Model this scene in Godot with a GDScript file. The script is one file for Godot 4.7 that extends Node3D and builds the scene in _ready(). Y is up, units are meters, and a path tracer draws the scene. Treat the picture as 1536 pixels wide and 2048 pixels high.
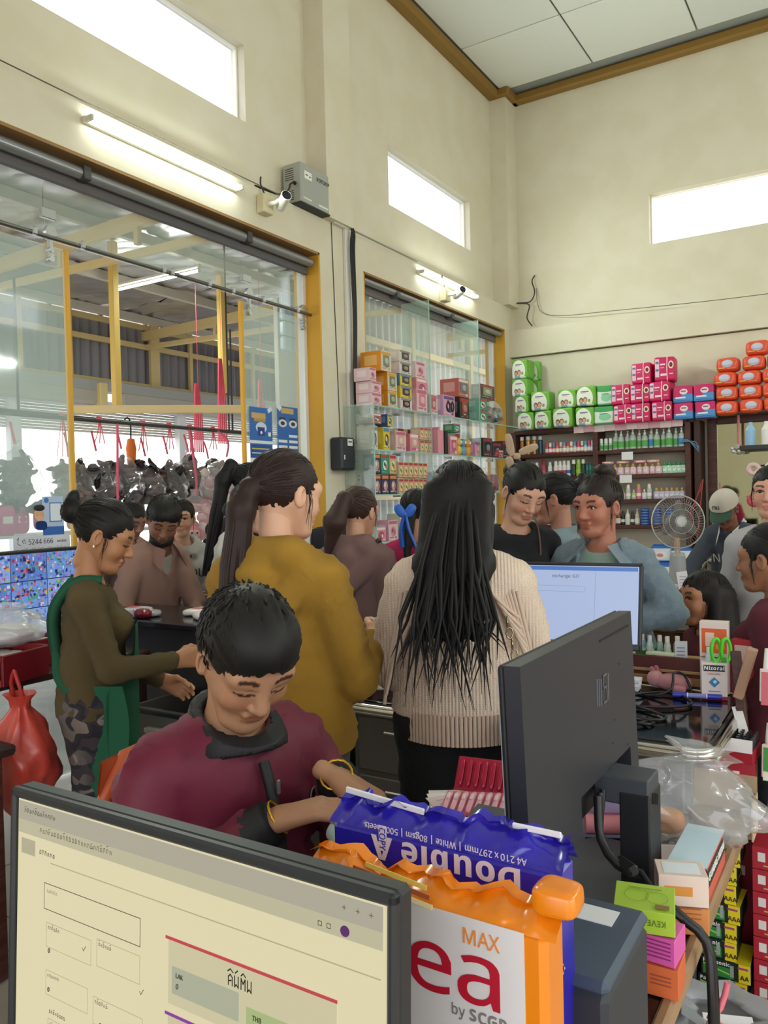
extends Node3D

# ---------------------------------------------------------------- geometry collector
class G:
	var v := PackedVector3Array()
	var n := PackedVector3Array()
	var u := PackedVector2Array()
	var c := PackedColorArray()
	var i := PackedInt32Array()
	var col := Color.WHITE

	func vert(p: Vector3, nn: Vector3, uv := Vector2.ZERO) -> int:
		v.append(p); n.append(nn); u.append(uv); c.append(col)
		return v.size() - 1

	func tri(a: int, b: int, d: int) -> void:  # counter-clockwise from outside
		i.append(a); i.append(d); i.append(b)

	func quad(a: Vector3, b: Vector3, d: Vector3, e: Vector3, uv := true) -> void:
		var nn := (b - a).cross(e - a).normalized()
		var s := vert(a, nn, Vector2(0, 1) if uv else Vector2(.01, .01))
		vert(b, nn, Vector2(1, 1) if uv else Vector2(.01, .01))
		vert(d, nn, Vector2(1, 0) if uv else Vector2(.01, .01))
		vert(e, nn, Vector2(0, 0) if uv else Vector2(.01, .01))
		tri(s, s + 1, s + 2); tri(s, s + 2, s + 3)

	func box(at: Vector3, s: Vector3, bev := 0.0, B := Basis.IDENTITY) -> void:
		var h := s * .5
		var g := minf(bev, minf(h.x, minf(h.y, h.z)) * .95)
		for ax in 3:
			for sg in [-1.0, 1.0]:
				var nn := Vector3.ZERO; nn[ax] = sg
				var a1 := (ax + 1) % 3
				var a2 := (ax + 2) % 3
				if ax == 0: a1 = 2; a2 = 1
				if ax == 1: a1 = 0; a2 = 2
				if ax == 2: a1 = 0; a2 = 1
				var e1 := Vector3.ZERO; e1[a1] = h[a1] - g
				var e2 := Vector3.ZERO; e2[a2] = h[a2] - g
				if (e1.cross(e2)).dot(nn) < 0: e1 = -e1
				var q := nn * h[ax]
				quad(at + B * (q - e1 - e2), at + B * (q + e1 - e2), at + B * (q + e1 + e2), at + B * (q - e1 + e2), ax != 1)
		if g <= 0.0: return
		for ax in 3:
			var a1 := (ax + 1) % 3
			var a2 := (ax + 2) % 3
			for s1 in [-1.0, 1.0]:
				for s2 in [-1.0, 1.0]:
					var e := Vector3.ZERO; e[ax] = h[ax] - g
					var p := Vector3.ZERO; p[a1] = s1 * h[a1]; p[a2] = s2 * (h[a2] - g)
					var q := Vector3.ZERO; q[a1] = s1 * (h[a1] - g); q[a2] = s2 * h[a2]
					var nn := Vector3.ZERO; nn[a1] = s1; nn[a2] = s2
					if (2.0 * e).cross(q - p).dot(nn) < 0: e = -e
					quad(at + B * (p - e), at + B * (p + e), at + B * (q + e), at + B * (q - e), false)
		for sx in [-1.0, 1.0]:
			for sy in [-1.0, 1.0]:
				for sz in [-1.0, 1.0]:
					var S := Vector3(sx, sy, sz)
					var a := S * Vector3(h.x, h.y - g, h.z - g)
					var b := S * Vector3(h.x - g, h.y, h.z - g)
					var d := S * Vector3(h.x - g, h.y - g, h.z)
					var nn: Vector3 = B * S.normalized()
					var k := vert(at + B * a, nn, Vector2(.01, .01)); vert(at + B * b, nn, Vector2(.01, .01)); vert(at + B * d, nn, Vector2(.01, .01))
					if sx * sy * sz > 0: tri(k, k + 1, k + 2)
					else: tri(k, k + 2, k + 1)

	func tube(p: PackedVector3Array, r: Variant, seg := 8, flat := 1.0) -> void:
		var side := Vector3.UP
		var first := v.size()
		var m := p.size()
		for k in m:
			var t := (p[mini(k + 1, m - 1)] - p[maxi(k - 1, 0)]).normalized()
			if absf(t.dot(side)) > .98: side = Vector3.RIGHT if absf(t.x) < .9 else Vector3.FORWARD
			side = (side - t * side.dot(t)).normalized()
			var up := t.cross(side)
			var rr: float = r[k] if r is Array else r
			for j in seg:
				var a := TAU * j / seg
				var d := side * cos(a) + up * sin(a) * flat
				vert(p[k] + d * rr, d.normalized(), Vector2(float(j) / seg, float(k) / m))
		for k in m - 1:
			for j in seg:
				var a := first + k * seg + j
				var b := first + k * seg + (j + 1) % seg
				tri(a, b, b + seg); tri(a, b + seg, a + seg)
		for e in [0, m - 1]:
			var t := (p[1] - p[0]).normalized() * -1.0 if e == 0 else (p[m - 1] - p[m - 2]).normalized()
			var cc := vert(p[e], t)
			for j in seg: vert(v[first + e * seg + j], t)
			for j in seg:
				if e == 0: tri(cc, cc + 1 + (j + 1) % seg, cc + 1 + j)
				else: tri(cc, cc + 1 + j, cc + 1 + (j + 1) % seg)

	func lathe(pr: Array, seg := 14, sx := 1.0, sz := 1.0, at := Vector3.ZERO) -> void:
		for k in pr.size() - 1:
			var a: Vector2 = pr[k]
			var b: Vector2 = pr[k + 1]
			var d := (b - a).normalized()
			var first := v.size()
			for j in seg + 1:
				var w := TAU * j / seg
				var cs := Vector3(cos(w) * sx, 0, sin(w) * sz)
				var nn := Vector3(cos(w) * d.y / sx, -d.x, sin(w) * d.y / sz).normalized()
				vert(at + cs * a.x + Vector3(0, a.y, 0), nn, Vector2(float(j) / seg, 1.0 - float(k) / (pr.size() - 1)))
				vert(at + cs * b.x + Vector3(0, b.y, 0), nn, Vector2(float(j) / seg, 1.0 - float(k + 1) / (pr.size() - 1)))
			for j in seg:
				var q := first + j * 2
				tri(q, q + 1, q + 3); tri(q, q + 3, q + 2)

	func ext(poly: PackedVector2Array, d0: float, d1: float, X := Transform3D.IDENTITY) -> void:  # polygon in xy, from z=d0 to z=d1
		var t := Geometry2D.triangulate_polygon(poly)
		var ccw := not Geometry2D.is_polygon_clockwise(poly)
		for s in 2:
			var nn := X.basis * Vector3(0, 0, 1 if s == 1 else -1)
			var f := v.size()
			for q in poly: vert(X * Vector3(q.x, q.y, d1 if s == 1 else d0), nn, q)
			for k in range(0, t.size(), 3):
				var a := poly[t[k]]; var b := poly[t[k + 1]]; var e := poly[t[k + 2]]
				var pos := (b - a).cross(e - a) > 0
				if pos == (s == 1): tri(f + t[k], f + t[k + 1], f + t[k + 2])
				else: tri(f + t[k], f + t[k + 2], f + t[k + 1])
		for k in poly.size():
			var a := poly[k]
			var b := poly[(k + 1) % poly.size()]
			if not ccw: var q := a; a = b; b = q
			quad(X * Vector3(a.x, a.y, d0), X * Vector3(b.x, b.y, d0), X * Vector3(b.x, b.y, d1), X * Vector3(a.x, a.y, d1), false)

	func grid(nu: int, nv: int, fn: Callable, closed_u := false) -> void:  # fn(s,t)->Vector3, smooth normals
		var f := v.size()
		var P := PackedVector3Array()
		for b in nv + 1:
			for a in nu + 1: P.append(fn.call(float(a) / nu, float(b) / nv))
		for b in nv + 1:
			for a in nu + 1:
				var a0 := a - 1 if a > 0 else (nu - 1 if closed_u else 0)
				var a1 := a + 1 if a < nu else (1 if closed_u else nu)
				var du := P[b * (nu + 1) + a1] - P[b * (nu + 1) + a0]
				var dv := P[mini(b + 1, nv) * (nu + 1) + a] - P[maxi(b - 1, 0) * (nu + 1) + a]
				var nn := du.cross(dv)
				if nn.length() < 1e-12: nn = Vector3(0, 1 if b > nv / 2 else -1, 0)
				vert(P[b * (nu + 1) + a], nn.normalized(), Vector2(float(a) / nu, 1.0 - float(b) / nv))
		for b in nv:
			for a in nu:
				var q := f + b * (nu + 1) + a
				tri(q, q + 1, q + nu + 2); tri(q, q + nu + 2, q + nu + 1)

	func add(o: G, X: Transform3D, tint := Color.WHITE) -> void:
		var f := v.size()
		var flip := X.basis.determinant() < 0
		var NB := X.basis.inverse().transposed()
		for k in o.v.size():
			v.append(X * o.v[k]); n.append((NB * o.n[k]).normalized()); u.append(o.u[k]); c.append(o.c[k] * tint)
		for k in range(0, o.i.size(), 3):
			i.append(f + o.i[k])
			i.append(f + (o.i[k + 2] if flip else o.i[k + 1]))
			i.append(f + (o.i[k + 1] if flip else o.i[k + 2]))

	func mesh() -> ArrayMesh:
		var A := []
		A.resize(Mesh.ARRAY_MAX)
		A[Mesh.ARRAY_VERTEX] = v; A[Mesh.ARRAY_NORMAL] = n; A[Mesh.ARRAY_TEX_UV] = u; A[Mesh.ARRAY_INDEX] = i; A[Mesh.ARRAY_COLOR] = c
		var m := ArrayMesh.new()
		m.add_surface_from_arrays(Mesh.PRIMITIVE_TRIANGLES, A)
		return m

# ---------------------------------------------------------------- distance field meshed as surface nets
class Field:
	var o: Vector3
	var h: float
	var nx: int
	var ny: int
	var nz: int
	var f := PackedFloat32Array()

	func _init(lo: Vector3, hi: Vector3, cell: float) -> void:
		h = cell; o = lo
		nx = ceili((hi.x - lo.x) / h) + 2; ny = ceili((hi.y - lo.y) / h) + 2; nz = ceili((hi.z - lo.z) / h) + 2
		f.resize(nx * ny * nz); f.fill(.2)

	func cap(a: Vector3, b: Vector3, ra: float, rb: float, k := .03, fl := 1.0, ax := Vector3.BACK, sub := false) -> void:
		var m := maxf(ra, rb) + k + 2.5 * h
		var lo := (Vector3(minf(a.x, b.x), minf(a.y, b.y), minf(a.z, b.z)) - Vector3.ONE * m - o) / h
		var hi := (Vector3(maxf(a.x, b.x), maxf(a.y, b.y), maxf(a.z, b.z)) + Vector3.ONE * m - o) / h
		var x0 := maxi(0, floori(lo.x)); var y0 := maxi(0, floori(lo.y)); var z0 := maxi(0, floori(lo.z))
		var x1 := mini(nx, ceili(hi.x) + 1); var y1 := mini(ny, ceili(hi.y) + 1); var z1 := mini(nz, ceili(hi.z) + 1)
		var q := 1.0 / fl - 1.0
		var ba := b - a
		ba += ax * (ba.dot(ax) * q)
		var bb := maxf(ba.dot(ba), 1e-9)
		var dr := rb - ra
		var sc := 1.0 if fl == 1.0 else .85
		for z in range(z0, z1):
			for y in range(y0, y1):
				var ix := (z * ny + y) * nx
				for x in range(x0, x1):
					var pa := o + Vector3(x, y, z) * h - a
					if q != 0.0: pa += ax * (pa.dot(ax) * q)
					var t := clampf(pa.dot(ba) / bb, 0.0, 1.0)
					var d := ((pa - ba * t).length() - ra - dr * t) * sc
					var e := f[ix + x]
					if sub:
						d = -d
						var w := maxf(k - absf(e - d), 0.0)
						f[ix + x] = maxf(e, d) + w * w / (4.0 * k)
					else:
						var w := maxf(k - absf(e - d), 0.0)
						f[ix + x] = minf(e, d) - w * w / (4.0 * k)

	func ell(c: Vector3, r: Vector3, k := .02, sub := false) -> void:
		var m := Vector3.ONE * (k + 2.5 * h) + r
		var lo := (c - m - o) / h
		var hi := (c + m - o) / h
		var x0 := maxi(0, floori(lo.x)); var y0 := maxi(0, floori(lo.y)); var z0 := maxi(0, floori(lo.z))
		var x1 := mini(nx, ceili(hi.x) + 1); var y1 := mini(ny, ceili(hi.y) + 1); var z1 := mini(nz, ceili(hi.z) + 1)
		for z in range(z0, z1):
			for y in range(y0, y1):
				var ix := (z * ny + y) * nx
				for x in range(x0, x1):
					var p := (o + Vector3(x, y, z) * h - c) / r
					var k0 := p.length()
					var k1 := (p / r).length()
					var d := k0 * (k0 - 1.0) / maxf(k1, 1e-6)
					var e := f[ix + x]
					if sub:
						d = -d
						var w := maxf(k - absf(e - d), 0.0)
						f[ix + x] = maxf(e, d) + w * w / (4.0 * k)
					else:
						var w := maxf(k - absf(e - d), 0.0)
						f[ix + x] = minf(e, d) - w * w / (4.0 * k)

	func cut(nn: Vector3, at: Vector3) -> void:  # removes what lies on the side nn points to
		var dd := nn.dot(at)
		for z in nz:
			for y in ny:
				var ix := (z * ny + y) * nx
				for x in nx:
					if f[ix + x] < .1:
						var s := nn.dot(o + Vector3(x, y, z) * h) - dd
						if s > f[ix + x]: f[ix + x] = s

	func net(into: G, paint = null, disp = null) -> void:
		var ids := PackedInt32Array()
		ids.resize(f.size()); ids.fill(-1)
		var cells := PackedInt32Array()
		var lim := 2.0 * h
		var sy := nx
		var sz := nx * ny
		for z in nz - 1:
			for y in ny - 1:
				var ix := z * sz + y * sy
				for x in nx - 1:
					var a := f[ix + x]
					if a > lim or a < -lim: continue
					var q := ix + x
					var b := f[q + 1]; var c := f[q + sy]; var d := f[q + sy + 1]
					var e := f[q + sz]; var g := f[q + sz + 1]; var k := f[q + sz + sy]; var l := f[q + sz + sy + 1]
					var m := int(a < 0) + int(b < 0) + int(c < 0) + int(d < 0) + int(e < 0) + int(g < 0) + int(k < 0) + int(l < 0)
					if m == 0 or m == 8: continue
					var s := Vector3.ZERO
					var w := 0
					if (a < 0) != (b < 0): s += Vector3(a / (a - b), 0, 0); w += 1
					if (c < 0) != (d < 0): s += Vector3(c / (c - d), 1, 0); w += 1
					if (e < 0) != (g < 0): s += Vector3(e / (e - g), 0, 1); w += 1
					if (k < 0) != (l < 0): s += Vector3(k / (k - l), 1, 1); w += 1
					if (a < 0) != (c < 0): s += Vector3(0, a / (a - c), 0); w += 1
					if (b < 0) != (d < 0): s += Vector3(1, b / (b - d), 0); w += 1
					if (e < 0) != (k < 0): s += Vector3(0, e / (e - k), 1); w += 1
					if (g < 0) != (l < 0): s += Vector3(1, g / (g - l), 1); w += 1
					if (a < 0) != (e < 0): s += Vector3(0, 0, a / (a - e)); w += 1
					if (b < 0) != (g < 0): s += Vector3(1, 0, b / (b - g)); w += 1
					if (c < 0) != (k < 0): s += Vector3(0, 1, c / (c - k)); w += 1
					if (d < 0) != (l < 0): s += Vector3(1, 1, d / (d - l)); w += 1
					s /= w
					var nn := Vector3(b + d + g + l - a - c - e - k, c + d + k + l - a - b - e - g, e + g + k + l - a - b - c - d).normalized()
					var p := o + (Vector3(x, y, z) + s) * h
					if disp != null: p += nn * disp.call(p)
					if paint != null: into.col = paint.call(p)
					ids[q] = into.vert(p, nn, Vector2(p.x, p.y))
					cells.append(q)
		for q in cells:
			var a := f[q] < 0
			var x := q % nx
			var y := (q / nx) % ny
			var z := q / sz
			if x < nx - 1 and y > 0 and z > 0 and a != (f[q + 1] < 0): face(into, ids[q], ids[q - sy], ids[q - sy - sz], ids[q - sz], a)
			if x > 0 and y < ny - 1 and z > 0 and a != (f[q + sy] < 0): face(into, ids[q], ids[q - sz], ids[q - 1 - sz], ids[q - 1], a)
			if x > 0 and y > 0 and z < nz - 1 and a != (f[q + sz] < 0): face(into, ids[q], ids[q - 1], ids[q - 1 - sy], ids[q - sy], a)

	func face(t: G, a: int, b: int, c: int, d: int, inside: bool) -> void:
		if a < 0 or b < 0 or c < 0 or d < 0: return
		if inside: t.tri(a, b, c); t.tri(a, c, d)
		else: t.tri(a, c, b); t.tri(a, d, c)

# ---------------------------------------------------------------- scene helpers
var mats := {}
var taken := {}
var shapes := {}
var rng := RandomNumberGenerator.new()
var nz := FastNoiseLite.new()

func mat(c: String, rough := .6, metal := 0.0, ex := {}) -> StandardMaterial3D:
	var key := "%s|%s|%s|%s" % [c, rough, metal, ex]
	if not mats.has(key):
		var m := StandardMaterial3D.new()
		m.albedo_color = Color(c); m.roughness = rough; m.metallic = metal
		for k in ex: m.set(k, ex[k])
		mats[key] = m
	return mats[key]

func glow(c: String, e: float, called := "lamp") -> StandardMaterial3D:
	var m := mat("0c0c0e" if called.begins_with("screen") else c, .35, 0.0, {"emission_enabled": true, "emission": Color(c), "emission_energy_multiplier": e, "resource_name": called})
	return m

func clear(c: String, a: float, rough := .05) -> StandardMaterial3D:
	return mat(c, rough, 0.0, {"transparency": 1, "albedo_color": Color(Color(c), a)})

func film(c: String, a: float, rough := .3) -> StandardMaterial3D:  # thin plastic: blended
	return mat(c, rough, 0.0, {"transparency": 1, "albedo_color": Color(Color(c), a), "metallic_specular": .8})

func cloth(c: String, s := 60.0, amt := .25, rim := .3) -> StandardMaterial3D:
	var key := "cloth%s%s%s" % [c, s, amt]
	if not mats.has(key):
		var m := StandardMaterial3D.new()
		m.albedo_color = Color(c); m.roughness = .9; m.rim_enabled = true; m.rim = rim; m.rim_tint = .6
		m.uv1_triplanar = true; m.uv1_scale = Vector3.ONE * s
		m.heightmap_enabled = true; m.heightmap_texture = noise_tex("weave", .12, 128); m.heightmap_scale = amt
		mats[key] = m
	return mats[key]

var texs := {}
func noise_tex(key: String, freq: float, size := 256, a := "", b := "", oct := 4) -> NoiseTexture2D:
	if not texs.has(key):
		var t := NoiseTexture2D.new()
		t.width = size; t.height = size; t.seamless = true
		var n := FastNoiseLite.new()
		n.noise_type = FastNoiseLite.TYPE_SIMPLEX; n.frequency = freq; n.fractal_octaves = oct; n.seed = key.hash() % 1000
		t.noise = n
		if a:
			var g := Gradient.new()
			g.colors = PackedColorArray([Color(a), Color(b)]); g.offsets = PackedFloat32Array([.25, .75])
			t.color_ramp = g
		texs[key] = t
	return texs[key]

# a printed picture: ops are ["r",x,y,w,h,col] or ["e",cx,cy,rx,ry,col] or ["l",x0,y0,x1,y1,width,col], in 0..1
func paint(key: String, w: int, h: int, bg: String, ops: Array) -> ImageTexture:
	if texs.has(key): return texs[key]
	var im := Image.create(w, h, false, Image.FORMAT_RGB8)
	im.fill(Color(bg))
	for q in ops:
		if q[0] == "r": im.fill_rect(Rect2i(int(q[1] * w), int(q[2] * h), maxi(1, int(q[3] * w)), maxi(1, int(q[4] * h))), Color(q[5]))
		elif q[0] == "e":
			var col := Color(q[5])
			for y in range(maxi(0, int((q[2] - q[4]) * h)), mini(h, int((q[2] + q[4]) * h) + 1)):
				for x in range(maxi(0, int((q[1] - q[3]) * w)), mini(w, int((q[1] + q[3]) * w) + 1)):
					if pow((float(x) / w - q[1]) / q[3], 2) + pow((float(y) / h - q[2]) / q[4], 2) < 1.0: im.set_pixel(x, y, col)
		elif q[0] == "l":
			var col := Color(q[6])
			for s in 60:
				var t := s / 59.0
				im.fill_rect(Rect2i(int(lerpf(q[1], q[3], t) * w), int(lerpf(q[2], q[4], t) * h), maxi(1, int(q[5] * w)), maxi(1, int(q[5] * w))), col)
	var t := ImageTexture.create_from_image(im)
	texs[key] = t
	return t

func printed(key: String, w: int, h: int, bg: String, ops: Array, rough := .45) -> StandardMaterial3D:
	var k := "print" + key
	if not mats.has(k):
		var m := StandardMaterial3D.new()
		m.albedo_texture = paint(key, w, h, bg, ops); m.roughness = rough
		mats[k] = m
	return mats[k]

func numbered(called: String) -> String:
	var k: int = taken.get(called, 0)
	taken[called] = k + 1
	return called if k == 0 else "%s_%03d" % [called, k]

func tag(o: Node3D, label: String, category: String, group := "") -> Node3D:
	o.set_meta("label", label); o.set_meta("category", category)
	if group: o.set_meta("group", group)
	return o

func thing(called: String, label: String, category: String, at := Vector3.ZERO, turn := 0.0, group := "") -> Node3D:
	var o := Node3D.new()
	o.name = numbered(called)
	add_child(o)
	o.position = at; o.rotation.y = deg_to_rad(turn)
	return tag(o, label, category, group)

func part(p: Node3D, called: String, m: Mesh, ma: Material, at := Vector3.ZERO, rot := Vector3.ZERO, sc := Vector3.ONE) -> MeshInstance3D:
	var o := MeshInstance3D.new()
	o.name = called if p != self else numbered(called)
	o.mesh = m; o.material_override = ma
	o.position = at; o.rotation_degrees = rot; o.scale = sc
	p.add_child(o, true)
	return o

func struct(called: String, m: Mesh, ma: Material, at := Vector3.ZERO) -> MeshInstance3D:
	var o := part(self, called, m, ma, at)
	o.set_meta("kind", "structure")
	return o

func bxm(s: Vector3, bev := .002) -> ArrayMesh:
	var k := "b%s%s" % [s, bev]
	if not shapes.has(k):
		var g := G.new(); g.box(Vector3.ZERO, s, bev); shapes[k] = g.mesh()
	return shapes[k]

func bx(p: Node3D, called: String, at: Vector3, s: Vector3, ma: Material, bev := .002, rot := Vector3.ZERO) -> MeshInstance3D:
	return part(p, called, bxm(s, bev), ma, at, rot)

func lth(pr: Array, seg := 14, sx := 1.0, sz := 1.0) -> ArrayMesh:
	var k := "l%s%s%s%s" % [pr, seg, sx, sz]
	if not shapes.has(k):
		var g := G.new(); g.lathe(pr, seg, sx, sz); shapes[k] = g.mesh()
	return shapes[k]

func tb(pts: Array, r: Variant, seg := 8, flat := 1.0) -> ArrayMesh:
	var g := G.new(); g.tube(PackedVector3Array(pts), r, seg, flat)
	return g.mesh()

func curve(pts: Array, step := .03) -> Array:
	var c := Curve3D.new()
	c.bake_interval = step
	for k in pts.size():
		var t: Vector3 = (pts[mini(k + 1, pts.size() - 1)] - pts[maxi(k - 1, 0)]) * .17
		c.add_point(pts[k], -t, t)
	return Array(c.get_baked_points())

# a soft filled pack (superellipsoid) with a picture on its front
func pillow(w: float, h: float, d: float, e := .35, lump := 0.0, seed := 0) -> ArrayMesh:
	var k := "p%s,%s,%s,%s,%s,%s" % [w, h, d, e, lump, seed]
	if shapes.has(k): return shapes[k]
	var g := G.new()
	g.grid(20, 12, func(s: float, t: float) -> Vector3:
		var a := TAU * s
		var b := PI * (t - .5)
		var P := func(x: float) -> float: return signf(x) * pow(absf(x), e)
		var p := Vector3(P.call(cos(b)) * P.call(sin(a)) * w * .5, P.call(sin(b)) * h * .5, P.call(cos(b)) * P.call(cos(a)) * d * .5)
		if lump > 0.0: p *= 1.0 + lump * nz.get_noise_3d(p.x * 300 + seed * 50, p.y * 300, p.z * 300)
		return p, true)
	for q in g.v.size(): g.u[q] = Vector2(clampf(g.v[q].x / w + .5, .01, .99), clampf(.5 - g.v[q].y / h, .01, .99))
	shapes[k] = g.mesh()
	return shapes[k]

# a crumpled bag: wide below, gathered above
func bagm(w: float, h: float, d: float, seed := 0, neck := .12, lump := .25) -> ArrayMesh:
	var g := G.new()
	g.grid(28, 18, func(s: float, t: float) -> Vector3:
		var a := TAU * s
		var r := sin(PI * pow(clampf(t * .92 + .04, 0, 1), .8)) if t < .75 else lerpf(sin(PI * pow(.73, .8)), neck, smoothstep(.75, .92, t))
		if t > .92: r = neck * (1.0 + (t - .92) * 12.0)
		var q := Vector3(cos(a), t * 2.0, sin(a))
		var w2 := 1.0 + lump * nz.get_noise_3d(q.x * 90 + seed * 37, q.y * 90, q.z * 90) + lump * .5 * nz.get_noise_3d(q.x * 260, q.y * 160 + seed * 11, q.z * 260)
		return Vector3(cos(a) * w * .5 * r * w2, t * h, sin(a) * d * .5 * r * w2), true)
	return g.mesh()

func text(p: Node3D, s: String, hgt: float, ma: Material, at: Vector3, rot := Vector3.ZERO, sx := 1.0, font := "Droid Sans", bold := false) -> MeshInstance3D:
	var k := "t%s%s%s" % [s, font, bold]
	if not shapes.has(k):
		var t := TextMesh.new()
		var f := SystemFont.new()
		f.font_names = PackedStringArray([font])
		if bold: f.font_weight = 700
		t.font = f; t.text = s; t.font_size = 32; t.pixel_size = 1.0 / 23.0; t.depth = .02; t.curve_step = 1.5
		shapes[k] = t
	return part(p, "lettering", shapes[k], ma, at, rot, Vector3(hgt * sx, hgt, .04))

# pen strokes in a plane: each stroke a list of Vector2; drawn as thin flat ribbons
func strokes(p: Node3D, called: String, ss: Array, w: float, ma: Material, at: Vector3, rot := Vector3.ZERO, k := 1.0) -> MeshInstance3D:
	var g := G.new()
	for s in ss:
		for q in s.size() - 1:
			var a := Vector3(s[q].x, s[q].y, 0) * k
			var b := Vector3(s[q + 1].x, s[q + 1].y, 0) * k
			var d := (b - a).normalized() * w * .5
			var e := Vector3(-d.y, d.x, 0)
			g.quad(a - d - e, b + d - e, b + d + e, a - d + e)
	return part(p, called, g.mesh(), ma, at, rot)

func scribble(wd: float, n: int, seed: int) -> Array:  # a line of small hooked letters
	var r := RandomNumberGenerator.new(); r.seed = seed
	var out := []
	var x := 0.0
	var st := wd / n
	for k in n:
		var h := .7 * st * r.randf_range(.9, 1.4)
		var a := Vector2(x, 0); var b := Vector2(x + st * .1, h); var c := Vector2(x + st * .45, h * r.randf_range(.7, 1.1)); var d := Vector2(x + st * r.randf_range(.4, .7), r.randf_range(0, .3) * h)
		out.append([a, b, c, d] if r.randf() < .6 else [c, b, a, d, c])
		if r.randf() < .25: out.append([Vector2(x, h * 1.5), Vector2(x + st * .5, h * 1.7)])
		x += st
	return out

func copy(o: Node3D, at: Vector3, turn := 0.0, label := "") -> Node3D:
	var base := RegEx.create_from_string("_\\d{3}$").sub(str(o.name), "")
	var r: Node3D = o.duplicate()
	r.name = numbered(base)
	add_child(r)
	r.position = at; r.rotation.y = deg_to_rad(turn)
	if label: r.set_meta("label", label)
	return r

# ---------------------------------------------------------------- people
var heads := {}

func head_g(male: bool, open: bool, kid: bool) -> G:
	var key := "%s%s%s" % [male, open, kid]
	if heads.has(key): return heads[key]
	var F := Field.new(Vector3(-.11, -.14, -.125), Vector3(.11, .15, .14), .0042)
	var j := 1.08 if male else (.98 if not kid else .93)
	F.ell(Vector3(0, .035, -.01), Vector3(.074, .086, .094), .01)
	F.cap(Vector3(0, -.01, .03), Vector3(0, -.082 * j, .05), .06, .034 * j, .03)
	F.cap(Vector3(0, -.02, -.03), Vector3(0, -.1, -.025), .046, .044, .03)
	for s in [-1.0, 1.0]:
		F.cap(Vector3(s * .058, -.02, .0), Vector3(s * .03 * j, -.085 * j, .05), .016, .016, .03)
		F.ell(Vector3(s * .037, -.026, .055), Vector3(.026, .026, .026) * (1.15 if kid else 1.0), .025)
		F.ell(Vector3(s * .081, .0, -.008), Vector3(.011, .031, .019), .006)
		F.ell(Vector3(s * .0855, .002, -.002), Vector3(.005, .018, .010), .004, true)
	F.cap(Vector3(-.045, .032, .066), Vector3(.045, .032, .066), .018, .018, .022)
	F.cap(Vector3(0, .018, .082), Vector3(0, -.024, .102 if not kid else .097), .0085, .0125, .013)
	for s in [-1.0, 1.0]:
		F.ell(Vector3(s * .012, -.029, .092), Vector3(.0085, .0075, .0095), .008)
		F.ell(Vector3(s * .033, .010, .092), Vector3(.017, .0075, .014) if open else Vector3(.019, .006, .010), .006, true)
		if not open: F.ell(Vector3(s * .033, .009, .070), Vector3(.016, .011, .0135), .008)
	F.cap(Vector3(-.016, -.0525, .086), Vector3(.016, -.0525, .086), .0065, .0065, .008)
	F.cap(Vector3(-.013, -.0645, .085), Vector3(.013, -.0645, .085), .0075, .0075, .008)
	F.cap(Vector3(-.02, -.0585, .097), Vector3(.02, -.0585, .097), .0022, .0022, .003, 1.0, Vector3.BACK, true)
	F.ell(Vector3(0, -.092 * j, .066), Vector3(.02, .016, .018) * j, .02)
	var g := G.new()
	F.net(g, func(p: Vector3) -> Color:
		var ax := absf(p.x)
		if p.z > .076 and ax < .026 and absf(p.y + .0585) < .0105 * (1.0 - ax * ax / .0008): return Color(.8, .55, .53) if not male else Color(.75, .55, .5)
		if p.z > .055 and ax > .014 and ax < .052 and absf(p.y - .031 - .006 * sin((ax - .014) * 60)) < .0042: return Color(.13, .11, .11)
		if p.z > .06 and absf(ax - .033) < .019:
			var e := p.y - (.0165 if open else .002) + pow((ax - .033) / .019, 2) * (.008 if open else -.005)
			if absf(e) < .0028: return Color(.12, .1, .1)
		if p.z > .04 and ax > .02 and ax < .06 and p.y < -.005 and p.y > -.045: return Color(1.0, .9, .88)
		return Color.WHITE)
	heads[key] = g
	return g

func eye_g() -> G:
	if heads.has("eye"): return heads["eye"]
	var g := G.new()
	g.grid(16, 12, func(s: float, t: float) -> Vector3:
		var b := PI * t
		return Vector3(sin(b) * cos(TAU * s), sin(b) * sin(TAU * s), -cos(b)) * .0138, true)
	for k in g.v.size():
		var z := g.v[k].z / .0138
		g.n[k] = g.v[k].normalized()
		g.c[k] = Color(.012, .008, .006) if z > .86 else Color(.62, .58, .55)
	heads["eye"] = g
	return g

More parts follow.
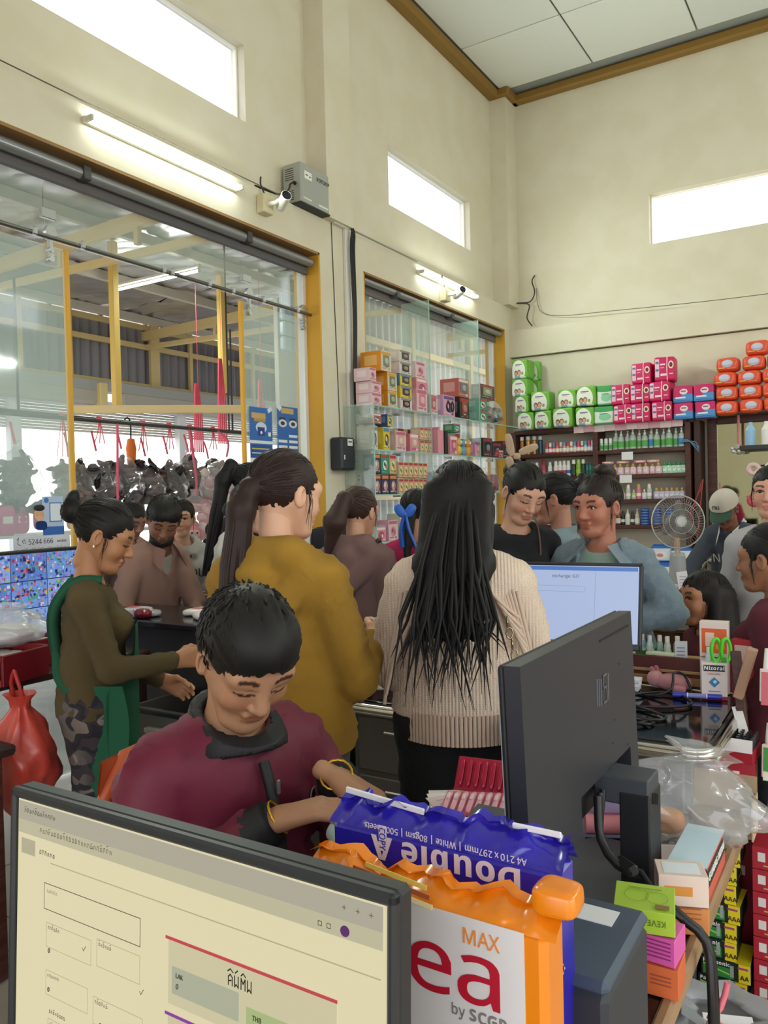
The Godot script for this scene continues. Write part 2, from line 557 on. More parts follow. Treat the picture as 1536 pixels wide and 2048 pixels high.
func hand_g(curl: float) -> G:
	var key := "hand%s" % curl
	if heads.has(key): return heads[key]
	var F := Field.new(Vector3(-.06, -.215, -.035), Vector3(.085, .04, .1), .0032)
	F.cap(Vector3(0, .03, 0), Vector3(0, -.01, 0), .024, .024, .01, .75)
	var xs := [.028, .0095, -.009, -.0265]
	var ln := [.07, .078, .072, .056]
	for f in 4:
		var x: float = xs[f]
		F.cap(Vector3(x * .55, -.012, 0), Vector3(x, -.086 + absf(x - .009) * .25, 0), .016, .0125, .012, .9)
		var p := Vector3(x, -.086 + absf(x - .009) * .25, 0)
		var a := curl * .5 + f * .06 * curl
		for q in 3:
			var l: float = ln[f] * [.46, .3, .24][q]
			var e := p + Vector3(x * .08 * (1.0 - curl), -cos(a), sin(a)) * l
			F.cap(p, e, .0092 - q * .0009, .0086 - q * .001, .0035)
			p = e
			a += curl * (.75 if q == 0 else .6)
	F.cap(Vector3(.012, -.02, .006), Vector3(.034, -.05, .014), .016, .0135, .012)
	F.cap(Vector3(.034, -.05, .014), Vector3(.046 - curl * .012, -.082, .022 + curl * .012), .0115, .0098, .006)
	F.cap(Vector3(.046 - curl * .012, -.082, .022 + curl * .012), Vector3(.048 - curl * .026, -.107, .026 + curl * .02), .0096, .008, .004)
	var g := G.new()
	F.net(g, func(p: Vector3) -> Color:
		return Color(1.0, .93, .92) if p.z > .004 and p.y > -.09 and curl < .9 else Color.WHITE)
	heads[key] = g
	return g

func hairm(c: String) -> StandardMaterial3D:
	return mat(c, .55, 0.0, {"metallic_specular": .4, "rim_enabled": true, "rim": .3})

# hair in head space; returns a collector
func hair_g(style: String, seed := 1) -> G:
	var k := "hair" + style
	if heads.has(k): return heads[k]
	var lo := Vector3(-.14, -.1, -.2); var hi := Vector3(.14, .19, .12)
	var long := style.begins_with("long") or style.begins_with("pony") or style.begins_with("loose")
	if long: lo = Vector3(-.17, -.62, -.3)
	if style.begins_with("loose"): lo = Vector3(-.15, -.2, -.18)
	var F := Field.new(lo, hi, .0055 if not long else .0075)
	F.ell(Vector3(0, .04, -.017), Vector3(.084, .094, .102), .01)
	match style:
		"short":
			F.ell(Vector3(0, .066, .01), Vector3(.077, .068, .088), .02)
		"bun_high": F.ell(Vector3(.01, .135, -.05), Vector3(.042, .038, .042), .012); F.ell(Vector3(.02, .15, -.02), Vector3(.03, .025, .03), .01)
		"bun_back": F.ell(Vector3(0, .045, -.135), Vector3(.042, .042, .036), .012); F.ell(Vector3(0, .08, -.15), Vector3(.02, .035, .02), .01)
		"bun_low": F.ell(Vector3(0, -.02, -.115), Vector3(.042, .04, .036), .012)
		"pony_high":
			F.cap(Vector3(0, .08, -.1), Vector3(0, .1, -.145), .026, .026, .015)
			F.cap(Vector3(0, .1, -.135), Vector3(0, .0, -.165), .034, .042, .02); F.cap(Vector3(0, .0, -.165), Vector3(.01, -.5, -.15), .044, .024, .02)
		"pony_mid":
			F.cap(Vector3(0, .01, -.1), Vector3(0, .01, -.12), .022, .024, .015)
			F.cap(Vector3(0, .01, -.12), Vector3(0, -.05, -.14), .028, .034, .02); F.cap(Vector3(0, -.05, -.14), Vector3(0, -.4, -.14), .036, .03, .02)
		"pony_wide":
			F.cap(Vector3(0, .06, -.1), Vector3(0, .06, -.13), .026, .03, .015)
			F.cap(Vector3(0, .06, -.13), Vector3(.015, -.06, -.17), .035, .055, .02); F.cap(Vector3(.015, -.06, -.17), Vector3(.06, -.22, -.16), .05, .015, .02)
		"pony_low": F.cap(Vector3(0, -.03, -.1), Vector3(0, -.26, -.12), .035, .018, .02)
		"long":
			for x in [-.062, -.022, .02, .06]:
				F.cap(Vector3(x, .02, -.07), Vector3(x * 1.1, -.2, -.11), .042, .038, .03, .8); F.cap(Vector3(x * 1.1, -.2, -.11), Vector3(x * 1.1, -.4, -.125), .036, .014, .03, .8)
			for s in [-1.0, 1.0]: F.cap(Vector3(s * .068, .03, -.02), Vector3(s * .07, -.15, -.07), .024, .02, .02)
		"loose":
			for s in [-1.0, 1.0]: F.cap(Vector3(s * .07, .03, -.02), Vector3(s * .08, -.11, -.02), .032, .034, .03)
			for x in [-.05, 0.0, .05]: F.cap(Vector3(x, .02, -.07), Vector3(x * 1.3, -.13, -.09), .05, .05, .03)
	F.ell(Vector3(0, -.05, .085), Vector3(.066 if not style.begins_with("loose") else .058, .112, .075), .01, true)
	if style == "short":
		for s in [-1.0, 1.0]: F.ell(Vector3(s * .085, -.02, .0), Vector3(.02, .045, .035), .008, true)
	elif not (style in ["long", "loose"]):
		for s in [-1.0, 1.0]: F.ell(Vector3(s * .09, -.005, -.004), Vector3(.012, .034, .022), .006, true)
	var g := G.new()
	F.net(g, null, func(p: Vector3) -> float:
		if p.y > -.02: return .005 * nz.get_noise_3d(atan2(p.x, p.y + .02) * 1500, p.z * 500, 5.0) + .003 * nz.get_noise_3d(p.x * 5000, p.y * 700, p.z * 900)
		return .005 * nz.get_noise_3d(p.x * 6000, p.y * 300, p.z * 6000))
	var r := RandomNumberGenerator.new(); r.seed = seed
	if style == "long":
		for q in 90:
			var x := r.randf_range(-.105, .105)
			var z := -.085 - r.randf() * .07
			var e := -.42 - r.randf() * .17
			g.tube(PackedVector3Array([Vector3(x * .5, .0, z + .05), Vector3(x * .85, -.22, z - .02), Vector3(x * 1.05 + r.randf_range(-.03, .03), -.36, z - .035), Vector3(x * 1.15 + r.randf_range(-.05, .05), e, z - .035)]), [.007, .006, .0045, .0006], 5)
	if style == "pony_mid" or style == "pony_high":
		var hi2 := style == "pony_high"
		for q in 46:
			var a := r.randf() * TAU
			var d := Vector3(cos(a) * .026, 0, sin(a) * .026)
			var e := Vector3(r.randf_range(-.01, .012), -.41 - r.randf() * .05 - (.1 if hi2 else 0.0), -.14 if not hi2 else -.17)
			g.tube(PackedVector3Array([Vector3(0, -.06, -.14 if not hi2 else -.165) + d, Vector3(0, -.2, -.142 if not hi2 else -.165) + d * 1.25, e + d * (1.1 if not hi2 else .5)]), [.008, .008, .002], 5)
	var T: Vector3 = {"bun_high": Vector3(.05, .95, -.3), "bun_back": Vector3(0, .05, -1), "bun_low": Vector3(0, -.5, -.85), "pony_high": Vector3(0, .45, -.9), "pony_mid": Vector3(0, -.25, -1), "pony_wide": Vector3(0, .2, -1), "pony_low": Vector3(0, -.6, -.8)}.get(style, Vector3(.1, .85, -.5)).normalized()
	for q in (260 if style != "short" else 700):  # combed locks lying on the scalp
		var d := Vector3(r.randf_range(-1, 1), r.randf_range(-.6, 1), r.randf_range(-1, 1)).normalized()
		if (d.z > .3 and d.y < (.62 if style != "short" else .5)) or d.y < -.55 or absf(d.dot(T)) > .985: continue
		var e := T
		if style == "short": e = T.slerp(d, 1.0) + (d - T) * .45
		elif style in ["long", "loose"]: e = d + Vector3(d.x * .3, -.9, d.z * .2)
		e = e.normalized()
		var rr := .0012 + r.randf() * .0016
		var pts := PackedVector3Array()
		for t in 5: pts.append(Vector3(0, .04, -.017) + d.slerp(e, t * (.15 if style != "short" else .2)) * Vector3(.084, .094, .102) * (1.008 + .012 * r.randf() + (.0 if style != "short" else .025 + maxf(d.z, 0.0) * .06 + .02 * t * r.randf())))
		g.tube(pts, [rr * .4, rr, rr, rr * .8, rr * .2], 4)
	for q in 14:  # flyaway hairs at the sides
		var s := -1.0 if q % 2 else 1.0
		if style == "short": break
		g.tube(PackedVector3Array([Vector3(s * .076, .03 + r.randf() * .03, .015), Vector3(s * .084, -.01, .02 + r.randf() * .015), Vector3(s * .078, -.05 - r.randf() * .04, .02 + r.randf() * .02)]), [.0012, .001, .0004], 4)
	heads[k] = g
	return g

# S: H height, w width, lean, hd [yaw,pitch,roll], hs head scale, arm [[elbow,wrist],[elbow,wrist]] offsets (x outward), skin, hair, hairc, top {n,m,off,hem}, low {n,m,off}, sit, male, open, kid
func person(label: String, at: Vector3, yaw: float, S: Dictionary) -> Dictionary:
	var t := thing("person", label, "person", at, yaw)
	var H: float = S.H
	var k := H / 1.6
	var w: float = S.get("w", 1.0)
	var sit: bool = S.get("sit", false)
	var hipy: float = S.get("hipy", .86 * k)
	var piv := Vector3(0, hipy, 0)
	var L := Basis(Vector3.RIGHT, deg_to_rad(S.get("lean", 0.0)))
	var J := func(x: float, y: float, z: float) -> Vector3: return piv + L * (Vector3(x * w, y, z) * k)
	var dep := L * Vector3.BACK
	var hd: Array = S.get("hd", [0.0, 0.0, 0.0])
	var hb := L * Basis(Vector3.UP, deg_to_rad(hd[0])) * Basis(Vector3.RIGHT, deg_to_rad(hd[1])) * Basis(Vector3.BACK, deg_to_rad(hd[2]))
	var hs: float = S.get("hs", 1.0)
	var nt: Vector3 = J.call(0, .545, .0)
	var hc := nt + hb * Vector3(0, .08, .02) * hs
	var HX := Transform3D(hb.scaled_local(Vector3.ONE * hs), hc)
	var sh := []; var el := []; var wr := []
	var arms: Array = S.get("arm", [[Vector3(.05, -.27, -.03), Vector3(.01, -.23, .08)], [Vector3(.05, -.27, -.03), Vector3(.01, -.23, .08)]])
	for s in 2:
		var sg := 1.0 if s == 0 else -1.0
		sh.append(J.call(sg * .15, .385, -.012))
		el.append(sh[s] + Vector3(arms[s][0].x * sg, arms[s][0].y, arms[s][0].z) * k)
		wr.append(el[s] + Vector3(arms[s][1].x * sg, arms[s][1].y, arms[s][1].z) * k)
	var hip := []; var kn := []; var an := []
	for s in 2:
		var sg := 1.0 if s == 0 else -1.0
		hip.append(piv + Vector3(sg * .08 * w, -.03, 0) * k)
		if sit:
			kn.append(piv + Vector3(sg * .13, -.0, .4) * k); an.append(Vector3(sg * .13 * k, .08, .42 * k))
		else:
			kn.append(Vector3(sg * .088, .46, .015) * k); an.append(Vector3(sg * .088, .075, -.02) * k)
	var lo := Vector3(-.3, 0, -.3); var hi := Vector3(.3, hipy + .2, .3)
	for p in sh + el + wr + kn + an + [hc]:
		lo = lo.min(p - Vector3.ONE * .14); hi = hi.max(p + Vector3.ONE * .14)
	lo.y = -.01
	var flesh := func(F: Field, o: float, sl: float, neck: bool) -> void:
		F.cap(J.call(-.055, .0, 0), J.call(.055, .0, 0), (.118 + o) * k, (.118 + o) * k, .04, .85, dep)
		F.cap(J.call(0, .06, 0), J.call(0, .2, 0), (.118 * w + o) * k, (.117 * w + o) * k, .05, .76, dep)
		F.cap(J.call(0, .2, 0), J.call(0, .34, -.005), (.12 * w + o) * k, (.128 * w + o) * k, .05, .74, dep)
		F.cap(J.call(-.1, .392, -.012), J.call(.1, .392, -.012), (.052 + o * .8) * k, (.052 + o * .8) * k, .05)
		for s in [-1.0, 1.0]: F.cap(J.call(s * .04, .445, -.02), J.call(s * .125, .4, -.014), (.03 + o * .7) * k, (.04 + o * .7) * k, .04)
		if not S.get("male", false):
			for s in [-1.0, 1.0]: F.ell(J.call(s * .062, .29, .085), Vector3.ONE * (.052 + o) * k, .04)
		if neck: F.cap(J.call(0, .4, -.015), nt + hb * Vector3(0, .035, -.01), .052 * k, .047 * hs, .03)
		for s in 2:
			F.cap(sh[s], el[s], (.047 + o * .75) * k, (.04 + o * .7) * k, .03)
			F.cap(el[s], el[s].lerp(wr[s], sl), (.04 + o * .7) * k, (.029 + o * .6) * k, .02)
	var legs := func(F: Field, o: float) -> void:
		for s in 2:
			F.cap(hip[s], kn[s], (.086 + o) * k, (.06 + o) * k, .03)
			F.cap(kn[s], an[s], (.057 + o) * k, (.036 + o) * k, .02)
	var g := G.new()
	var tint := Color(S.get("skin", "b98163")).srgb_to_linear()
	var B := Field.new(lo, hi, .017)
	flesh.call(B, -.012, 1.0, true); legs.call(B, -.01)
	for s in 2: B.cap(an[s], an[s] + Vector3(.0, -.035, .14) * k, .04 * k, .032 * k, .03)
	g.col = Color.WHITE
	var b0 := G.new()
	B.net(b0)
	g.add(b0, Transform3D.IDENTITY, tint)
	g.add(head_g(S.get("male", false), S.get("open", false), S.get("kid", false)), HX, tint)
	if S.get("open", false):
		for s in [-1.0, 1.0]: g.add(eye_g(), HX * Transform3D(Basis(Vector3.UP, deg_to_rad(S.get("gaze", 0.0))), Vector3(s * .033, .009, .0685)))
	for s in 2:
		var d: Vector3 = S.hdir[s] if S.has("hdir") else (wr[s] - el[s]).normalized()
		d = d.normalized()
		var sg := 1.0 if s == 0 else -1.0
		var pn: Vector3 = S.palm[s] if S.has("palm") else Vector3(-sg, 0, -.2)
		pn = (pn - d * pn.dot(d)).normalized()
		var X := (-d).cross(pn) * sg
		if s == 0: g.add(hand_g(S.get("curl", .7)), Transform3D(Basis((-d).cross(pn), -d, pn).scaled_local(Vector3.ONE * k), wr[s]), tint)
		else: g.add(hand_g(S.get("curl", .7)), Transform3D(Basis((-d).cross(pn) * -1.0, -d, pn).scaled_local(Vector3.ONE * k), wr[s]), tint)
	part(t, "body", g.mesh(), mat("ffffff", .55, 0.0, {"vertex_color_use_as_albedo": true, "subsurf_scatter_enabled": true, "subsurf_scatter_strength": .06}))
	var cell: float = S.get("cell", .014)
	if S.has("top"):
		var T: Dictionary = S.top
		var F := Field.new(Vector3(lo.x, T.get("hem", .8) - .05, lo.z), hi, cell)
		flesh.call(F, T.get("off", .02), T.get("slv", .93), false)
		if T.has("hem"):
			F.cap(J.call(-.04, -.06, 0), J.call(.04, -.06, 0), (.135 + T.get("off", .02)) * k, (.135 + T.get("off", .02)) * k, .05, .85, dep)
			F.cap(J.call(0, .1, 0), J.call(0, T.hem / k - hipy / k, 0), (.13 * w + T.get("off", .02)) * k, (.13 * w + T.get("off", .02) + T.get("flare", 0.0)) * k, .05, .85, dep)
		if T.has("more"): T.more.call(F, J, sh, el, wr)
		F.cap(J.call(0, .44, .0), nt + hb * Vector3(0, .03, 0), T.get("neck", .066) * k, .07 * k, .012, 1.0, Vector3.BACK, true)
		if S.has("inner"):
			var V: Array = S.inner
			F.cap(J.call(0, .44, .07), J.call(0, .44 - V[1], .175), V[2], V[2] * .25, .008, 1.0, Vector3.BACK, true)
			var I := Field.new(J.call(-.2, .0, -.15) - Vector3.ONE * .05, J.call(.2, .46, .15) + Vector3.ONE * .05, .012)
			I.cap(J.call(0, .06, 0), J.call(0, .34, -.002), (.122 * w) * k, (.13 * w) * k, .05, .76, dep); I.cap(J.call(-.09, .39, -.005), J.call(.09, .39, -.005), .056 * k, .056 * k, .04)
			I.cap(J.call(0, .44, .0), nt + hb * Vector3(0, .03, .02), .066 * k, .07 * k, .012, 1.0, Vector3.BACK, true)
			var gi := G.new()
			I.net(gi); part(t, "inner_shirt", gi.mesh(), V[0])
		if T.has("hem"): F.cut(L * Vector3.DOWN, piv + Vector3(0, T.hem - hipy, 0))
		var gg := G.new()
		var amp: float = T.get("fold", .007)
		F.net(gg, null, func(p: Vector3) -> float:
			if p.distance_to(nt) < .13 or p.y < T.get("hem", -1.0) + .025: return 0.0
			return amp * (.5 - 1.6 * absf(nz.get_noise_3d(p.x * 700 + p.y * 500, p.y * 800 - p.x * 300, p.z * 700 + at.x * 999)) + .2 * nz.get_noise_3d(p.x * 2200 - p.y * 1200, p.y * 1500, p.z * 2200)))
		part(t, T.n, gg.mesh(), T.m)
	if S.has("low"):
		var T: Dictionary = S.low
		var F := Field.new(Vector3(lo.x, 0, lo.z), Vector3(hi.x, hipy + .16, hi.z), S.get("lcell", .018))
		F.cap(piv + Vector3(-.05, .0, 0) * k, piv + Vector3(.05, .0, 0) * k, (.118 + T.get("off", .012)) * k, (.118 + T.get("off", .012)) * k, .04, .9)
		legs.call(F, T.get("off", .012))
		F.cut(Vector3.UP, piv + Vector3(0, .1, 0))
		var gg := G.new()
		F.net(gg, null, func(p: Vector3) -> float: return .006 * nz.get_noise_3d(p.x * 1500, p.y * 1500, p.z * 1500))
		part(t, T.n, gg.mesh(), T.m)
		for s in 2: part(t, "shoe", pillow(.09 * k, .07 * k, .25 * k, .5), mat("2b2a2c", .6), an[s] + Vector3(0, -.04 * k, .06 * k))
	if S.has("hair"):
		var gh := G.new()
		gh.add(hair_g(S.hair, 7), HX)
		part(t, "hair", gh.mesh(), hairm(S.get("hairc", "15120f")))
	return {"o": t, "J": J, "HX": HX, "sh": sh, "el": el, "wr": wr, "k": k, "piv": piv, "L": L}

# ---------------------------------------------------------------- the place
var cream: StandardMaterial3D
var yellow: StandardMaterial3D
var wood: StandardMaterial3D
var steel: StandardMaterial3D
var glassm: StandardMaterial3D

func grained(c: String, c2: String, key: String, rough: float, sc: Vector3, freq := .02) -> StandardMaterial3D:
	var m := StandardMaterial3D.new()
	m.albedo_texture = noise_tex(key, freq, 256, c, c2); m.roughness = rough
	m.uv1_triplanar = true; m.uv1_world_triplanar = true; m.uv1_scale = sc
	return m

func tube_lamp(called: String, label: String, at: Vector3, along: Vector3, out: Vector3, energy: float) -> void:
	# a 1.2 m fluorescent batten: along = its length direction, out = away from the wall
	var o := thing(called, label, "lamp", at)
	var B := Basis(along, out.cross(along) * -1.0, out)
	o.basis = Basis(along, out.cross(along), out)
	bx(o, "batten", Vector3(0, 0, .015), Vector3(1.24, .035, .03), mat("d8d6c8", .5), .004)
	for s in [-1.0, 1.0]: bx(o, "lamp_holder", Vector3(s * .605, 0, .05), Vector3(.02, .032, .06), mat("cfcdbf", .5), .004)
	part(o, "tube", tb([Vector3(-.595, 0, .062), Vector3(.595, 0, .062)], .0135, 12), glow("f4fff2", 26.0, "lamp_tube"))
	var l := AreaLight3D.new()
	l.name = "tube_light"
	l.area_size = Vector2(1.18, .03); l.light_color = Color("f0fff0"); l.light_energy = energy; l.shadow_enabled = true; l.area_range = 20.0
	o.add_child(l)
	l.position = Vector3(0, 0, .08); l.rotation_degrees = Vector3(0, 180, 0)

func hole_wall(g: G, axis: int, t0: float, t1: float, a0: float, a1: float, y0: float, y1: float, holes: Array) -> void:
	# a wall between thickness t0..t1, running a0..a1 (axis 2: along z, thickness x; axis 0: along x, thickness z); holes [a0,a1,y0,y1]
	var cuts := [a0, a1]
	for h in holes: cuts.append(h[0]); cuts.append(h[1])
	cuts.sort()
	for k in cuts.size() - 1:
		var p: float = cuts[k]
		var q: float = cuts[k + 1]
		if q - p < .001: continue
		var mid := (p + q) * .5
		var ys := [[y0, y1]]
		for h in holes:
			if mid > h[0] and mid < h[1]:
				var nw := []
				for s in ys:
					if h[2] > s[0]: nw.append([s[0], minf(h[2], s[1])])
					if h[3] < s[1]: nw.append([maxf(h[3], s[0]), s[1]])
				ys = nw
		for s in ys:
			if s[1] - s[0] < .001: continue
			var c := Vector3((t0 + t1) * .5, (s[0] + s[1]) * .5, mid)
			var e := Vector3(t1 - t0, s[1] - s[0], q - p)
			if axis == 0: c = Vector3(mid, c.y, c.x); e = Vector3(e.z, e.y, e.x)
			g.box(c, e)

func build_world() -> void:
	# camera
	var cam := Camera3D.new()
	cam.name = "camera"
	add_child(cam)
	cam.transform = Transform3D(Basis(Vector3(.84920, -.02389, -.52753), Vector3(.01026, .99953, -.02875), Vector3(.52797, .01900, .84905)), Vector3(0, 1.5, 0))
	cam.fov = 65.42; cam.near = .05; cam.far = 200.0
	# sky
	var we := WorldEnvironment.new()
	var e := Environment.new()
	var sky := Sky.new()
	var sm := ProceduralSkyMaterial.new()
	sm.sky_top_color = Color("e6eefa"); sm.sky_horizon_color = Color("fbfbf8"); sm.ground_bottom_color = Color("b8b2a4"); sm.ground_horizon_color = Color("e8e4da")
	sm.sky_energy_multiplier = 1.0
	sky.sky_material = sm
	e.background_mode = Environment.BG_SKY; e.sky = sky; e.background_energy_multiplier = SKY
	e.tonemap_mode = Environment.TONE_MAPPER_LINEAR; e.tonemap_exposure = EXPO
	e.sdfgi_enabled = true; e.ssao_enabled = true; e.ssil_enabled = true
	we.environment = e
	add_child(we)

const SKY := 4.0
const EXPO := .9
const SCR := 1.0

func shell() -> void:
	cream = grained("dad2be", "ded7c6", "plaster", .85, Vector3.ONE * .35)
	yellow = mat("d9a436", .6)
	wood = grained("43221d", "5a2f27", "redwood", .45, Vector3(.6, 6, .6))
	steel = mat("b9bcbe", .28, .9)
	glassm = clear("d3ece8", .16)
	# floor and ceiling
	var g := G.new()
	g.box(Vector3(-.2, -.1, -3.2), Vector3(7.4, .2, 11.8))
	var fl := struct("floor", g.mesh(), grained("a89c8a", "bdb2a0", "floor", .35, Vector3.ONE * .5))
	var ti := 0
	var tilem := mat("a79b88", .3)
	for ix in 12:
		for iz in 19: bx(fl, "tile", Vector3(-3.4 + ix * .6, .002, -8.6 + iz * .6), Vector3(.594, .006, .594), mat(["b5a994", "b1a58f", "b8ad99"][(ix * 7 + iz * 3) % 3], .28), .001)
	g = G.new(); g.box(Vector3(-.2, 6.26, -3.2), Vector3(7.6, .12, 12.0))
	var ce := struct("ceiling", g.mesh(), mat("9a9d9b", .9))
	for ix in 7:
		for iz in 11: bx(ce, "panel", Vector3(-3.15 + ix * 1.08, 6.185, -8.2 + iz * 1.05), Vector3(1.062, .02, 1.032), mat(["e3e6e5", "dfe3e3", "e6e8e6"][(ix * 5 + iz) % 3], .85), .004)
	# left wall: thick below the ledge, thinner above
	g = G.new()
	hole_wall(g, 2, -3.95, -3.70, -9.1, 2.7, 0, 3.70, [[-5.09, -.9, 0, 3.42], [-8.72, -5.71, .55, 3.42]])
	hole_wall(g, 2, -3.95, -3.82, -9.1, 2.7, 3.70, 6.2, [[-4.40, -2.2, 4.20, 4.75], [-8.09, -6.36, 4.20, 4.75], [-.6, 1.6, 4.2, 4.75]])
	g.box(Vector3(-3.73, 4.95, -5.29), Vector3(.2, 2.5, .36), 0); g.box(Vector3(-3.73, 4.95, -8.86), Vector3(.22, 2.5, .36), 0)
	struct("wall_left", g.mesh(), cream)
	# back wall
	g = G.new()
	hole_wall(g, 0, -9.15, -8.98, -3.95, 3.5, 0, 6.2, [[-2.10, -.35, 4.18, 4.72], [1.0, 2.6, 4.18, 4.72]])
	g.box(Vector3(-.2, 3.265, -8.93), Vector3(7.3, .31, .16), 0); g.box(Vector3(-.2, 1.55, -8.95), Vector3(7.3, 3.1, .08), 0)
	struct("wall_back", g.mesh(), cream)
	# right and front walls, out of the picture: the shop front is open to the street
	g = G.new()
	hole_wall(g, 2, 3.4, 3.6, -9.1, 2.7, 0, 6.2, [[-4.4, -2.6, 4.2, 4.75], [-7.9, -6.2, 4.2, 4.75], [-2.6, 1.8, 0, 3.2]])
	g.box(Vector3(3.36, 3.5, -3.2), Vector3(.12, .32, 11.6)); g.box(Vector3(3.33, 3.1, -5.2), Vector3(.2, 6.2, .35))
	struct("wall_right", g.mesh(), cream)
	g = G.new()
	hole_wall(g, 0, 2.6, 2.8, -3.95, 3.6, 0, 6.2, [[-1.3, 3.2, 0, 3.9]])
	struct("wall_front", g.mesh(), cream)
	# crown trim
	var br := mat("8c6a2e", .6)
	for q in [["trim_1", Vector3(-3.76, 6.13, -3.2), Vector3(.14, .1, 11.8)], ["trim_2", Vector3(-.2, 6.13, -8.93), Vector3(7.4, .1, .12)], ["trim_3", Vector3(-3.68, 6.13, -5.29), Vector3(.2, .1, .44)], ["trim_4", Vector3(-3.66, 6.13, -8.84), Vector3(.2, .1, .42)]]:
		var o := struct(q[0], bxm(q[2], .02), br, q[1])
	# clerestory panes
	var n := 1
	for q in [[-4.40, -2.2, 0], [-8.09, -6.36, 0], [-2.10, -.35, 1]]:
		var w: float = q[1] - q[0]
		var o := Node3D.new(); o.name = "window_%d" % n; add_child(o); o.set_meta("kind", "structure")
		o.position = Vector3(-3.9, 4.475, (q[0] + q[1]) * .5) if q[2] == 0 else Vector3((q[0] + q[1]) * .5, 4.45, -9.08)
		if q[2] == 0: o.rotation.y = PI / 2
		bx(o, "pane", Vector3.ZERO, Vector3(w, .55, .006), clear("ffffff", .05), 0)
		for s in [-1.0, 1.0]:
			bx(o, "window_frame", Vector3(0, s * .268, 0), Vector3(w, .014, .03), mat("efeee8", .5), .003)
			bx(o, "window_frame", Vector3(s * (w * .5 - .007), 0, 0), Vector3(.014, .52, .03), mat("efeee8", .5), .003)
		n += 1
	# yellow reveals of the two openings
	g = G.new()
	g.box(Vector3(-3.825, 1.71, -5.082), Vector3(.248, 3.42, .02)); g.box(Vector3(-3.825, 1.71, -.91), Vector3(.248, 3.42, .02))
	g.box(Vector3(-3.825, 1.98, -8.712), Vector3(.248, 2.87, .02)); g.box(Vector3(-3.825, 1.98, -5.718), Vector3(.248, 2.87, .02))
	struct("trim_5", g.mesh(), yellow)
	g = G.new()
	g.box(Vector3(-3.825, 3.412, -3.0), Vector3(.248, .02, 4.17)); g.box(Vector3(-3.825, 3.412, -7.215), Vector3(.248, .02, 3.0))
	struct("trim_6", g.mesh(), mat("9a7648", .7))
	# white aluminium frames
	var al := mat("e4e5e6", .4, .2)
	g = G.new()
	g.box(Vector3(-3.86, 1.7, -5.05), Vector3(.06, 3.4, .045), .004); g.box(Vector3(-3.86, 3.375, -3.0), Vector3(.06, .055, 4.1), .004)
	g.box(Vector3(-3.86, 1.98, -8.68), Vector3(.06, 2.86, .045), .004); g.box(Vector3(-3.86, 1.98, -5.75), Vector3(.06, 2.86, .045), .004); g.box(Vector3(-3.86, .57, -7.2), Vector3(.06, .045, 2.9), .004)
	struct("trim_7", g.mesh(), al)
	# glazing of the wide opening: transom panes, rail, two door leaves slid aside
	var o := Node3D.new(); o.name = "window_4"; add_child(o); o.set_meta("kind", "structure")
	for q in [[-2.75, -.95], [-4.335, -2.755], [-5.03, -4.34]]: bx(o, "pane", Vector3(-3.85, 3.16, (q[0] + q[1]) * .5), Vector3(.01, .42, q[1] - q[0] - .006), glassm, 0)
	o = Node3D.new(); o.name = "window_5"; add_child(o); o.set_meta("kind", "structure")
	for q in [[-6.7, -5.78], [-7.7, -6.71], [-8.65, -7.71]]: bx(o, "pane", Vector3(-3.86, 1.96, (q[0] + q[1]) * .5), Vector3(.01, 2.76, q[1] - q[0]), glassm, 0)
	n = 1
	for q in [[-2.87, -1.9, "hazy glass door leaf on the left bearing a handwritten notice", 2.925], [-1.92, -.95, "hazy glass door leaf at the picture's left edge behind the wall screen", 2.925], [-5.02, -4.30, "hazy glass door leaf with the two blue posters", 2.925]]:
		o = thing("glass_door", q[2], "door", Vector3(-3.83, 0, (q[0] + q[1]) * .5))
		var w: float = q[1] - q[0]
		bx(o, "pane", Vector3(0, 1.46, 0), Vector3(.012, 2.9, w), clear("cfe7e6", .26), 0)
		if q[0] > -3.0 and q[0] < -2.0: bx(o, "edge_strip", Vector3(0, 1.46, -w * .5), Vector3(.03, 2.9, .028), yellow, .004)
		if q[0] < -5.0: bx(o, "edge_strip", Vector3(0, 1.46, w * .5), Vector3(.03, 2.9, .028), yellow, .004)
		var rs := [-w * .38, w * .4] if q[0] > -5.0 else [-w * .45, w * .42]
		for z in rs:
			var h := part(o, "hanger", bxm(Vector3(.02, .17, .034), .008), steel, Vector3(.03, 2.90, z))
			part(h, "roller", lth([Vector2(0, -.014), Vector2(.034, -.014), Vector2(.036, 0), Vector2(.034, .014), Vector2(0, .014)], 16), steel, Vector3(.0, .075, 0), Vector3(0, 0, 90))
			part(h, "bolt", lth([Vector2(0, -.016), Vector2(.016, -.016), Vector2(.016, .016), Vector2(0, .016)], 12), steel, Vector3(.0, -.02, 0), Vector3(0, 0, 90))
			part(h, "bolt", lth([Vector2(0, -.016), Vector2(.016, -.016), Vector2(.016, .016), Vector2(0, .016)], 12), steel, Vector3(.0, -.07, 0), Vector3(0, 0, 90))
	o = thing("sliding_door_rail", "steel sliding door rail crossing the wide glazed opening", "rail", Vector3(-3.79, 2.945, 0))
	part(o, "rod", tb([Vector3(0, 0, -5.16), Vector3(0, 0, -.95)], .0125, 10), mat("6f6d6c", .35, .8))
	for z in [-2.65, -2.95, -3.55, -3.62, -3.95, -4.18, -4.5, -4.9]: bx(o, "rail_stop", Vector3(0, .008, z), Vector3(.036, .045, .03), steel, .006)
	for z in [-2.75, -4.34]: bx(o, "glass_clamp", Vector3(-.02, .13, z), Vector3(.03, .055, .09), steel, .003)
	o = thing("shutter_pipe", "grey shutter pipe under the top of the wide opening", "pipe", Vector3(-3.76, 3.34, 0))
	part(o, "pipe", tb([Vector3(0, 0, -5.04), Vector3(0, 0, -.95)], .034, 14), mat("8f9196", .3, .5))
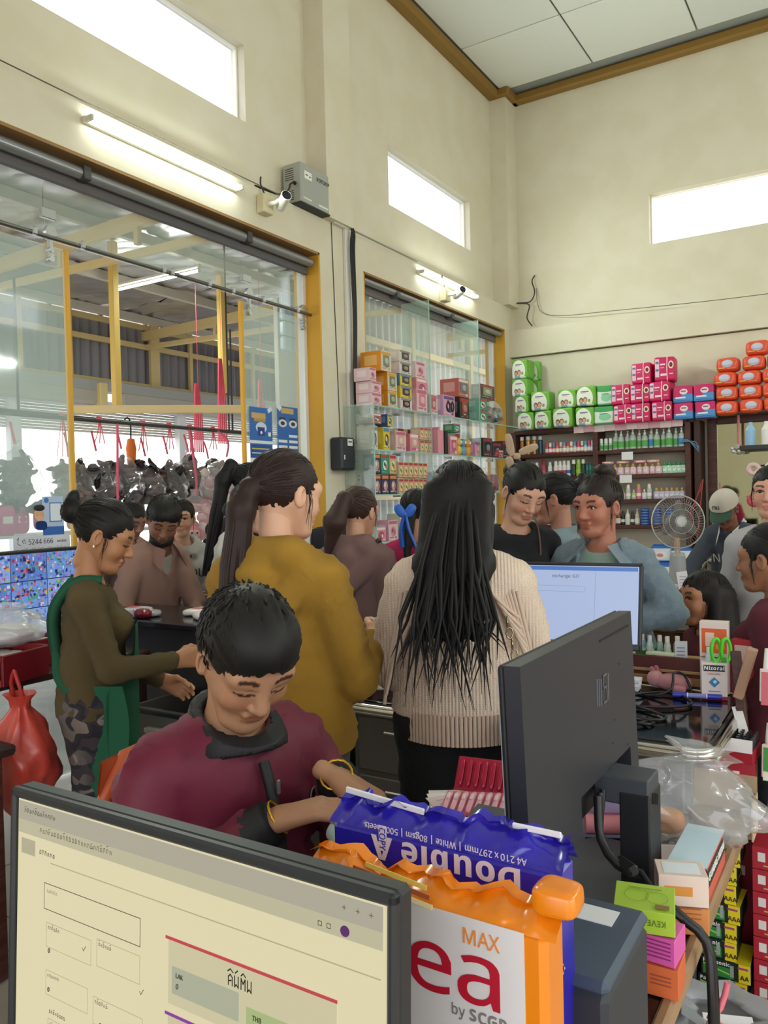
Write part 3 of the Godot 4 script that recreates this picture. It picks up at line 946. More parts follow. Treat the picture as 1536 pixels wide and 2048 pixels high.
	bx(o, "cover", Vector3(-.045, -.03, -3.0), Vector3(.03, .11, 4.1), mat("5d5a5e", .6), .003)
	for z in [-2.95, -4.3]: bx(o, "bracket", Vector3(.0, .0, z), Vector3(.085, .075, .05), mat("3c3b3d", .5), .004)
	o = thing("shutter_pipe", "grey shutter pipe above the toy shelves", "pipe", Vector3(-3.74, 3.36, 0))
	part(o, "pipe", tb([Vector3(0, 0, -8.66), Vector3(0, 0, -5.75)], .03, 14), mat("8f9196", .3, .5))
	bx(o, "cover", Vector3(-.06, -.03, -7.2), Vector3(.03, .12, 2.9), mat("6d6a6c", .6), .003)
	for z in [-6.3, -7.4]: bx(o, "bracket", Vector3(0, -.02, z), Vector3(.08, .05, .06), mat("4c4b4d", .5), .004)
	# lamps
	tube_lamp("fluorescent_tube_lamp", "lit fluorescent tube above the wide glazed opening", Vector3(-3.70, 3.61, -3.52), Vector3(0, 0, -1), Vector3(1, 0, 0), 4.0)
	tube_lamp("fluorescent_tube_lamp", "lit fluorescent tube above the toy shelves", Vector3(-3.70, 3.62, -7.25), Vector3(0, 0, -1), Vector3(1, 0, 0), 4.0)
	tube_lamp("fluorescent_tube_lamp", "lit fluorescent tube on the wall right of the camera", Vector3(3.3, 3.75, -3.6), Vector3(0, 0, 1), Vector3(-1, 0, 0), 5.0)
	tube_lamp("fluorescent_tube_lamp", "lit fluorescent tube on the right wall near the mirror", Vector3(3.3, 3.6, -6.6), Vector3(0, 0, 1), Vector3(-1, 0, 0), 5.0)
	wall_fittings()

func security_camera(label: String, at: Vector3, turn: float) -> void:
	var o := thing("security_camera", label, "camera", at)
	bx(o, "junction_box", Vector3(.035, 0, 0), Vector3(.07, .13, .11), mat("d9cfae", .6), .006)
	part(o, "arm", tb([Vector3(.06, 0, 0), Vector3(.12, .0, -.01), Vector3(.15, .02, -.03)], .018, 8), mat("e8e6e0", .5))
	var h := Node3D.new(); h.name = "head"; o.add_child(h); h.position = Vector3(.16, .01, -.05); h.rotation_degrees = Vector3(-12, turn, 0)
	part(h, "housing", lth([Vector2(0, -.08), Vector2(.03, -.078), Vector2(.036, -.05), Vector2(.038, .085), Vector2(.034, .09)], 16), mat("ecebe6", .4), Vector3.ZERO, Vector3(90, 0, 0))
	part(h, "lens", lth([Vector2(.034, .082), Vector2(.02, .086), Vector2(.0, .08)], 16), mat("10141f", .1), Vector3.ZERO, Vector3(90, 0, 0))
	part(o, "cable", tb(curve([Vector3(.04, .06, .0), Vector3(.03, .1, .01), Vector3(.012, .15, .015), Vector3(.012, .2, .01)]), .006, 6), mat("3a3836", .5))

func wall_fittings() -> void:
	security_camera("white bullet camera left of the grey voltage stabilizer", Vector3(-3.70, 3.58, -4.40), 55)
	security_camera("white bullet camera under the far fluorescent tube", Vector3(-3.70, 3.50, -7.15), 55)
	# voltage stabilizer on the ledge
	var o := thing("voltage_stabilizer", "grey voltage stabilizer box standing on the wall ledge", "stabilizer", Vector3(-3.71, 3.70, -4.95))
	bx(o, "case", Vector3(0, .16, 0), Vector3(.17, .30, .36), mat("a5a8a4", .5), .008)
	bx(o, "base", Vector3(0, .006, 0), Vector3(.18, .014, .37), mat("2c2b2d", .6), .003)
	var mt := bx(o, "meter", Vector3(.086, .225, .09), Vector3(.006, .06, .09), mat("efeeea", .4), .002)
	bx(mt, "scale_mark", Vector3(.0035, .0, .02), Vector3(.001, .008, .025), mat("333333"), 0); bx(mt, "scale_mark", Vector3(.0035, -.005, -.02), Vector3(.001, .008, .02), mat("333333"), 0)
	text(o, "VOTOOP", .03, mat("3b3f41"), Vector3(.0865, .235, -.1), Vector3(0, 90, 0), 1.0, "Droid Sans", true)
	bx(o, "print_line", Vector3(.0858, .05, .1), Vector3(.001, .012, .1), mat("dfe0dc"), 0); bx(o, "print_line", Vector3(.0858, .045, -.1), Vector3(.001, .016, .12), mat("dfe0dc"), 0)
	for k in 6: bx(o, "vent_slot", Vector3(-.02, .19 + k * .016, .1805), Vector3(.08, .005, .002), mat("2a2a2a"), 0)
	for k in 5: bx(o, "vent_slot", Vector3(-.02, .04 + k * .016, .1805), Vector3(.08, .005, .002), mat("2a2a2a"), 0)
	for k in 2: part(o, "cable_gland", lth([Vector2(0, 0), Vector2(.014, 0), Vector2(.012, .02), Vector2(0, .02)], 10), mat("1c1c1c"), Vector3(.04, .15, .19 - k * .001), Vector3(90, 0, 0))
	part(o, "handle", tb(curve([Vector3(0, .31, .06), Vector3(0, .335, .03), Vector3(0, .335, -.03), Vector3(0, .31, -.06)]), .006, 6), mat("222222"))
	part(o, "cable", tb(curve([Vector3(.04, .15, .2), Vector3(.05, .12, .26), Vector3(.06, .06, .3), Vector3(.02, .02, .36), Vector3(.0, .012, .6)]), .007, 6), mat("2b2826"))
	# cable bundle over the ledge and down the trunking
	o = thing("cable_trunking", "white plastic cable trunking running down the wall between the openings", "trunking", Vector3(-3.684, 0, -5.44))
	bx(o, "channel", Vector3(0, 2.82, 0), Vector3(.03, 1.85, .06), mat("e6e3e0", .5), .004)
	bx(o, "channel", Vector3(0, 3.705, .09), Vector3(.05, .03, .2), mat("e0dedb", .5), .004)
	o = thing("cable_bundle", "black cables looping over the ledge and down beside white trunking", "cables", Vector3(-3.66, 0, -5.44))
	for k in 5:
		var a := k * .011
		part(o, "cable", tb(curve([Vector3(-.06 + a, 3.73, .25), Vector3(-.03 + a, 3.745 + a * .4, .1), Vector3(.0, 3.74 + a * .5, .0 - a), Vector3(.02, 3.68, -.06 + a), Vector3(.022, 3.5, -.05 + a * 1.4), Vector3(.02, 3.0, -.06 + a * 1.1), Vector3(.02, 2.5, -.04 + a), Vector3(.02, 2.1 - k * .04, -.05 + a)]), .0055, 5), mat("201f22", .5))
	part(o, "cable_coil", tb(curve([Vector3(.02, 2.55, -.13), Vector3(.03, 2.45, -.05), Vector3(.03, 2.3, -.02), Vector3(.03, 2.16, -.08), Vector3(.03, 2.15, -.17), Vector3(.03, 2.3, -.22), Vector3(.03, 2.45, -.2), Vector3(.03, 2.52, -.12), Vector3(.03, 2.42, -.035), Vector3(.03, 2.2, -.04), Vector3(.03, 2.13, -.12), Vector3(.02, 1.98, -.2), Vector3(.02, 1.75, -.22)]), .006, 5), mat("2c2a28", .5))
	o = thing("wall_wire", "thin grey wire running down the wall left of the trunking", "wire", Vector3(-3.695, 0, -5.27))
	part(o, "wire", tb(curve([Vector3(0, 3.70, .02), Vector3(0, 3.0, 0), Vector3(0, 2.4, -.02), Vector3(0, 1.98, -.03)]), .004, 5), mat("5b5a58", .6))
	o = thing("conduit", "thin conduit running along the ledge to the far tube", "conduit", Vector3(-3.68, 3.712, 0))
	part(o, "pipe", tb([Vector3(0, 0, -5.5), Vector3(0, 0, -6.65)], .009, 6), mat("9a978f", .6))
	# dark wifi/ups box on the wall, routers and sockets
	o = thing("battery_backup", "black wall box with a small white label beside the yellow jamb", "electrical box", Vector3(-3.64, 1.85, -5.25))
	bx(o, "case", Vector3.ZERO, Vector3(.12, .26, .19), mat("20242e", .45), .015); bx(o, "label_plate", Vector3(.0605, .09, -.02), Vector3(.002, .055, .07), mat("dfe0dd"), .001)
	bx(o, "scale_mark", Vector3(.062, .095, -.02), Vector3(.001, .012, .05), mat("55585c"), 0); bx(o, "indicator", Vector3(.0605, -.03, .06), Vector3(.002, .035, .014), mat("e8ecf0"), .002)
	for k in 4: bx(o, "side_rib", Vector3(.03, -.06 + k * .024, -.096), Vector3(.05, .012, .006), mat("14161c"), .002)
	o = thing("socket_box", "cream socket box under the black wall box", "socket", Vector3(-3.66, 1.66, -5.44))
	bx(o, "plate", Vector3.ZERO, Vector3(.08, .12, .12), mat("d8cfb4", .5), .006)
	for k in 2: bx(o, "socket_slot", Vector3(.041, .0 + k * .03 - .015, .0), Vector3(.002, .014, .03), mat("4b463c"), 0)
	for q in [["white router with four raised aerials hanging left of the toy shelves", 1.56, -5.62], ["white square adapter taped above the hanging router", 2.02, -5.60]]:
		o = thing("router", q[0], "router", Vector3(-3.62, q[1], q[2]))
		bx(o, "case", Vector3.ZERO, Vector3(.035, .13, .14), mat("e4e2dc", .5), .01, Vector3(25, 0, 0))
		if q[1] < 1.8:
			for k in 4: part(o, "aerial", tb([Vector3(.0, .04, .05 - k * .035), Vector3(.02, .22 + k * .02, .12 - k * .06)], [.008, .006], 6), mat("dedcd6", .5))
	o = thing("plug_board", "cluster of plugs and black adapters below the router", "power strip", Vector3(-3.64, 1.35, -5.55))
	bx(o, "strip", Vector3(0, 0, 0), Vector3(.04, .3, .07), mat("d8d3c4", .5), .006)
	for k in 5: bx(o, "plug", Vector3(.04, .11 - k * .055, .02 * (1 if k % 2 else -1)), Vector3(.05, .04, .05), mat("1d1c1e", .5), .006)
	for k in 5: part(o, "cable", tb(curve([Vector3(.06, .11 - k * .055, 0), Vector3(.09, .03 - k * .05, .05 - k * .03), Vector3(.06, -.2 - k * .04, .08 - k * .05), Vector3(.03, .25 + k * .04, -.06 + k * .03)]), .005, 5), mat(["222222", "d9d6cc", "222222", "cfcabc", "3a3836"][k], .5))
	# wires at the back corner
	o = thing("wall_wire", "dark looped wire beside the corner post above the back ledge", "wire", Vector3(-3.45, 0, -8.84))
	part(o, "wire", tb(curve([Vector3(.05, 4.05, -.1), Vector3(.02, 3.98, -.08), Vector3(.05, 3.85, -.08), Vector3(.0, 3.74, -.05), Vector3(-.15, 3.74, -.02), Vector3(.0, 3.7, -.02), Vector3(-.02, 3.55, .0), Vector3(.05, 3.44, .02)]), .008, 5), mat("3b3430", .6))
	part(o, "wire", tb(curve([Vector3(.06, 3.9, -.1), Vector3(.12, 3.62, -.08), Vector3(.4, 3.52, -.02), Vector3(.9, 3.49, .0), Vector3(2.0, 3.445, .0), Vector3(3.0, 3.43, .0)]), .004, 5), mat("6a655c", .6))
	o = thing("wall_wire", "faint wire lying along the ledge above the wide opening", "wire", Vector3(-3.70, 3.712, 0))
	part(o, "wire", tb([Vector3(0.02, 0, -2.2), Vector3(.01, .0, -3.0), Vector3(.02, 0, -4.6)], .004, 5), mat("6a655c", .6))

func yard() -> void:
	var g := G.new()
	g.box(Vector3(-9.5, -.1, -6), Vector3(11.2, .2, 18))
	struct("ground", g.mesh(), grained("a8a49b", "bdb9b0", "yard", .9, Vector3.ONE * .4))
	var ys := mat("d2bb84", .6)
	# foil lined roof, sagging between its purlins
	var slope := func(x: float) -> float: return 4.06 + (x + 4.0) * .02
	var ro := thing("yard_roof", "corrugated yard roof lined with crumpled silver foil", "roof", Vector3.ZERO)
	var foil := mat("d2cfd0", .3, .85, {})
	for k in 7:
		var z0 := 1.0 - k * 2.0
		g = G.new()
		g.grid(40, 30, func(s: float, t: float) -> Vector3:
			var x := -8.9 + s * 4.95
			var z := z0 - t * 1.985
			return Vector3(x, slope.call(x) + .02 * absf(nz.get_noise_2d(x * 700, z * 300)) + .02 * nz.get_noise_2d(x * 350, z * 1300) - .02 * sin(t * PI), z))
		part(ro, "foil_sheet", g.mesh(), foil)
	g = G.new(); g.box(Vector3(-6.45, slope.call(-6.45) + .06, -5), Vector3(5.1, .02, 14.2), 0, Basis(Vector3.BACK, atan(.02)))
	part(ro, "roof_sheet", g.mesh(), mat("8d8f94", .6))
	for x in [-4.6, -5.8, -7.0, -8.2]: bx(ro, "purlin", Vector3(x, slope.call(x) - .07, -5), Vector3(.06, .1, 14), mat("b9b3a6", .6), .004)
	for z in [-1.6, -4.6, -7.6, -10.6]:
		bx(ro, "rafter", Vector3(-6.4, slope.call(-6.4) - .2, z), Vector3(5.0, .12, .07), ys, .004, Vector3(0, 0, rad_to_deg(atan(.02))))
		bx(ro, "tie_beam", Vector3(-6.6, slope.call(-6.6) - .42, z), Vector3(4.4, .06, .06), ys, .004, Vector3(0, 0, -1))
		for x in [-5.2, -6.2, -7.2]: bx(ro, "web_post", Vector3(x, slope.call(x) - .3, z), Vector3(.05, .2, .05), ys, .004)
	# far wall: grey corrugated sheets in a yellow frame, shutter boxes below
	var fw := thing("yard_wall", "grey corrugated sheet wall in a yellow steel frame across the yard", "wall", Vector3(-8.55, 0, 0))
	var cm := mat("85838b", .55, .2)
	for k in 9:
		g = G.new()
		g.grid(60, 1, func(s: float, t: float) -> Vector3: return Vector3(.025 * sin(s * TAU * 8.0), 3.05 + t * .82, -2.0 - k * 1.2 - s * 1.2))
		part(fw, "corrugated_sheet", g.mesh(), cm)
	for y in [3.88, 3.62, 3.08]: bx(fw, "rail", Vector3(.05, y, -7.4), Vector3(.05, .07, 11), ys, .003)
	for k in 16: bx(fw, "stud", Vector3(.06, 3.5, -2.3 - k * .68), Vector3(.05, .86, .06 if k % 4 else .16), ys, .003)
	for k in 14: bx(fw, "vent_bar", Vector3(.0, 3.93, -2.4 - k * .75), Vector3(.04, .14, .05), ys, .003)
	bx(fw, "beam", Vector3(.12, 2.99, -7.4), Vector3(.2, .13, 11), mat("9fa19e", .6), .004)
	for k in 2:
		var b := bx(fw, "shutter_roll", Vector3(.1, 2.85, -4.6 - k * 4.6), Vector3(.25, .2, 4.3), mat("a9a49a", .6), .03)
		bx(b, "bracket", Vector3(.06, 0, -2.1), Vector3(.25, .34, .12), ys, .01)
	for k in 10: bx(fw, "shutter_slat", Vector3(-.02, 2.74 - k * .035, -7.4), Vector3(.03, .03, 11), mat("c3beb4", .6), .006)
	for z in [-2.4, -5.6, -8.2, -10.8]: bx(fw, "white_post", Vector3(.05, 1.4, z), Vector3(.1, 2.9, .14), mat("dcdcdf", .5), .004)
	bx(fw, "white_rail", Vector3(.06, 2.77, -7.4), Vector3(.06, .09, 11), mat("dcdcdf", .5), .003)
	# right end wall of the yard, seen through the toy shelf window
	var ew := thing("yard_wall", "pale corrugated sheet wall behind the toy shelf window", "wall", Vector3(-5.4, 0, 0))
	for k in 6:
		g = G.new()
		g.grid(60, 1, func(s: float, t: float) -> Vector3: return Vector3(-.03 * sin(s * TAU * 7.0) - 1.0 * 0, t * 4.0, -7.5 - k * 1.1 - s * 1.1))
		part(ew, "corrugated_sheet", g.mesh(), mat("c3c4c8", .5, .2))
	for y in [3.45, 1.5]: bx(ew, "rail", Vector3(.06, y, -10.8), Vector3(.05, .08, 6.6), mat("dac9a0", .6), .003)
	for z in [-7.6, -9.4, -11.2]: bx(ew, "stud", Vector3(.07, 1.95, z), Vector3(.05, 3.9, .09), mat("dac9a0", .6), .003)
	# glass block panel high up
	var gb := thing("glass_block_panel", "panel of pale blue glass blocks high on the yard wall", "window", Vector3(-5.5, 3.2, -6.9))
	for iy in 4:
		for iz in 4: bx(gb, "glass_block", Vector3(0, iy * .165, -iz * .165), Vector3(.08, .155, .155), mat("c9dcf2", .15, 0.0), .02)
	bx(gb, "post", Vector3(-.06, -1.35, -.25), Vector3(.06, 3.7, .7), mat("c9c6bd", .7), .004)
	# hanging posts, bars and rail outside
	var hf := thing("merchandise_frame", "yellow steel hanging frame with a long bar out in the yard", "frame", Vector3.ZERO)
	for q in [[Vector3(-6.2, 3.2, -5.17), 1.6], [Vector3(-6.2, 3.35, -6.64), 1.3]]: bx(hf, "post", q[0], Vector3(.07, q[1], .07), mat("e0bd66", .6), .004)
	bx(hf, "bar", Vector3(-5.4, 2.32, -4.95), Vector3(1.75, .07, .06), ys, .004, Vector3(0, 16, -3))
	o_rail()
	tube_lamp("fluorescent_tube_lamp", "lit fluorescent tube under the foil lined yard roof", Vector3(-6.19, 3.8, -5.69), Vector3(1, 0, 0), Vector3(0, -1, 0), 3.0)
	yard_goods()

func o_rail() -> void:
	var o := thing("hanging_rail", "dark steel rail carrying the hanging bags outside the glass", "rail", Vector3(-5.4, 2.18, -5.0))
	part(o, "pipe", tb([Vector3(0, .03, 3.2), Vector3(0, 0, 0), Vector3(0, -.02, -2.2)], .016, 8), mat("4b4746", .5, .4))
	for z in [1.4, -.9]: part(o, "hook_rod", tb([Vector3(0, 0, z), Vector3(0, 1.0, z)], .01, 6), mat("2f2b2a", .5))
	o = thing("folding_umbrella", "small folded orange umbrella hanging on the yard rail", "umbrella", Vector3(-5.38, 1.68, -4.62))
	part(o, "canopy", lth([Vector2(.004, 0), Vector2(.03, .08), Vector2(.045, .28), Vector2(.03, .36), Vector2(.0, .37)], 10), mat("e8761f", .6)); part(o, "handle", tb(curve([Vector3(0, .36, 0), Vector3(0, .5, 0), Vector3(0, .54, .03), Vector3(0, .52, .06)]), .007, 6), mat("222222"))

func yard_goods() -> void:
	var tie := mat("e0566c", .5)
	# dark bags of hair claws hanging in a row
	var bagcol := ["5b4442", "3a2f33", "6a5450", "2c2a30", "58474b", "7a5f5a", "241f24", "4a3a3c"]
	var k := 0
	for z in [-3.15, -3.5, -3.95, -4.2, -4.45, -4.7, -4.95, -5.2, -5.45]:
		var c: String = bagcol[k % 8]
		if k == 8: c = "1f1c1f"
		var sides := ["at the far left behind the hazy leaf", "second from the left behind the hazy leaf", "just right of the yellow strip", "third in the open gap", "fourth in the open gap", "beside the orange umbrella", "right of the orange umbrella", "second from the right end", "black and glossiest, at the right end of the row"]
		var o := thing("bag_of_hair_claws", "clear bag of dark hair claws " + sides[k], "bag", Vector3(-5.3, 1.44 + .03 * sin(k * 2.1), z), 0, "bags of hair claws on the yard rail")
		var fill := Node3D.new(); fill.name = "claws"; o.add_child(fill)
		var r := RandomNumberGenerator.new(); r.seed = 50 + k
		for q in 40:
			var a := r.randf() * TAU
			var rr := sqrt(r.randf()) * .135
			part(fill, "claw", claw_m(q % 3), mat([c, bagcol[(k + 3) % 8], "191619"][q % 3], .2), Vector3(cos(a) * rr * .8, .05 + r.randf() * .34, sin(a) * rr), Vector3(r.randf() * 360, r.randf() * 360, r.randf() * 360), Vector3.ONE * 1.3)
		part(o, "bag", bagm(.36, .52, .32, k, .09), film("f3eef0", .13, .12), Vector3(0, -.02, 0))
		part(o, "tie", tb(curve([Vector3(0, .48, 0), Vector3(0, .56, .02), Vector3(-.05, .64, .0)]), .009, 5), tie)
		k += 1
	# pink ribbons on the rail
	var rk0 := -1
	for q in [[-3.05, .3], [-3.95, .32], [-4.3, .2], [-4.75, .25], [-5.05, .22], [-5.3, .3], [-5.6, .2]]:
		rk0 += 1
		var o := thing("ribbon_tie", "pink ribbon knotted on the yard rail, " + ORD[rk0] + " from the left", "ribbon", Vector3(-5.38, 2.19, q[0]), 0, "pink ribbons knotted on the yard rail")
		for j in 3: part(o, "strand", tb(curve([Vector3(0, .02, 0), Vector3(.01, -.1, .02 * (j - 1)), Vector3(.0, -q[1], .05 * (j - 1))]), .007, 4, .4), tie)
		part(o, "knot", pillow(.05, .04, .05, .9), tie)
	for q in [[-5.9, -6.3, 2.1, .9], [-5.7, -6.7, 2.2, .6], [-5.9, -5.95, 2.0, .7], [-4.7, -2.5, 1.75, 1.1]]:
		var o := thing("ribbon_bunch", "bunch of long pink ribbons hanging from the yard beam" if q[3] > .8 and q[0] < -5 else (("shorter" if q[3] < .65 else "longer") + " single pink ribbon hanging in the yard" if q[0] < -5 else "wide pink ribbon hanging behind the left glass leaf"), "ribbon", Vector3(q[0], q[2], q[1]), 0, "long pink ribbons in the yard")
		part(o, "string", tb([Vector3(0, q[3], 0), Vector3(0, 4.0 - q[2], 0)], .004, 4), tie)
		for j in 5: part(o, "strand", tb([Vector3(0, q[3], .01 * j), Vector3(.02, q[3] * .5, .025 * j - .02), Vector3(0, 0, .03 * j - .05)], .012, 4, .3), tie)
	# colourful packs on a rack under the bags
	var cols := ["59b03a", "2f9e4f", "9ec92c", "d5398c", "d5398c", "e04797", "d8349a", "c98a2a", "cf9a35", "38b074", "e65aa0", "74c23a", "2f74c4", "e0c22e"]
	var rk := thing("wire_rack", "white wire rack in the yard under the hanging bags", "rack", Vector3(-5.35, 0, -4.5))
	for y in [1.28, .85, .4]: bx(rk, "shelf", Vector3(0, y, 0), Vector3(.4, .02, 3.3), mat("dfdfdf", .5), .004)
	for q in [[-.18, 1.6], [.18, 1.6], [-.18, -1.6], [.18, -1.6]]: part(rk, "post", tb([Vector3(q[0], 0, q[1]), Vector3(q[0], 1.35, q[1])], .012, 6), mat("d8d8d8", .5))
	for j in 22:
		var c: String = cols[j % cols.size()]
		var o := thing("snack_pack", ["green", "dark green", "lime", "magenta", "magenta", "pink", "magenta", "ochre", "ochre", "teal green", "pink", "leaf green", "blue", "yellow"][j % 14] + " plastic pack on the yard rack, " + ORD[j % 15] + (" of the left part" if j < 15 else " of the right part"), "pack", Vector3(-5.25 + .05 * sin(j * 3.0), 1.40, -2.95 - j * .138), 90 + 8 * sin(j * 1.7), "coloured packs on the yard rack")
		part(o, "pouch", pillow(.13, .2 + .04 * sin(j * 2.3), .06, .5, .08, j), mat(c, .25))
		bx(o, "print_panel", Vector3(0, 0, .029), Vector3(.07, .05, .004), mat("f2efe6", .4), .001)
	# big clear bags of plush toys and flowers lower right
	for q in [[Vector3(-4.75, 1.1, -4.72), .5, "d8a7a0", "pale pink blossoms"], [Vector3(-4.85, .62, -4.0), .6, "8a6a62", "brown slippers"], [Vector3(-4.7, 1.42, -5.05), .5, "cdbcae", "cream scarves"], [Vector3(-5.0, .7, -2.35), .7, "b9bcc2", "grey towels"], [Vector3(-4.95, 1.18, -2.75), .55, "e4aeb8", "pink soft toys"]]:
		var o := thing("bag_of_goods", "large clear bag of " + q[3] + " hanging in the yard", "bag", q[0], 0)
		var r := RandomNumberGenerator.new(); r.seed = 9
		for j in 26: part(o, "item", pillow(.1, .07, .08, .8, .2, j % 4), mat(Color(q[2]).lerp(Color(["e8d9d0", "a83f52", "5a4a48", q[2]][j % 4]), .4).to_html(false), .5), Vector3(r.randf_range(-.13, .13), .08 + r.randf() * q[1] * .55, r.randf_range(-.16, .16)), Vector3(r.randf() * 90, r.randf() * 360, 0))
		part(o, "bag", bagm(.4, q[1], .46, int(q[1] * 10), .1), film("f4f2f5", .16, .12))
		part(o, "tie", tb(curve([Vector3(0, q[1] * .9, 0), Vector3(.02, q[1] + .08, 0), Vector3(-4.8 - q[0].x, 2.1 - q[0].y, .0)]), .01, 5), mat("e2607c", .5))
	var rl := thing("hanging_rail", "second steel rail carrying big bags just outside the glass", "rail", Vector3(-4.8, 2.1, -3.8))
	part(rl, "pipe", tb([Vector3(0, 0, 2.4), Vector3(0, 0, -1.6)], .014, 8), mat("4b4746", .5, .4))
	for z in [2.2, -1.4]: part(rl, "hook_rod", tb([Vector3(0, 0, z), Vector3(0, 1.9, z)], .008, 6), mat("2f2b2a", .5))
	var bn := thing("plush_bin", "grey bin filled with plush toys outside the door", "bin", Vector3(-4.17, 0, -4.22))
	bx(bn, "crate", Vector3(0, .45, 0), Vector3(.3, .9, .7), mat("77737c", .6), .01); bx(bn, "rim", Vector3(0, .91, 0), Vector3(.33, .03, .73), mat("8a868e", .5), .008)
	# plush toys
	for q in [[Vector3(-4.15, 1.18, -4.3), "1d1f2c", "f0efec", "navy and white plush penguin, upper of two"], [Vector3(-4.12, 1.0, -4.22), "1b1d2a", "e9b8b4", "navy and pink plush penguin, lower of two"], [Vector3(-4.2, 1.16, -4.14), "e78a92", "f3c0c0", "coral pink plush toy beside the penguins"], [Vector3(-4.2, 1.08, -4.02), "9d8bb4", "c9bbd6", "lilac plush toy left of the penguins"], [Vector3(-4.2, 1.02, -4.42), "e07d8d", "f3c0c0", "rose plush toy right of the penguins"]]:
		var o := thing("plush_toy", q[3], "plush toy", q[0], 60)
		part(o, "torso", pillow(.13, .15, .12, .9), cloth(q[1])); part(o, "belly", pillow(.09, .11, .04, .9), cloth(q[2]), Vector3(0, -.01, .05))
		part(o, "head", pillow(.12, .11, .11, .9), cloth(q[1]), Vector3(0, .11, 0)); part(o, "face", pillow(.085, .07, .03, .9), cloth(q[2]), Vector3(0, .105, .045))
		for s in [-1.0, 1.0]:
			part(o, "wing", pillow(.04, .1, .05, .9), cloth(q[1]), Vector3(s * .07, .0, 0), Vector3(0, 0, s * 20)); part(o, "eye", pillow(.014, .014, .008, .9), mat("0b0b0b", .2), Vector3(s * .02, .115, .06))

var claws := []
func claw_m(k: int) -> Mesh:
	if claws.is_empty():
		for j in 3:
			var g := G.new()
			var pts := []
			for q in 7:
				var a := -1.2 + q * .4
				pts.append(Vector3(cos(a) * (.04 + j * .008), sin(a) * .055, .004 * sin(q * 2.0)))
			g.tube(PackedVector3Array(pts), [.012, .024, .032, .035, .032, .024, .012], 6, .45)
			claws.append(g.mesh())
	return claws[k]

# ---------------------------------------------------------------- shop goods
const ORD := ["first", "second", "third", "fourth", "fifth", "sixth", "seventh", "eighth", "ninth", "tenth", "eleventh", "twelfth", "thirteenth", "fourteenth", "fifteenth"]

func bottle(kind: String, label: String, at: Vector3, c: String, capc: String, lab: String, group: String, k := 1.0) -> Node3D:
	var o := thing(kind + "_bottle" if kind != "can" else "spray_can", label, "bottle" if kind != "can" else "can", at, 0, group)
	var body: Material = mat(c, .25)
	if kind == "pump" or kind == "flat": body = mat(c, .15, 0.0, {"metallic_specular": .6})
	match kind:
		"can":
			part(o, "body", lth([Vector2(0, 0), Vector2(.026, 0), Vector2(.0265, .15), Vector2(.022, .158), Vector2(0, .158)], 14), mat(c, .25, .5), Vector3.ZERO, Vector3.ZERO, Vector3.ONE * k)
			part(o, "cap", lth([Vector2(.022, .156), Vector2(.0225, .195), Vector2(.019, .2), Vector2(0, .2)], 14), mat(capc, .4), Vector3.ZERO, Vector3.ZERO, Vector3.ONE * k)
		"roll":
			part(o, "body", lth([Vector2(0, 0), Vector2(.02, 0), Vector2(.022, .03), Vector2(.019, .06), Vector2(.017, .072)], 12), body, Vector3.ZERO, Vector3.ZERO, Vector3.ONE * k)
			part(o, "cap", lth([Vector2(.0175, .071), Vector2(.0175, .105), Vector2(.014, .117), Vector2(0, .119)], 12), mat(capc, .35), Vector3.ZERO, Vector3.ZERO, Vector3.ONE * k)
			part(o, "label_band", lth([Vector2(.0225, .012), Vector2(.0228, .05)], 12), mat(lab, .5), Vector3.ZERO, Vector3.ZERO, Vector3.ONE * k)
		"pump":
			part(o, "body", lth([Vector2(0, 0), Vector2(.031, 0), Vector2(.033, .01), Vector2(.033, .1), Vector2(.024, .135), Vector2(.012, .145)], 14), body, Vector3.ZERO, Vector3.ZERO, Vector3.ONE * k)
			part(o, "cap", lth([Vector2(.013, .143), Vector2(.014, .165), Vector2(.006, .168), Vector2(.006, .182), Vector2(.012, .185), Vector2(.01, .195), Vector2(0, .196)], 12), mat(capc, .3), Vector3.ZERO, Vector3.ZERO, Vector3.ONE * k)
			part(o, "label_band", lth([Vector2(.0335, .02), Vector2(.0335, .085)], 14), mat(lab, .5), Vector3.ZERO, Vector3.ZERO, Vector3.ONE * k)
		"tall":
			part(o, "body", lth([Vector2(0, 0), Vector2(.024, 0), Vector2(.026, .01), Vector2(.026, .11), Vector2(.02, .128)], 14), body, Vector3.ZERO, Vector3.ZERO, Vector3.ONE * k)
			part(o, "cap", lth([Vector2(.0195, .127), Vector2(.017, .165), Vector2(.012, .172), Vector2(0, .172)], 12), mat(capc, .35), Vector3.ZERO, Vector3.ZERO, Vector3.ONE * k)
			part(o, "label_band", lth([Vector2(.0264, .035), Vector2(.0264, .07)], 14), mat(lab, .5), Vector3.ZERO, Vector3.ZERO, Vector3.ONE * k)
		"flat":
			part(o, "body", lth([Vector2(0, 0), Vector2(.033, 0), Vector2(.035, .008), Vector2(.034, .06), Vector2(.026, .074), Vector2(.012, .08)], 16, 1.0, .6), body, Vector3.ZERO, Vector3.ZERO, Vector3.ONE * k)
			part(o, "cap", lth([Vector2(.014, .079), Vector2(.016, .095), Vector2(.006, .112), Vector2(0, .113)], 12), mat(capc, .3, .4), Vector3.ZERO, Vector3.ZERO, Vector3.ONE * k)
			part(o, "label_plate", bxm(Vector3(.03, .025, .002), .0005), mat(lab, .5), Vector3(0, .035, .0212) * k, Vector3.ZERO, Vector3.ONE * k)
	return o

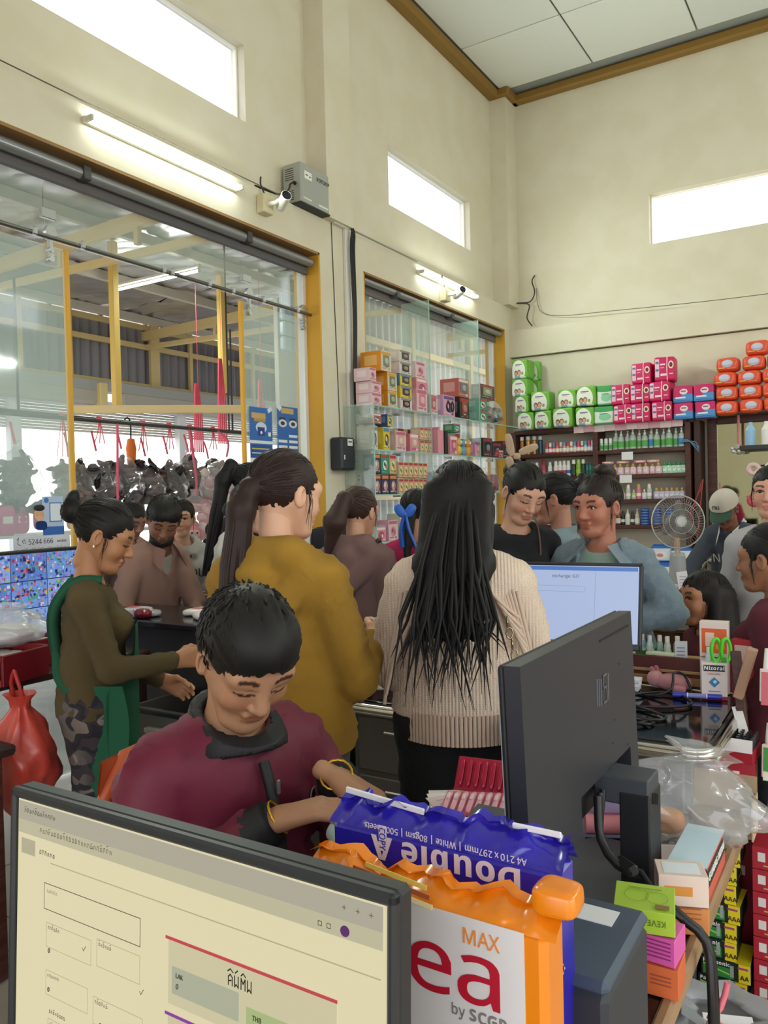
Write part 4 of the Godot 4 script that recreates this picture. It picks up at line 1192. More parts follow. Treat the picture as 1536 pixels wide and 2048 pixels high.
func back_shelf() -> void:
	var o := thing("shelf_unit", "dark red wooden shelf unit against the back wall", "shelf", Vector3(-2.62, 0, -8.76))
	for y in [2.195, 1.925, 1.655, 1.39, 1.115, .6, .1]: bx(o, "shelf_board", Vector3(0, y, 0), Vector3(1.9, .042, .3), wood, .004)
	for x in [-.955, -.005, .955]: bx(o, "upright", Vector3(x, 1.1, 0), Vector3(.055, 2.2, .32), wood, .004)
	bx(o, "upright", Vector3(1.04, 1.1, -.02), Vector3(.06, 2.22, .3), mat("3a1f1b", .5), .004)
	for q in [[-2.28, 1.905, .12], [-2.30, 1.66, .13]]:
		var n := thing("price_note", "white paper note stuck under the " + ("upper" if q[1] > 1.8 else "middle") + " shelf edge", "note", Vector3(q[0], q[1], -8.605))
		bx(n, "paper", Vector3(0, -.03, 0), Vector3(q[2], .085, .001), mat("e6e6ea", .8), 0)
	var tw := thing("tied_string", "blue string tied round the shelf upright", "string", Vector3(-1.68, 1.98, -8.59))
	for k in 3: part(tw, "strand", tb(curve([Vector3(-.06, .01, .01), Vector3(.02, .01 + .01 * k, .02), Vector3(.1, -.03 * k, .03), Vector3(.13, -.06 - .02 * k, .02)]), .006, 5), mat("5a7f9c", .6))
	tw = thing("tied_string", "red string hanging in a loop beside the shelf upright", "string", Vector3(-1.58, 1.2, -8.6))
	for k in 2: part(tw, "strand", tb(curve([Vector3(.0, -.2, .02), Vector3(-.04 - .02 * k, .05, .02), Vector3(.05, .38 - .05 * k, .02), Vector3(.06, .4, .02), Vector3(.03, .1, .02), Vector3(.0, -.2, .03)]), .005, 5), mat("a83c40", .6))
	o = thing("shelf_liner", "strip of pink printed paper on the shelf top edge", "paper strip", Vector3(-2.3, 2.19, -8.598))
	for k in 10: bx(o, "sheet", Vector3(-.5 + k * .115, -.005 + .004 * (k % 2), 0), Vector3(.113, .07, .001), mat(["f1d3dc", "e8b9c8", "f4e4e8"][k % 3], .7), 0)
	var F := -8.66
	# row 1 left
	for k in 3: bottle("can", ["bronze", "bright gold", "old gold"][k] + " spray can at the left end of the top shelf", Vector3(-3.49 + k * .075, 1.947, F), ["8a5a2c", "b98a3c", "a87a34"][k], "d9d6cd", "", "gold spray cans on the top shelf", 1.02)
	bottle("can", "teal spray can beside the gold spray cans", Vector3(-3.27, 1.947, F), "2c4f62", "c9d2d4", "", "")
	var rc := ["d66a86", "e0527c", "e2477a", "d98a4a", "e0708e", "e6a08a", "d9c3a4", "d98a5a", "a9cfe0", "e0527c", "d96a4a", "b8dcec", "b59ac8", "a8d4ea"]
	for k in 14: bottle("roll", "small roll-on bottle on the top shelf, " + ORD[k] + " of the pastel row", Vector3(-3.19 + k * .0405, 1.947, F + .01 * (k % 2)), rc[k], ["d94a6a", "f0e4dc", "5aa0c8"][k % 3], "f3ece6", "roll-on bottles on the top shelf")
	# row 1 right
	for k in 3: bottle("roll", "small clear green-labelled bottle left of the pump bottles, " + ORD[k], Vector3(-2.57 + k * .05, 1.947, F), "b9cdbc", "e8efe8", "4f9a5a", "small clear bottles on the top shelf", 1.1)
	for k in 12: bottle("pump", "clear pump bottle with a " + ("green" if not k in [6, 11] else "blue") + " label on the top shelf, " + ORD[k] + " from the left", Vector3(-2.41 + k * .062, 1.947, F + .03 * (k % 2)), "aab8b2", "dfe3e2", "5aa553" if not k in [6, 11] else "3f86c6", "pump bottles on the top shelf", 1.0 if k % 3 else 1.08)
	# row 2 left
	for k in 4: bottle("tall", "white lotion bottle at the left of the second shelf, " + ORD[k] + " from the left", Vector3(-3.49 + k * .058, 1.677, F), "e6e4de", "e9e8e4", ["c8c2b2", "7c8a5c", "2c2c2c", "b05a66"][k], "white lotion bottles on the second shelf", 1.0)
	bottle("tall", "deep pink bottle among the white ones", Vector3(-3.235, 1.677, F), "a8344a", "8f2038", "c05a6a", "", 1.12)
	bottle("tall", "white and aqua bottle right of the pink one", Vector3(-3.16, 1.677, F), "d9e4e2", "cfe0e0", "8fc0c4", "")
	for k in 4: bottle("tall", "white bottle with a red band on the second shelf, " + ORD[k] + " from the left", Vector3(-3.09 + k * .048, 1.677, F), "e9e6e4", "e3e0de", ["c23a58", "c23a58", "c23a58", "3a62b4"][k], "red banded bottles on the second shelf", 1.04)
	bottle("tall", "dark green bottle with white cap on the second shelf", Vector3(-2.885, 1.677, F), "22382a", "e9ebe9", "2f4a38", "", 1.08)
	bottle("tall", "lime green bottle on the second shelf", Vector3(-2.83, 1.677, F), "86b83a", "a6cf52", "9cc84a", "", 1.1)
	bottle("tall", "black-green bottle beside the lime bottle", Vector3(-2.775, 1.677, F), "27352f", "d9dcd9", "33443c", "", 1.08)
	for k in 3:
		o = thing("hair_dye_box", "teal hair dye box at the right of the second shelf, " + ORD[k] + " from the left", "box", Vector3(-2.725 + k * .036, 1.745, F), 0, "teal boxes on the second shelf")
		bx(o, "carton", Vector3.ZERO, Vector3(.034, .14, .06), mat("1f5a55", .4), .001); bx(o, "print_panel", Vector3(0, .02, .0302), Vector3(.02, .05, .001), mat("3a8a78", .5), 0)
	# row 2 right
	for k in 10: bottle("flat", "pink perfume bottle with gold cap on the second shelf, " + ORD[k] + " from the left", Vector3(-2.56 + k * .066, 1.677, F + .02 * (k % 2)), "d8b4bc", "d8a860", "ecd9da", "pink perfume bottles on the second shelf", 1.05)
	for k in 5: bottle("flat", "pale green bottle with green cap on the second shelf, " + ORD[k] + " from the left", Vector3(-1.905 + k * .048, 1.677, F), "a4cdb4", "3fa56a", "dceee2", "green bottles on the second shelf", 1.05)
	for q in [[-2.5, "left"], [-2.34, "second"], [-2.16, "third"], [-2.02, "right"]]:
		o = thing("soap_pack", "pink soap pack lying on top of the perfume bottles, " + q[1], "pack", Vector3(q[0], 1.81, F), 0)
		part(o, "wrapper", pillow(.13, .03, .06, .35), mat("d89aa6", .4)); bx(o, "print_panel", Vector3(0, 0, .03), Vector3(.07, .012, .001), mat("f0d9b8"), 0)
	# row 3
	for k in 4: bottle("tall", "dark bottle on the third shelf behind the heads, " + ORD[k] + " from the left", Vector3(-3.38 + k * .055, 1.412, F), "232a30", "343c44", "3c4850", "dark bottles on the third shelf", .9)
	for k in 3:
		o = thing("orange_box", "orange shampoo carton on the third shelf, " + ORD[k] + " from the left", "box", Vector3(-3.12 + k * .052, 1.475, F), 0, "orange cartons on the third shelf")
		bx(o, "carton", Vector3.ZERO, Vector3(.048, .13, .06), mat("b8683a", .4), .001); bx(o, "print_panel", Vector3(0, .01, .0305), Vector3(.03, .06, .001), mat("d99a6a", .5), 0)
	var c3 := ["d9b4be", "e0a0a4", "d98a7a", "ceb9c0", "c9a8b4", "c4ccc0", "b7c28a", "d77a94", "d9dade", "bfc6cc"]
	for k in 10: bottle(["flat", "tall"][k % 2], "pastel cosmetic bottle in the mixed row of the third shelf, " + ORD[k] + " from the left", Vector3(-2.56 + k * .055, 1.412, F + .02 * (k % 2)), c3[k], ["e8dcd2", "c9a45a", "ece8e8"][k % 3], "efe6e4", "mixed cosmetics on the third shelf", .92)
	for k in 6: bottle("flat", "lilac perfume bottle with gold cap on the third shelf, " + ORD[k] + " from the left", Vector3(-1.995 + k * .052, 1.412, F), "b9b4cf", "d8a860", "e4e0ee", "lilac perfume bottles on the third shelf", 1.02)
	# row 4
	for k in 7: bottle("tall", "white and blue spray bottle on the fourth shelf, " + ORD[k] + " from the left", Vector3(-3.28 + k * .048, 1.138, F), ["8fb2cc", "7fa4c4", "dfe6ea"][k % 3] if k < 5 else "23525c", "eceff0", "5f8fb8" if k < 5 else "2a6a6c", "blue spray bottles on the fourth shelf", 1.02)
	var c4 := ["b9c8a8", "cfd8cc", "7a2f3a", "302a2c", "d9d4cc", "3a3633", "c9b088"]
	for k in 7: bottle(["pump", "tall"][k % 2], "assorted bottle beside the stacked blue tins, " + ORD[k] + " from the left", Vector3(-2.5 + k * .05, 1.138, F), c4[k], ["d8dcd6", "2c2a2a"][k % 2], "d9d6ce", "assorted bottles on the fourth shelf", .85)
	for s in 3:
		for k in 6:
			o = thing("blue_tin", "round blue cream tin in the " + ["left", "middle", "right"][s] + " stack on the fourth shelf, " + ORD[k] + " from below", "tin", Vector3(-2.12 + s * .125, 1.138 + k * .029, F), 0, "blue cream tins, " + ["left", "middle", "right"][s] + " stack")
			part(o, "tin", lth([Vector2(0, 0), Vector2(.042, 0), Vector2(.043, .006), Vector2(.043, .02), Vector2(.045, .021), Vector2(.045, .027), Vector2(.04, .029), Vector2(0, .029)], 18), mat("20459a", .3))
			part(o, "label_band", lth([Vector2(.0435, .007), Vector2(.0435, .019)], 18), mat("5f84c4", .4))
	# washing powder bags on the lower shelf
	var pk := printed("powder", 64, 64, "dfe6ee", [["r", 0, 0, 1, .2, "2f66b8"], ["e", .5, .55, .3, .22, "f3eef0"], ["e", .45, .55, .16, .1, "d98a9a"], ["r", 0, .85, 1, .15, "2f66b8"]])
	for q in [[-1.93, .74, -8.55, "upper left"], [-1.72, .72, -8.52, "upper right"], [-1.9, .56, -8.45, "lower left"], [-1.68, .54, -8.45, "lower right"]]:
		o = thing("diaper_bag", "white and blue pack behind the fan, " + q[3] + " of four", "pack", Vector3(q[0], q[1] + .1, q[2]), 6.0 * sin(q[0] * 9))
		part(o, "wrapper", pillow(.21, .19, .14, .4, .1, 3), pk)
		bx(o, "seam", Vector3(0, .093, 0), Vector3(.16, .012, .01), mat("2f66b8", .4), .003)

func packs() -> void:
	var green := printed("nappy", 96, 96, "6db33a", [["e", .42, .62, .44, .56, "eef0e6"], ["r", 0, .92, .9, .08, "eef0e6"], ["r", .26, .28, .42, .05, "5a3f7c"], ["r", .26, .35, .3, .025, "8d86a0"], ["e", .27, .72, .1, .14, "5b3a2c"], ["e", .27, .74, .075, .1, "d79f86"], ["e", .47, .7, .11, .14, "6b4632"], ["e", .47, .72, .085, .11, "e0ab90"], ["e", .67, .74, .07, .08, "7fae5a"], ["r", .2, .86, .34, .14, "8fb4d6"]])
	var green2 := printed("nappy2", 96, 96, "dfe9e2", [["r", 0, 0, 1, .22, "3fa055"], ["e", .5, .2, .6, .14, "3fa055"], ["e", .55, .6, .3, .2, "8fd0a8"], ["r", .3, .42, .4, .05, "4f8f6a"], ["r", 0, .9, 1, .1, "79c098"]])
	var pink := printed("pads", 96, 96, "cf1f62", [["r", .62, 0, .05, 1, "f0b9cc"], ["r", .06, .1, .2, .74, "e8c4d2"], ["r", .08, .2, .16, .1, "5b6aa0"], ["r", .08, .5, .16, .1, "5b6aa0"], ["e", .82, .35, .13, .16, "f0e2c8"], ["e", .82, .35, .08, .1, "6b2040"], ["r", .3, .3, .26, .07, "f6dce6"], ["r", .32, .7, .3, .1, "f6dce6"], ["r", .3, .44, .2, .05, "e79ab8"], ["r", .74, .7, .18, .05, "f6dce6"]])
	var blue := printed("pads2", 96, 96, "c82268", [["r", 0, .52, 1, .48, "4f8fd0"], ["e", .2, .56, .3, .1, "c82268"], ["e", .55, .35, .2, .17, "ead9e0"], ["r", .42, .3, .26, .08, "8a4a72"], ["r", .15, .66, .5, .1, "dce8f4"], ["r", .1, .86, .8, .05, "2a6ab4"]])
	var orange := printed("tissue", 96, 72, "e2502f", [["e", .5, .45, .25, .26, "b9bcd8"], ["e", .5, .42, .16, .12, "5d74b8"], ["r", .12, .72, .3, .08, "e0b452"], ["r", .5, .78, .35, .05, "f0a08a"], ["l", .1, .1, .9, .2, .02, "f2967a"], ["l", .9, .3, .8, .8, .02, "f2967a"]])
	var G1 := [[-3.44, 2.8, .19, .22], [-3.45, 2.6, .19, .2], [-3.42, 2.415, .17, .19], [-3.21, 2.42, .22, .22], [-2.9, 2.43, .21, .2], [-2.68, 2.43, .22, .22], [-3.39, 2.22, .2, .2], [-3.18, 2.22, .2, .2], [-2.95, 2.22, .23, .21], [-2.71, 2.22, .2, .2]]
	var gl := ["topmost of the left column", "second from the top of the left column", "third from the top at the left", "beside the left column in the second row", "middle of the second row", "second row, just left of the striped green pack", "bottom row, leftmost", "bottom row, second from the left", "bottom row, third from the left", "bottom row, fourth from the left"]
	for k in 10:
		var q: Array = G1[k]
		var o := thing("diaper_pack", "green and white diaper pack, " + gl[k], "diaper pack", Vector3(q[0], q[1], -8.62), 4.0 * sin(k * 2.3), "green diaper packs on the shelf top")
		part(o, "wrapper", pillow(q[2], q[3], .24, .22, .06, k), green, Vector3(0, q[3] * .5, 0))
		bx(o, "seam", Vector3(0, q[3] * .97, 0), Vector3(q[2] * .7, .014, .02), mat("dfe8d8", .5), .004)
		if k < 2:
			o = thing("diaper_pack", "green and white diaper pack behind the " + ["topmost", "second"][k] + " one of the left column", "diaper pack", Vector3(q[0] + .05, q[1], -8.80), 0, "green diaper packs on the shelf top")
			part(o, "wrapper", pillow(q[2], q[3], .1, .22, .06, k), green, Vector3(0, q[3] * .5, 0))
	for q in [[-2.48, 2.42, .19, .22, "upper pale green pack with dark green top"], [-2.5, 2.22, .22, .2, "lower pale green pack with dark green top"]]:
		var o := thing("diaper_pack", q[4], "diaper pack", Vector3(q[0], q[1], -8.63), 0)
		part(o, "wrapper", pillow(q[2], q[3], .22, .22, .06, 3), green2, Vector3(0, q[3] * .5, 0)); bx(o, "seam", Vector3(0, q[3] * .97, 0), Vector3(q[2] * .7, .012, .02), mat("3fa055", .5), .004)
	var P1 := [[-2.31, 2.415, .2, .21], [-2.12, 2.415, .2, .2], [-1.91, 2.415, .21, .21], [-2.09, 2.61, .2, .22], [-1.87, 2.62, .2, .25], [-2.29, 2.215, .2, .2], [-2.1, 2.215, .2, .2], [-1.9, 2.215, .2, .2]]
	var pl := ["middle row, left", "middle row, centre", "middle row, right", "top row, left", "top row, right and tallest", "bottom row, left", "bottom row, centre", "bottom row, right"]
	for k in 8:
		var q: Array = P1[k]
		var o := thing("pad_bundle", "crimson pad bundle tied with white string, " + pl[k], "pack", Vector3(q[0], q[1], -8.62), 5.0 * sin(k * 1.9), "crimson pad bundles on the shelf top")
		part(o, "wrapper", pillow(q[2], q[3], .26, .18, .05, k + 20), pink, Vector3(0, q[3] * .5, 0))
		part(o, "string", tb([Vector3(.03, .0, .132), Vector3(.025, q[3] * .5, .136), Vector3(.03, q[3], .12)], .004, 5), mat("efe6ea", .6))
	var bl := ["upper left", "upper right", "lower left", "lower right"]
	for k in 4:
		var q: Array = [[-1.69, 2.385], [-1.49, 2.385], [-1.69, 2.215], [-1.48, 2.215]][k]
		var o := thing("pad_pack", "pink and blue pad pack, " + bl[k] + " of four", "pack", Vector3(q[0], q[1], -8.62), 0, "pink and blue pad packs")
		part(o, "wrapper", pillow(.195, .172, .2, .2, .05, k), blue, Vector3(0, .086, 0)); bx(o, "seam", Vector3(0, .168, 0), Vector3(.14, .01, .02), mat("b01a58", .5), .003)
	var ol := ["bottom row, left", "bottom row, second", "second row, left", "second row, second", "third row, left", "third row, second", "fourth row, left", "fourth row, second", "top of the second column", "bottom row, third", "second row, third", "third row, third", "fourth row, third"]
	for k in 13:
		var q: Array = [[-1.28, 2.23], [-1.06, 2.235], [-1.28, 2.375], [-1.065, 2.375], [-1.29, 2.52], [-1.07, 2.515], [-1.265, 2.66], [-1.03, 2.655], [-1.0, 2.795], [-.84, 2.235], [-.85, 2.375], [-.85, 2.515], [-.81, 2.655]][k]
		var o := thing("wet_tissue_pack", "orange oval wet tissue pack, " + ol[k], "pack", Vector3(q[0], q[1], -8.62), 3.0 * sin(k), "orange wet tissue packs")
		part(o, "wrapper", pillow(.215, .142, .2, .5, .05, k), orange, Vector3(0, .071, 0)); part(o, "flap", pillow(.09, .05, .01, .8), mat("c9cbe2", .3), Vector3(-.0, .08, .1))
	# mirror in its dark frame, right of the shelf
	var o := thing("wall_mirror", "large mirror in a dark red frame on the back wall", "mirror", Vector3(-.6, 1.25, -8.86))
	part(o, "glass", bxm(Vector3(1.66, 1.85, .012), 0), mat("dfe3cf", .03, 1.0, {}), Vector3(0, 0, .0))
	for s in [-1.0, 1.0]:
		bx(o, "frame_side", Vector3(s * .865, 0, .01), Vector3(.09, 2.06, .06), wood, .006)
		bx(o, "frame_rail", Vector3(0, s * .965, .01), Vector3(1.64, .1, .06), wood, .006)
	bx(o, "top_board", Vector3(0, 1.0, .1), Vector3(1.9, .03, .4), wood, .004)
	o = thing("hanging_ornament", "silver shell-like ornament hanging on a pink cord before the mirror", "ornament", Vector3(-1.2, 1.88, -8.7))
	part(o, "cord", tb([Vector3(0, .05, 0), Vector3(0, .38, 0)], .01, 6), mat("c07a72", .6)); part(o, "cord", tb([Vector3(.012, .05, 0), Vector3(.01, .38, 0)], .008, 6), mat("d39a92", .6))
	for k in 14:
		var a := k * TAU / 14
		part(o, "shell", pillow(.05, .03, .03, .8), mat(["d9d6d0", "b8b2aa", "efece6"][k % 3], .2, .3), Vector3(cos(a) * .05, .02 - .03 * (k % 2), sin(a) * .05), Vector3(0, -rad_to_deg(a), 25))
	part(o, "cap", lth([Vector2(.06, .02), Vector2(.03, .06), Vector2(0, .07)], 12), mat("c9c4bc", .3, .3))

func toy_box(label: String, z: float, y: float, w: float, h: float, d: float, m: Material, side: String, win := "", name := "toy_box", xf := -3.44) -> Node3D:
	# front faces +x; z is the box centre along the shelf
	var o := thing(name, label, "toy box", Vector3(xf - d * .5, y, z), 90)
	var b := part(o, "carton", bxm(Vector3(w, h, d), .002), mat(side, .45), Vector3(0, h * .5, 0))
	part(o, "front_print", bxm(Vector3(w * .97, h * .97, .002), 0), m, Vector3(0, h * .5, d * .5 + .0005))
	if win:
		part(o, "window_film", bxm(Vector3(w * .6, h * .55, .002), 0), mat(win, .12), Vector3(0, h * .52, d * .5 + .0025))
		part(o, "toy", pillow(w * .34, h * .34, .02, .8), mat(Color(win).lerp(Color("f2e6da"), .5).to_html(false), .4), Vector3(.0, h * .5, d * .5 + .004))
	part(o, "side_print", bxm(Vector3(.002, h * .5, d * .6), 0), mat(Color(side).lerp(Color.WHITE, .35).to_html(false), .5), Vector3(-w * .5 - .0005, h * .55, 0))
	return o

func toys() -> void:
	# glass shelves and fins
	var gl := clear("c6e4da", .2)
	var edge := mat("9cc7bc", .2)
	var names := ["top", "second", "third", "fourth"]
	var ys := [2.235, 1.878, 1.515, 1.13]
	for k in 4:
		var o := thing("glass_shelf", "clear glass shelf, " + names[k] + " of the toy shelves", "shelf", Vector3(-3.55, ys[k], -6.9))
		bx(o, "pane", Vector3.ZERO, Vector3(.27, .01, 3.05), gl, 0); bx(o, "front_edge", Vector3(.136, 0, 0), Vector3(.004, .011, 3.05), edge, 0)
		for z in [-1.2, -.2, .8]: bx(o, "bracket", Vector3(-.1, -.012, z), Vector3(.08, .014, .02), steel, .002)
	for q in [-5.36, -6.32, -7.35]:
		var o := thing("glass_fin", "upright glass sheet " + ({-5.36: "at the left end", -6.32: "in the middle", -7.35: "at the right"}[q]) + " of the toy shelves", "glass panel", Vector3(-3.55, 0, q))
		var hh := 2.45 if q < -6.0 else 1.45
		bx(o, "pane", Vector3(0, .8 + hh * .5, 0), Vector3(.28, hh, .01), gl, 0); bx(o, "front_edge", Vector3(.142, .8 + hh * .5, 0), Vector3(.004, hh, .011), edge, 0)
	var P := func(k: String, bg: String, a: String, b: String, c: String) -> Material:
		return printed("toy" + k, 64, 64, bg, [["r", .05, .04, .9, .16, a], ["e", .5, .55, .3, .26, b], ["e", .42, .5, .12, .12, c], ["e", .62, .6, .1, .14, a], ["r", .1, .84, .5, .05, c], ["r", .1, .9, .35, .03, b], ["r", .7, .82, .2, .12, a]])
	var wh: Material = P.call("wh", "d9d4d4", "8a8288", "55524f", "b8928a")
	var or_: Material = P.call("or", "cfd0c2", "dca02c", "6f8a78", "d99a90")
	var ye: Material = P.call("ye", "d9c23c", "4f86b8", "3c3a44", "e8dfa0")
	var pk: Material = P.call("pk", "e3c4cc", "c46a84", "d994a8", "8a5a78")
	var pu: Material = P.call("pu", "d9a8c4", "6a4a8c", "4a3a4c", "f0d4e0")
	var rd: Material = P.call("rd", "b8685e", "e6dcd4", "4a5a6c", "d9b4a4")
	var bk: Material = P.call("bk", "2a2428", "b8342c", "d9d4d0", "7a2a28")
	var tl: Material = P.call("tl", "2f9a86", "c23a44", "e6efe8", "1f6a5e")
	var gn: Material = P.call("gn", "d4b08a", "b83a4a", "efe0b8", "4f9a4a")
	var dk: Material = P.call("dk", "3a2f4c", "e08a5a", "b9a0cc", "f0dcd0")
	var rose: Material = P.call("rose", "dd8ea4", "f3dfe4", "b8405e", "8a6f9c")
	var dark: Material = P.call("dark", "4a3a40", "a83a48", "2a3040", "c9a090")
	var y := 2.24
	for q in [[-5.46, y, .15, .095, pk, "pale pink carton at the bottom left of the top toy shelf"], [-5.46, y + .096, .15, .095, pk, "pale pink carton second at the left of the top toy shelf"], [-5.41, y + .192, .1, .105, pk, "narrow pale pink carton topmost at the left"]]: toy_box(q[5], q[0], q[1], q[2], q[3], .15, q[4], "d9bcc2")
	toy_box("orange sided boxed toy, bottom of the orange column", -5.71, y, .15, .14, .2, or_, "de8f1e", "6b7a62"); toy_box("orange sided boxed toy, middle of the orange column", -5.71, y + .141, .15, .15, .2, or_, "de8f1e", "75806a"); toy_box("orange sided boxed toy on top of the column", -5.62, y + .292, .16, .165, .2, or_, "de8f1e", "7f8a76")
	for q in [[y, wh, "dcd8d4", "lowest"], [y + .102, ye, "d9c23c", "second"], [y + .204, ye, "5a8ab4", "third"], [y + .306, wh, "dcd8d4", "fourth"], [y + .408, wh, "e0dcd8", "topmost"]]: toy_box("windowed toy car box, " + q[3] + " of the car column", -5.935, q[0], .2, .1, .15, q[1], q[2], "3a3634")
	toy_box("pale pink carton topmost beside the car column", -6.2, y + .3, .17, .145, .16, pk, "e4d0d4"); toy_box("rose carton under the topmost pale pink one", -6.22, y + .15, .2, .149, .2, rose, "d98e90"); toy_box("pink doll box in front with dark lid", -6.18, y, .19, .2, .14, pk, "dba6b4", "d98aa0", "toy_box", -3.42)
	toy_box("small pink doll box with rose window", -6.43, y, .15, .18, .14, pk, "d7b8c0", "b86a6c")
	toy_box("mauve headset box with black rings", -6.74, y, .24, .2, .16, pu, "c99ac0", "")
	var hp := thing("ring_toy", "black ring shaped toy showing in the mauve box front", "toy", Vector3(-3.437, y + .1, -6.76), 90)
	for s in [-1.0, 1.0]: part(hp, "ring", tb(curve([Vector3(s * .045, .05, 0), Vector3(s * .02, .0, 0), Vector3(s * .045, -.05, 0), Vector3(s * .07, 0, 0), Vector3(s * .045, .05, 0)], .01), .008, 6), mat("2c2328", .3))
	toy_box("black box with white lettering", -7.07, y, .2, .21, .15, bk, "1f1c20", "8a2420")
	toy_box("red and cream boxed toy on the black box", -7.06, y + .212, .23, .18, .2, rd, "b45a50", "5f6f80")
	toy_box("teal boxed toy, lower of two", -7.5, y, .2, .125, .18, tl, "2b9a84"); toy_box("teal boxed toy, upper of two", -7.5, y + .126, .2, .115, .18, tl, "2b9a84")
	toy_box("silver blister pack lying on the teal boxes", -7.62, y + .243, .36, .15, .1, dark, "b9b4b8", "8a9a7a")
	for q in [[-7.72, .25, "left"], [-8.0, .3, "right"]]:
		var o := thing("toy_bag", "clear bag of dark toys at the right end of the top shelf, " + q[2], "bag", Vector3(-3.56, y, q[0]))
		var r := RandomNumberGenerator.new(); r.seed = 5
		for k in 16: part(o, "toy", pillow(.07, .05, .05, .8), mat(["6a5a52", "3c5a50", "8a3a40", "b8a890", "4a5a7a"][k % 5], .3), Vector3(r.randf_range(-.07, .07), .05 + r.randf() * .15, r.randf_range(-.1, .1)), Vector3(r.randf() * 90, r.randf() * 360, 0))
		part(o, "bag", bagm(.22, q[1], .28, 4, .2), film("e9eae8", .2, .12))
	# second shelf
	y = 1.883
	toy_box("white and red boxed doll stacked high at the left of the second shelf", -5.45, y + .21, .15, .08, .15, rd, "9a8a80"); toy_box("blue boxed figure stacked high on the second shelf", -5.66, y + .2, .08, .1, .12, ye, "3a5aa0")
	for q in [[-5.42, .08, .19, "dcc9b8", wh, "clear sided box of small toys at the left of the second shelf"], [-5.60, .1, .19, "d8c43a", ye, "yellow boxed toy on the second shelf"], [-5.83, .17, .17, "d7b9b8", pk, "cream doll box with figures on the second shelf"], [-6.06, .15, .16, "d77a8a", rose, "rose boxed toy with spools on the second shelf"]]: toy_box(q[5], q[0], y, q[1], q[2], .15, q[4], q[3], "d9b0a4" if q[1] > .12 else "")
	for k in 3:
		for j in 2: toy_box("cream and red charm box, " + ["left", "middle", "right"][k] + " of the " + ["lower", "upper"][j] + " row on the second shelf", -6.2 - k * .075, y + j * .115, .068, .11, .1, gn, "d9c9b0")
	var o := thing("gift_box", "tall pink gift box with handle on the second shelf", "box", Vector3(-3.5, y, -6.55), 90)
	bx(o, "carton", Vector3(0, .11, 0), Vector3(.11, .22, .13), mat("e39aac", .5), .002); bx(o, "handle", Vector3(0, .235, 0), Vector3(.02, .03, .1), mat("d98a9e", .5), .003)
	o = thing("gift_box", "flat black gift box beside the tall pink one", "box", Vector3(-3.5, y, -6.66), 90)
	bx(o, "carton", Vector3(0, .105, 0), Vector3(.06, .21, .13), mat("241f24", .4), .002); bx(o, "lid", Vector3(0, .215, 0), Vector3(.062, .012, .132), mat("2c262a", .4), .002)
	toy_box("pink house shaped box right of the gift boxes", -6.82, y, .15, .18, .14, rose, "e0a0ae", "c96a80")
	for q in [[-6.98, "e6c02a", "yellow"], [-7.08, "6a9ad0", "blue"], [-7.18, "e0a02a", "orange"]]:
		o = thing("bubble_toy", q[2] + " round bubble toy figure on the second shelf", "toy", Vector3(-3.48, y, q[0]), 90)
		part(o, "torso", pillow(.09, .1, .08, .9), mat(q[1], .3), Vector3(0, .05, 0)); part(o, "head", pillow(.08, .08, .08, .9), mat(q[1], .3), Vector3(0, .13, 0)); part(o, "face", pillow(.04, .03, .01, .9), mat("f3efe2", .3), Vector3(0, .13, .04))
	toy_box("mauve boxed toy with heart window", -7.36, y, .14, .15, .14, pu, "c790b4", "d97a94")
	for q in [[-7.6, .22, .2, "second shelf, dark boxed car at the left"], [-7.84, .22, .16, "second shelf, dark boxed car in the middle"], [-8.1, .24, .19, "second shelf, dark boxed car at the right"]]: toy_box(q[3], q[0], y, q[1], q[2], .16, dark, "4a3638", "2a3448")
	toy_box("green and black boxed toy stacked above the gift boxes", -6.9, y + .22, .13, .08, .12, tl, "4a8a5a"); toy_box("red striped cosmetic box before the dark cars", -7.84, y, .12, .08, .06, rd, "b8404a", "", "toy_box", -3.40)
	# third shelf: rows of printed charm boxes
	y = 1.52
	for j in 2:
		for k in 3: toy_box("navy and lilac boxed doll, " + ["left", "middle", "right"][k] + (" of the lower row" if j == 0 else " of the upper row, leftmost boxes"), -5.44 - k * .125, y + j * .168, .11, .16, .1, dk if j == 0 else [dk, tl, gn][k], "4a3a5c" if j == 0 else ["3c3444", "4fa04a", "5fae50"][k])
		for k in 6: toy_box("cream and red charm box on the third shelf, " + ["first", "second", "third", "fourth", "fifth", "sixth"][k] + " of the " + ["lower", "upper"][j] + " row", -5.82 - k * .085, y + j * .14, .078, .132, .1, gn, "dac6a8")
	for q in [[-6.45, "5a78b8"], [-6.62, "c24a6a"], [-6.8, "e0a0b0"], [-7.0, "e08a50"], [-7.2, "a9c0e0"], [-7.42, "d96aa0"], [-7.65, "b8404a"], [-7.9, "8a2a34"]]:
		o = thing("toy_bag", {"5a78b8": "blue and white", "c24a6a": "crimson", "e0a0b0": "pale pink", "e08a50": "orange", "a9c0e0": "pale blue", "d96aa0": "magenta", "b8404a": "red", "8a2a34": "dark red"}[q[1]] + " bagged toy on the third toy shelf", "bag", Vector3(-3.52, y, q[0]), 90)
		part(o, "toy", pillow(.14, .18, .09, .6, .2, 2), mat(q[1], .35), Vector3(0, .1, 0)); part(o, "bag", bagm(.17, .26, .12, 3, .3), film("f0eef2", .16, .12))
	# fourth shelf
	y = 1.135
	for k in 12:
		var c: String = ["e6c4ce", "d9a0b4", "c9d8c0", "e8d4d8", "d98aa4", "f0d9c8"][k % 6]
		toy_box("pastel cosmetics carton on the fourth toy shelf, number " + ["one", "two", "three", "four", "five", "six", "seven", "eight", "nine", "ten", "eleven", "twelve"][k] + " from the left", -5.48 - k * .19, y, .15, .12 + .1 * (k % 3) * .5, .13, pk if k % 2 else rose, c)
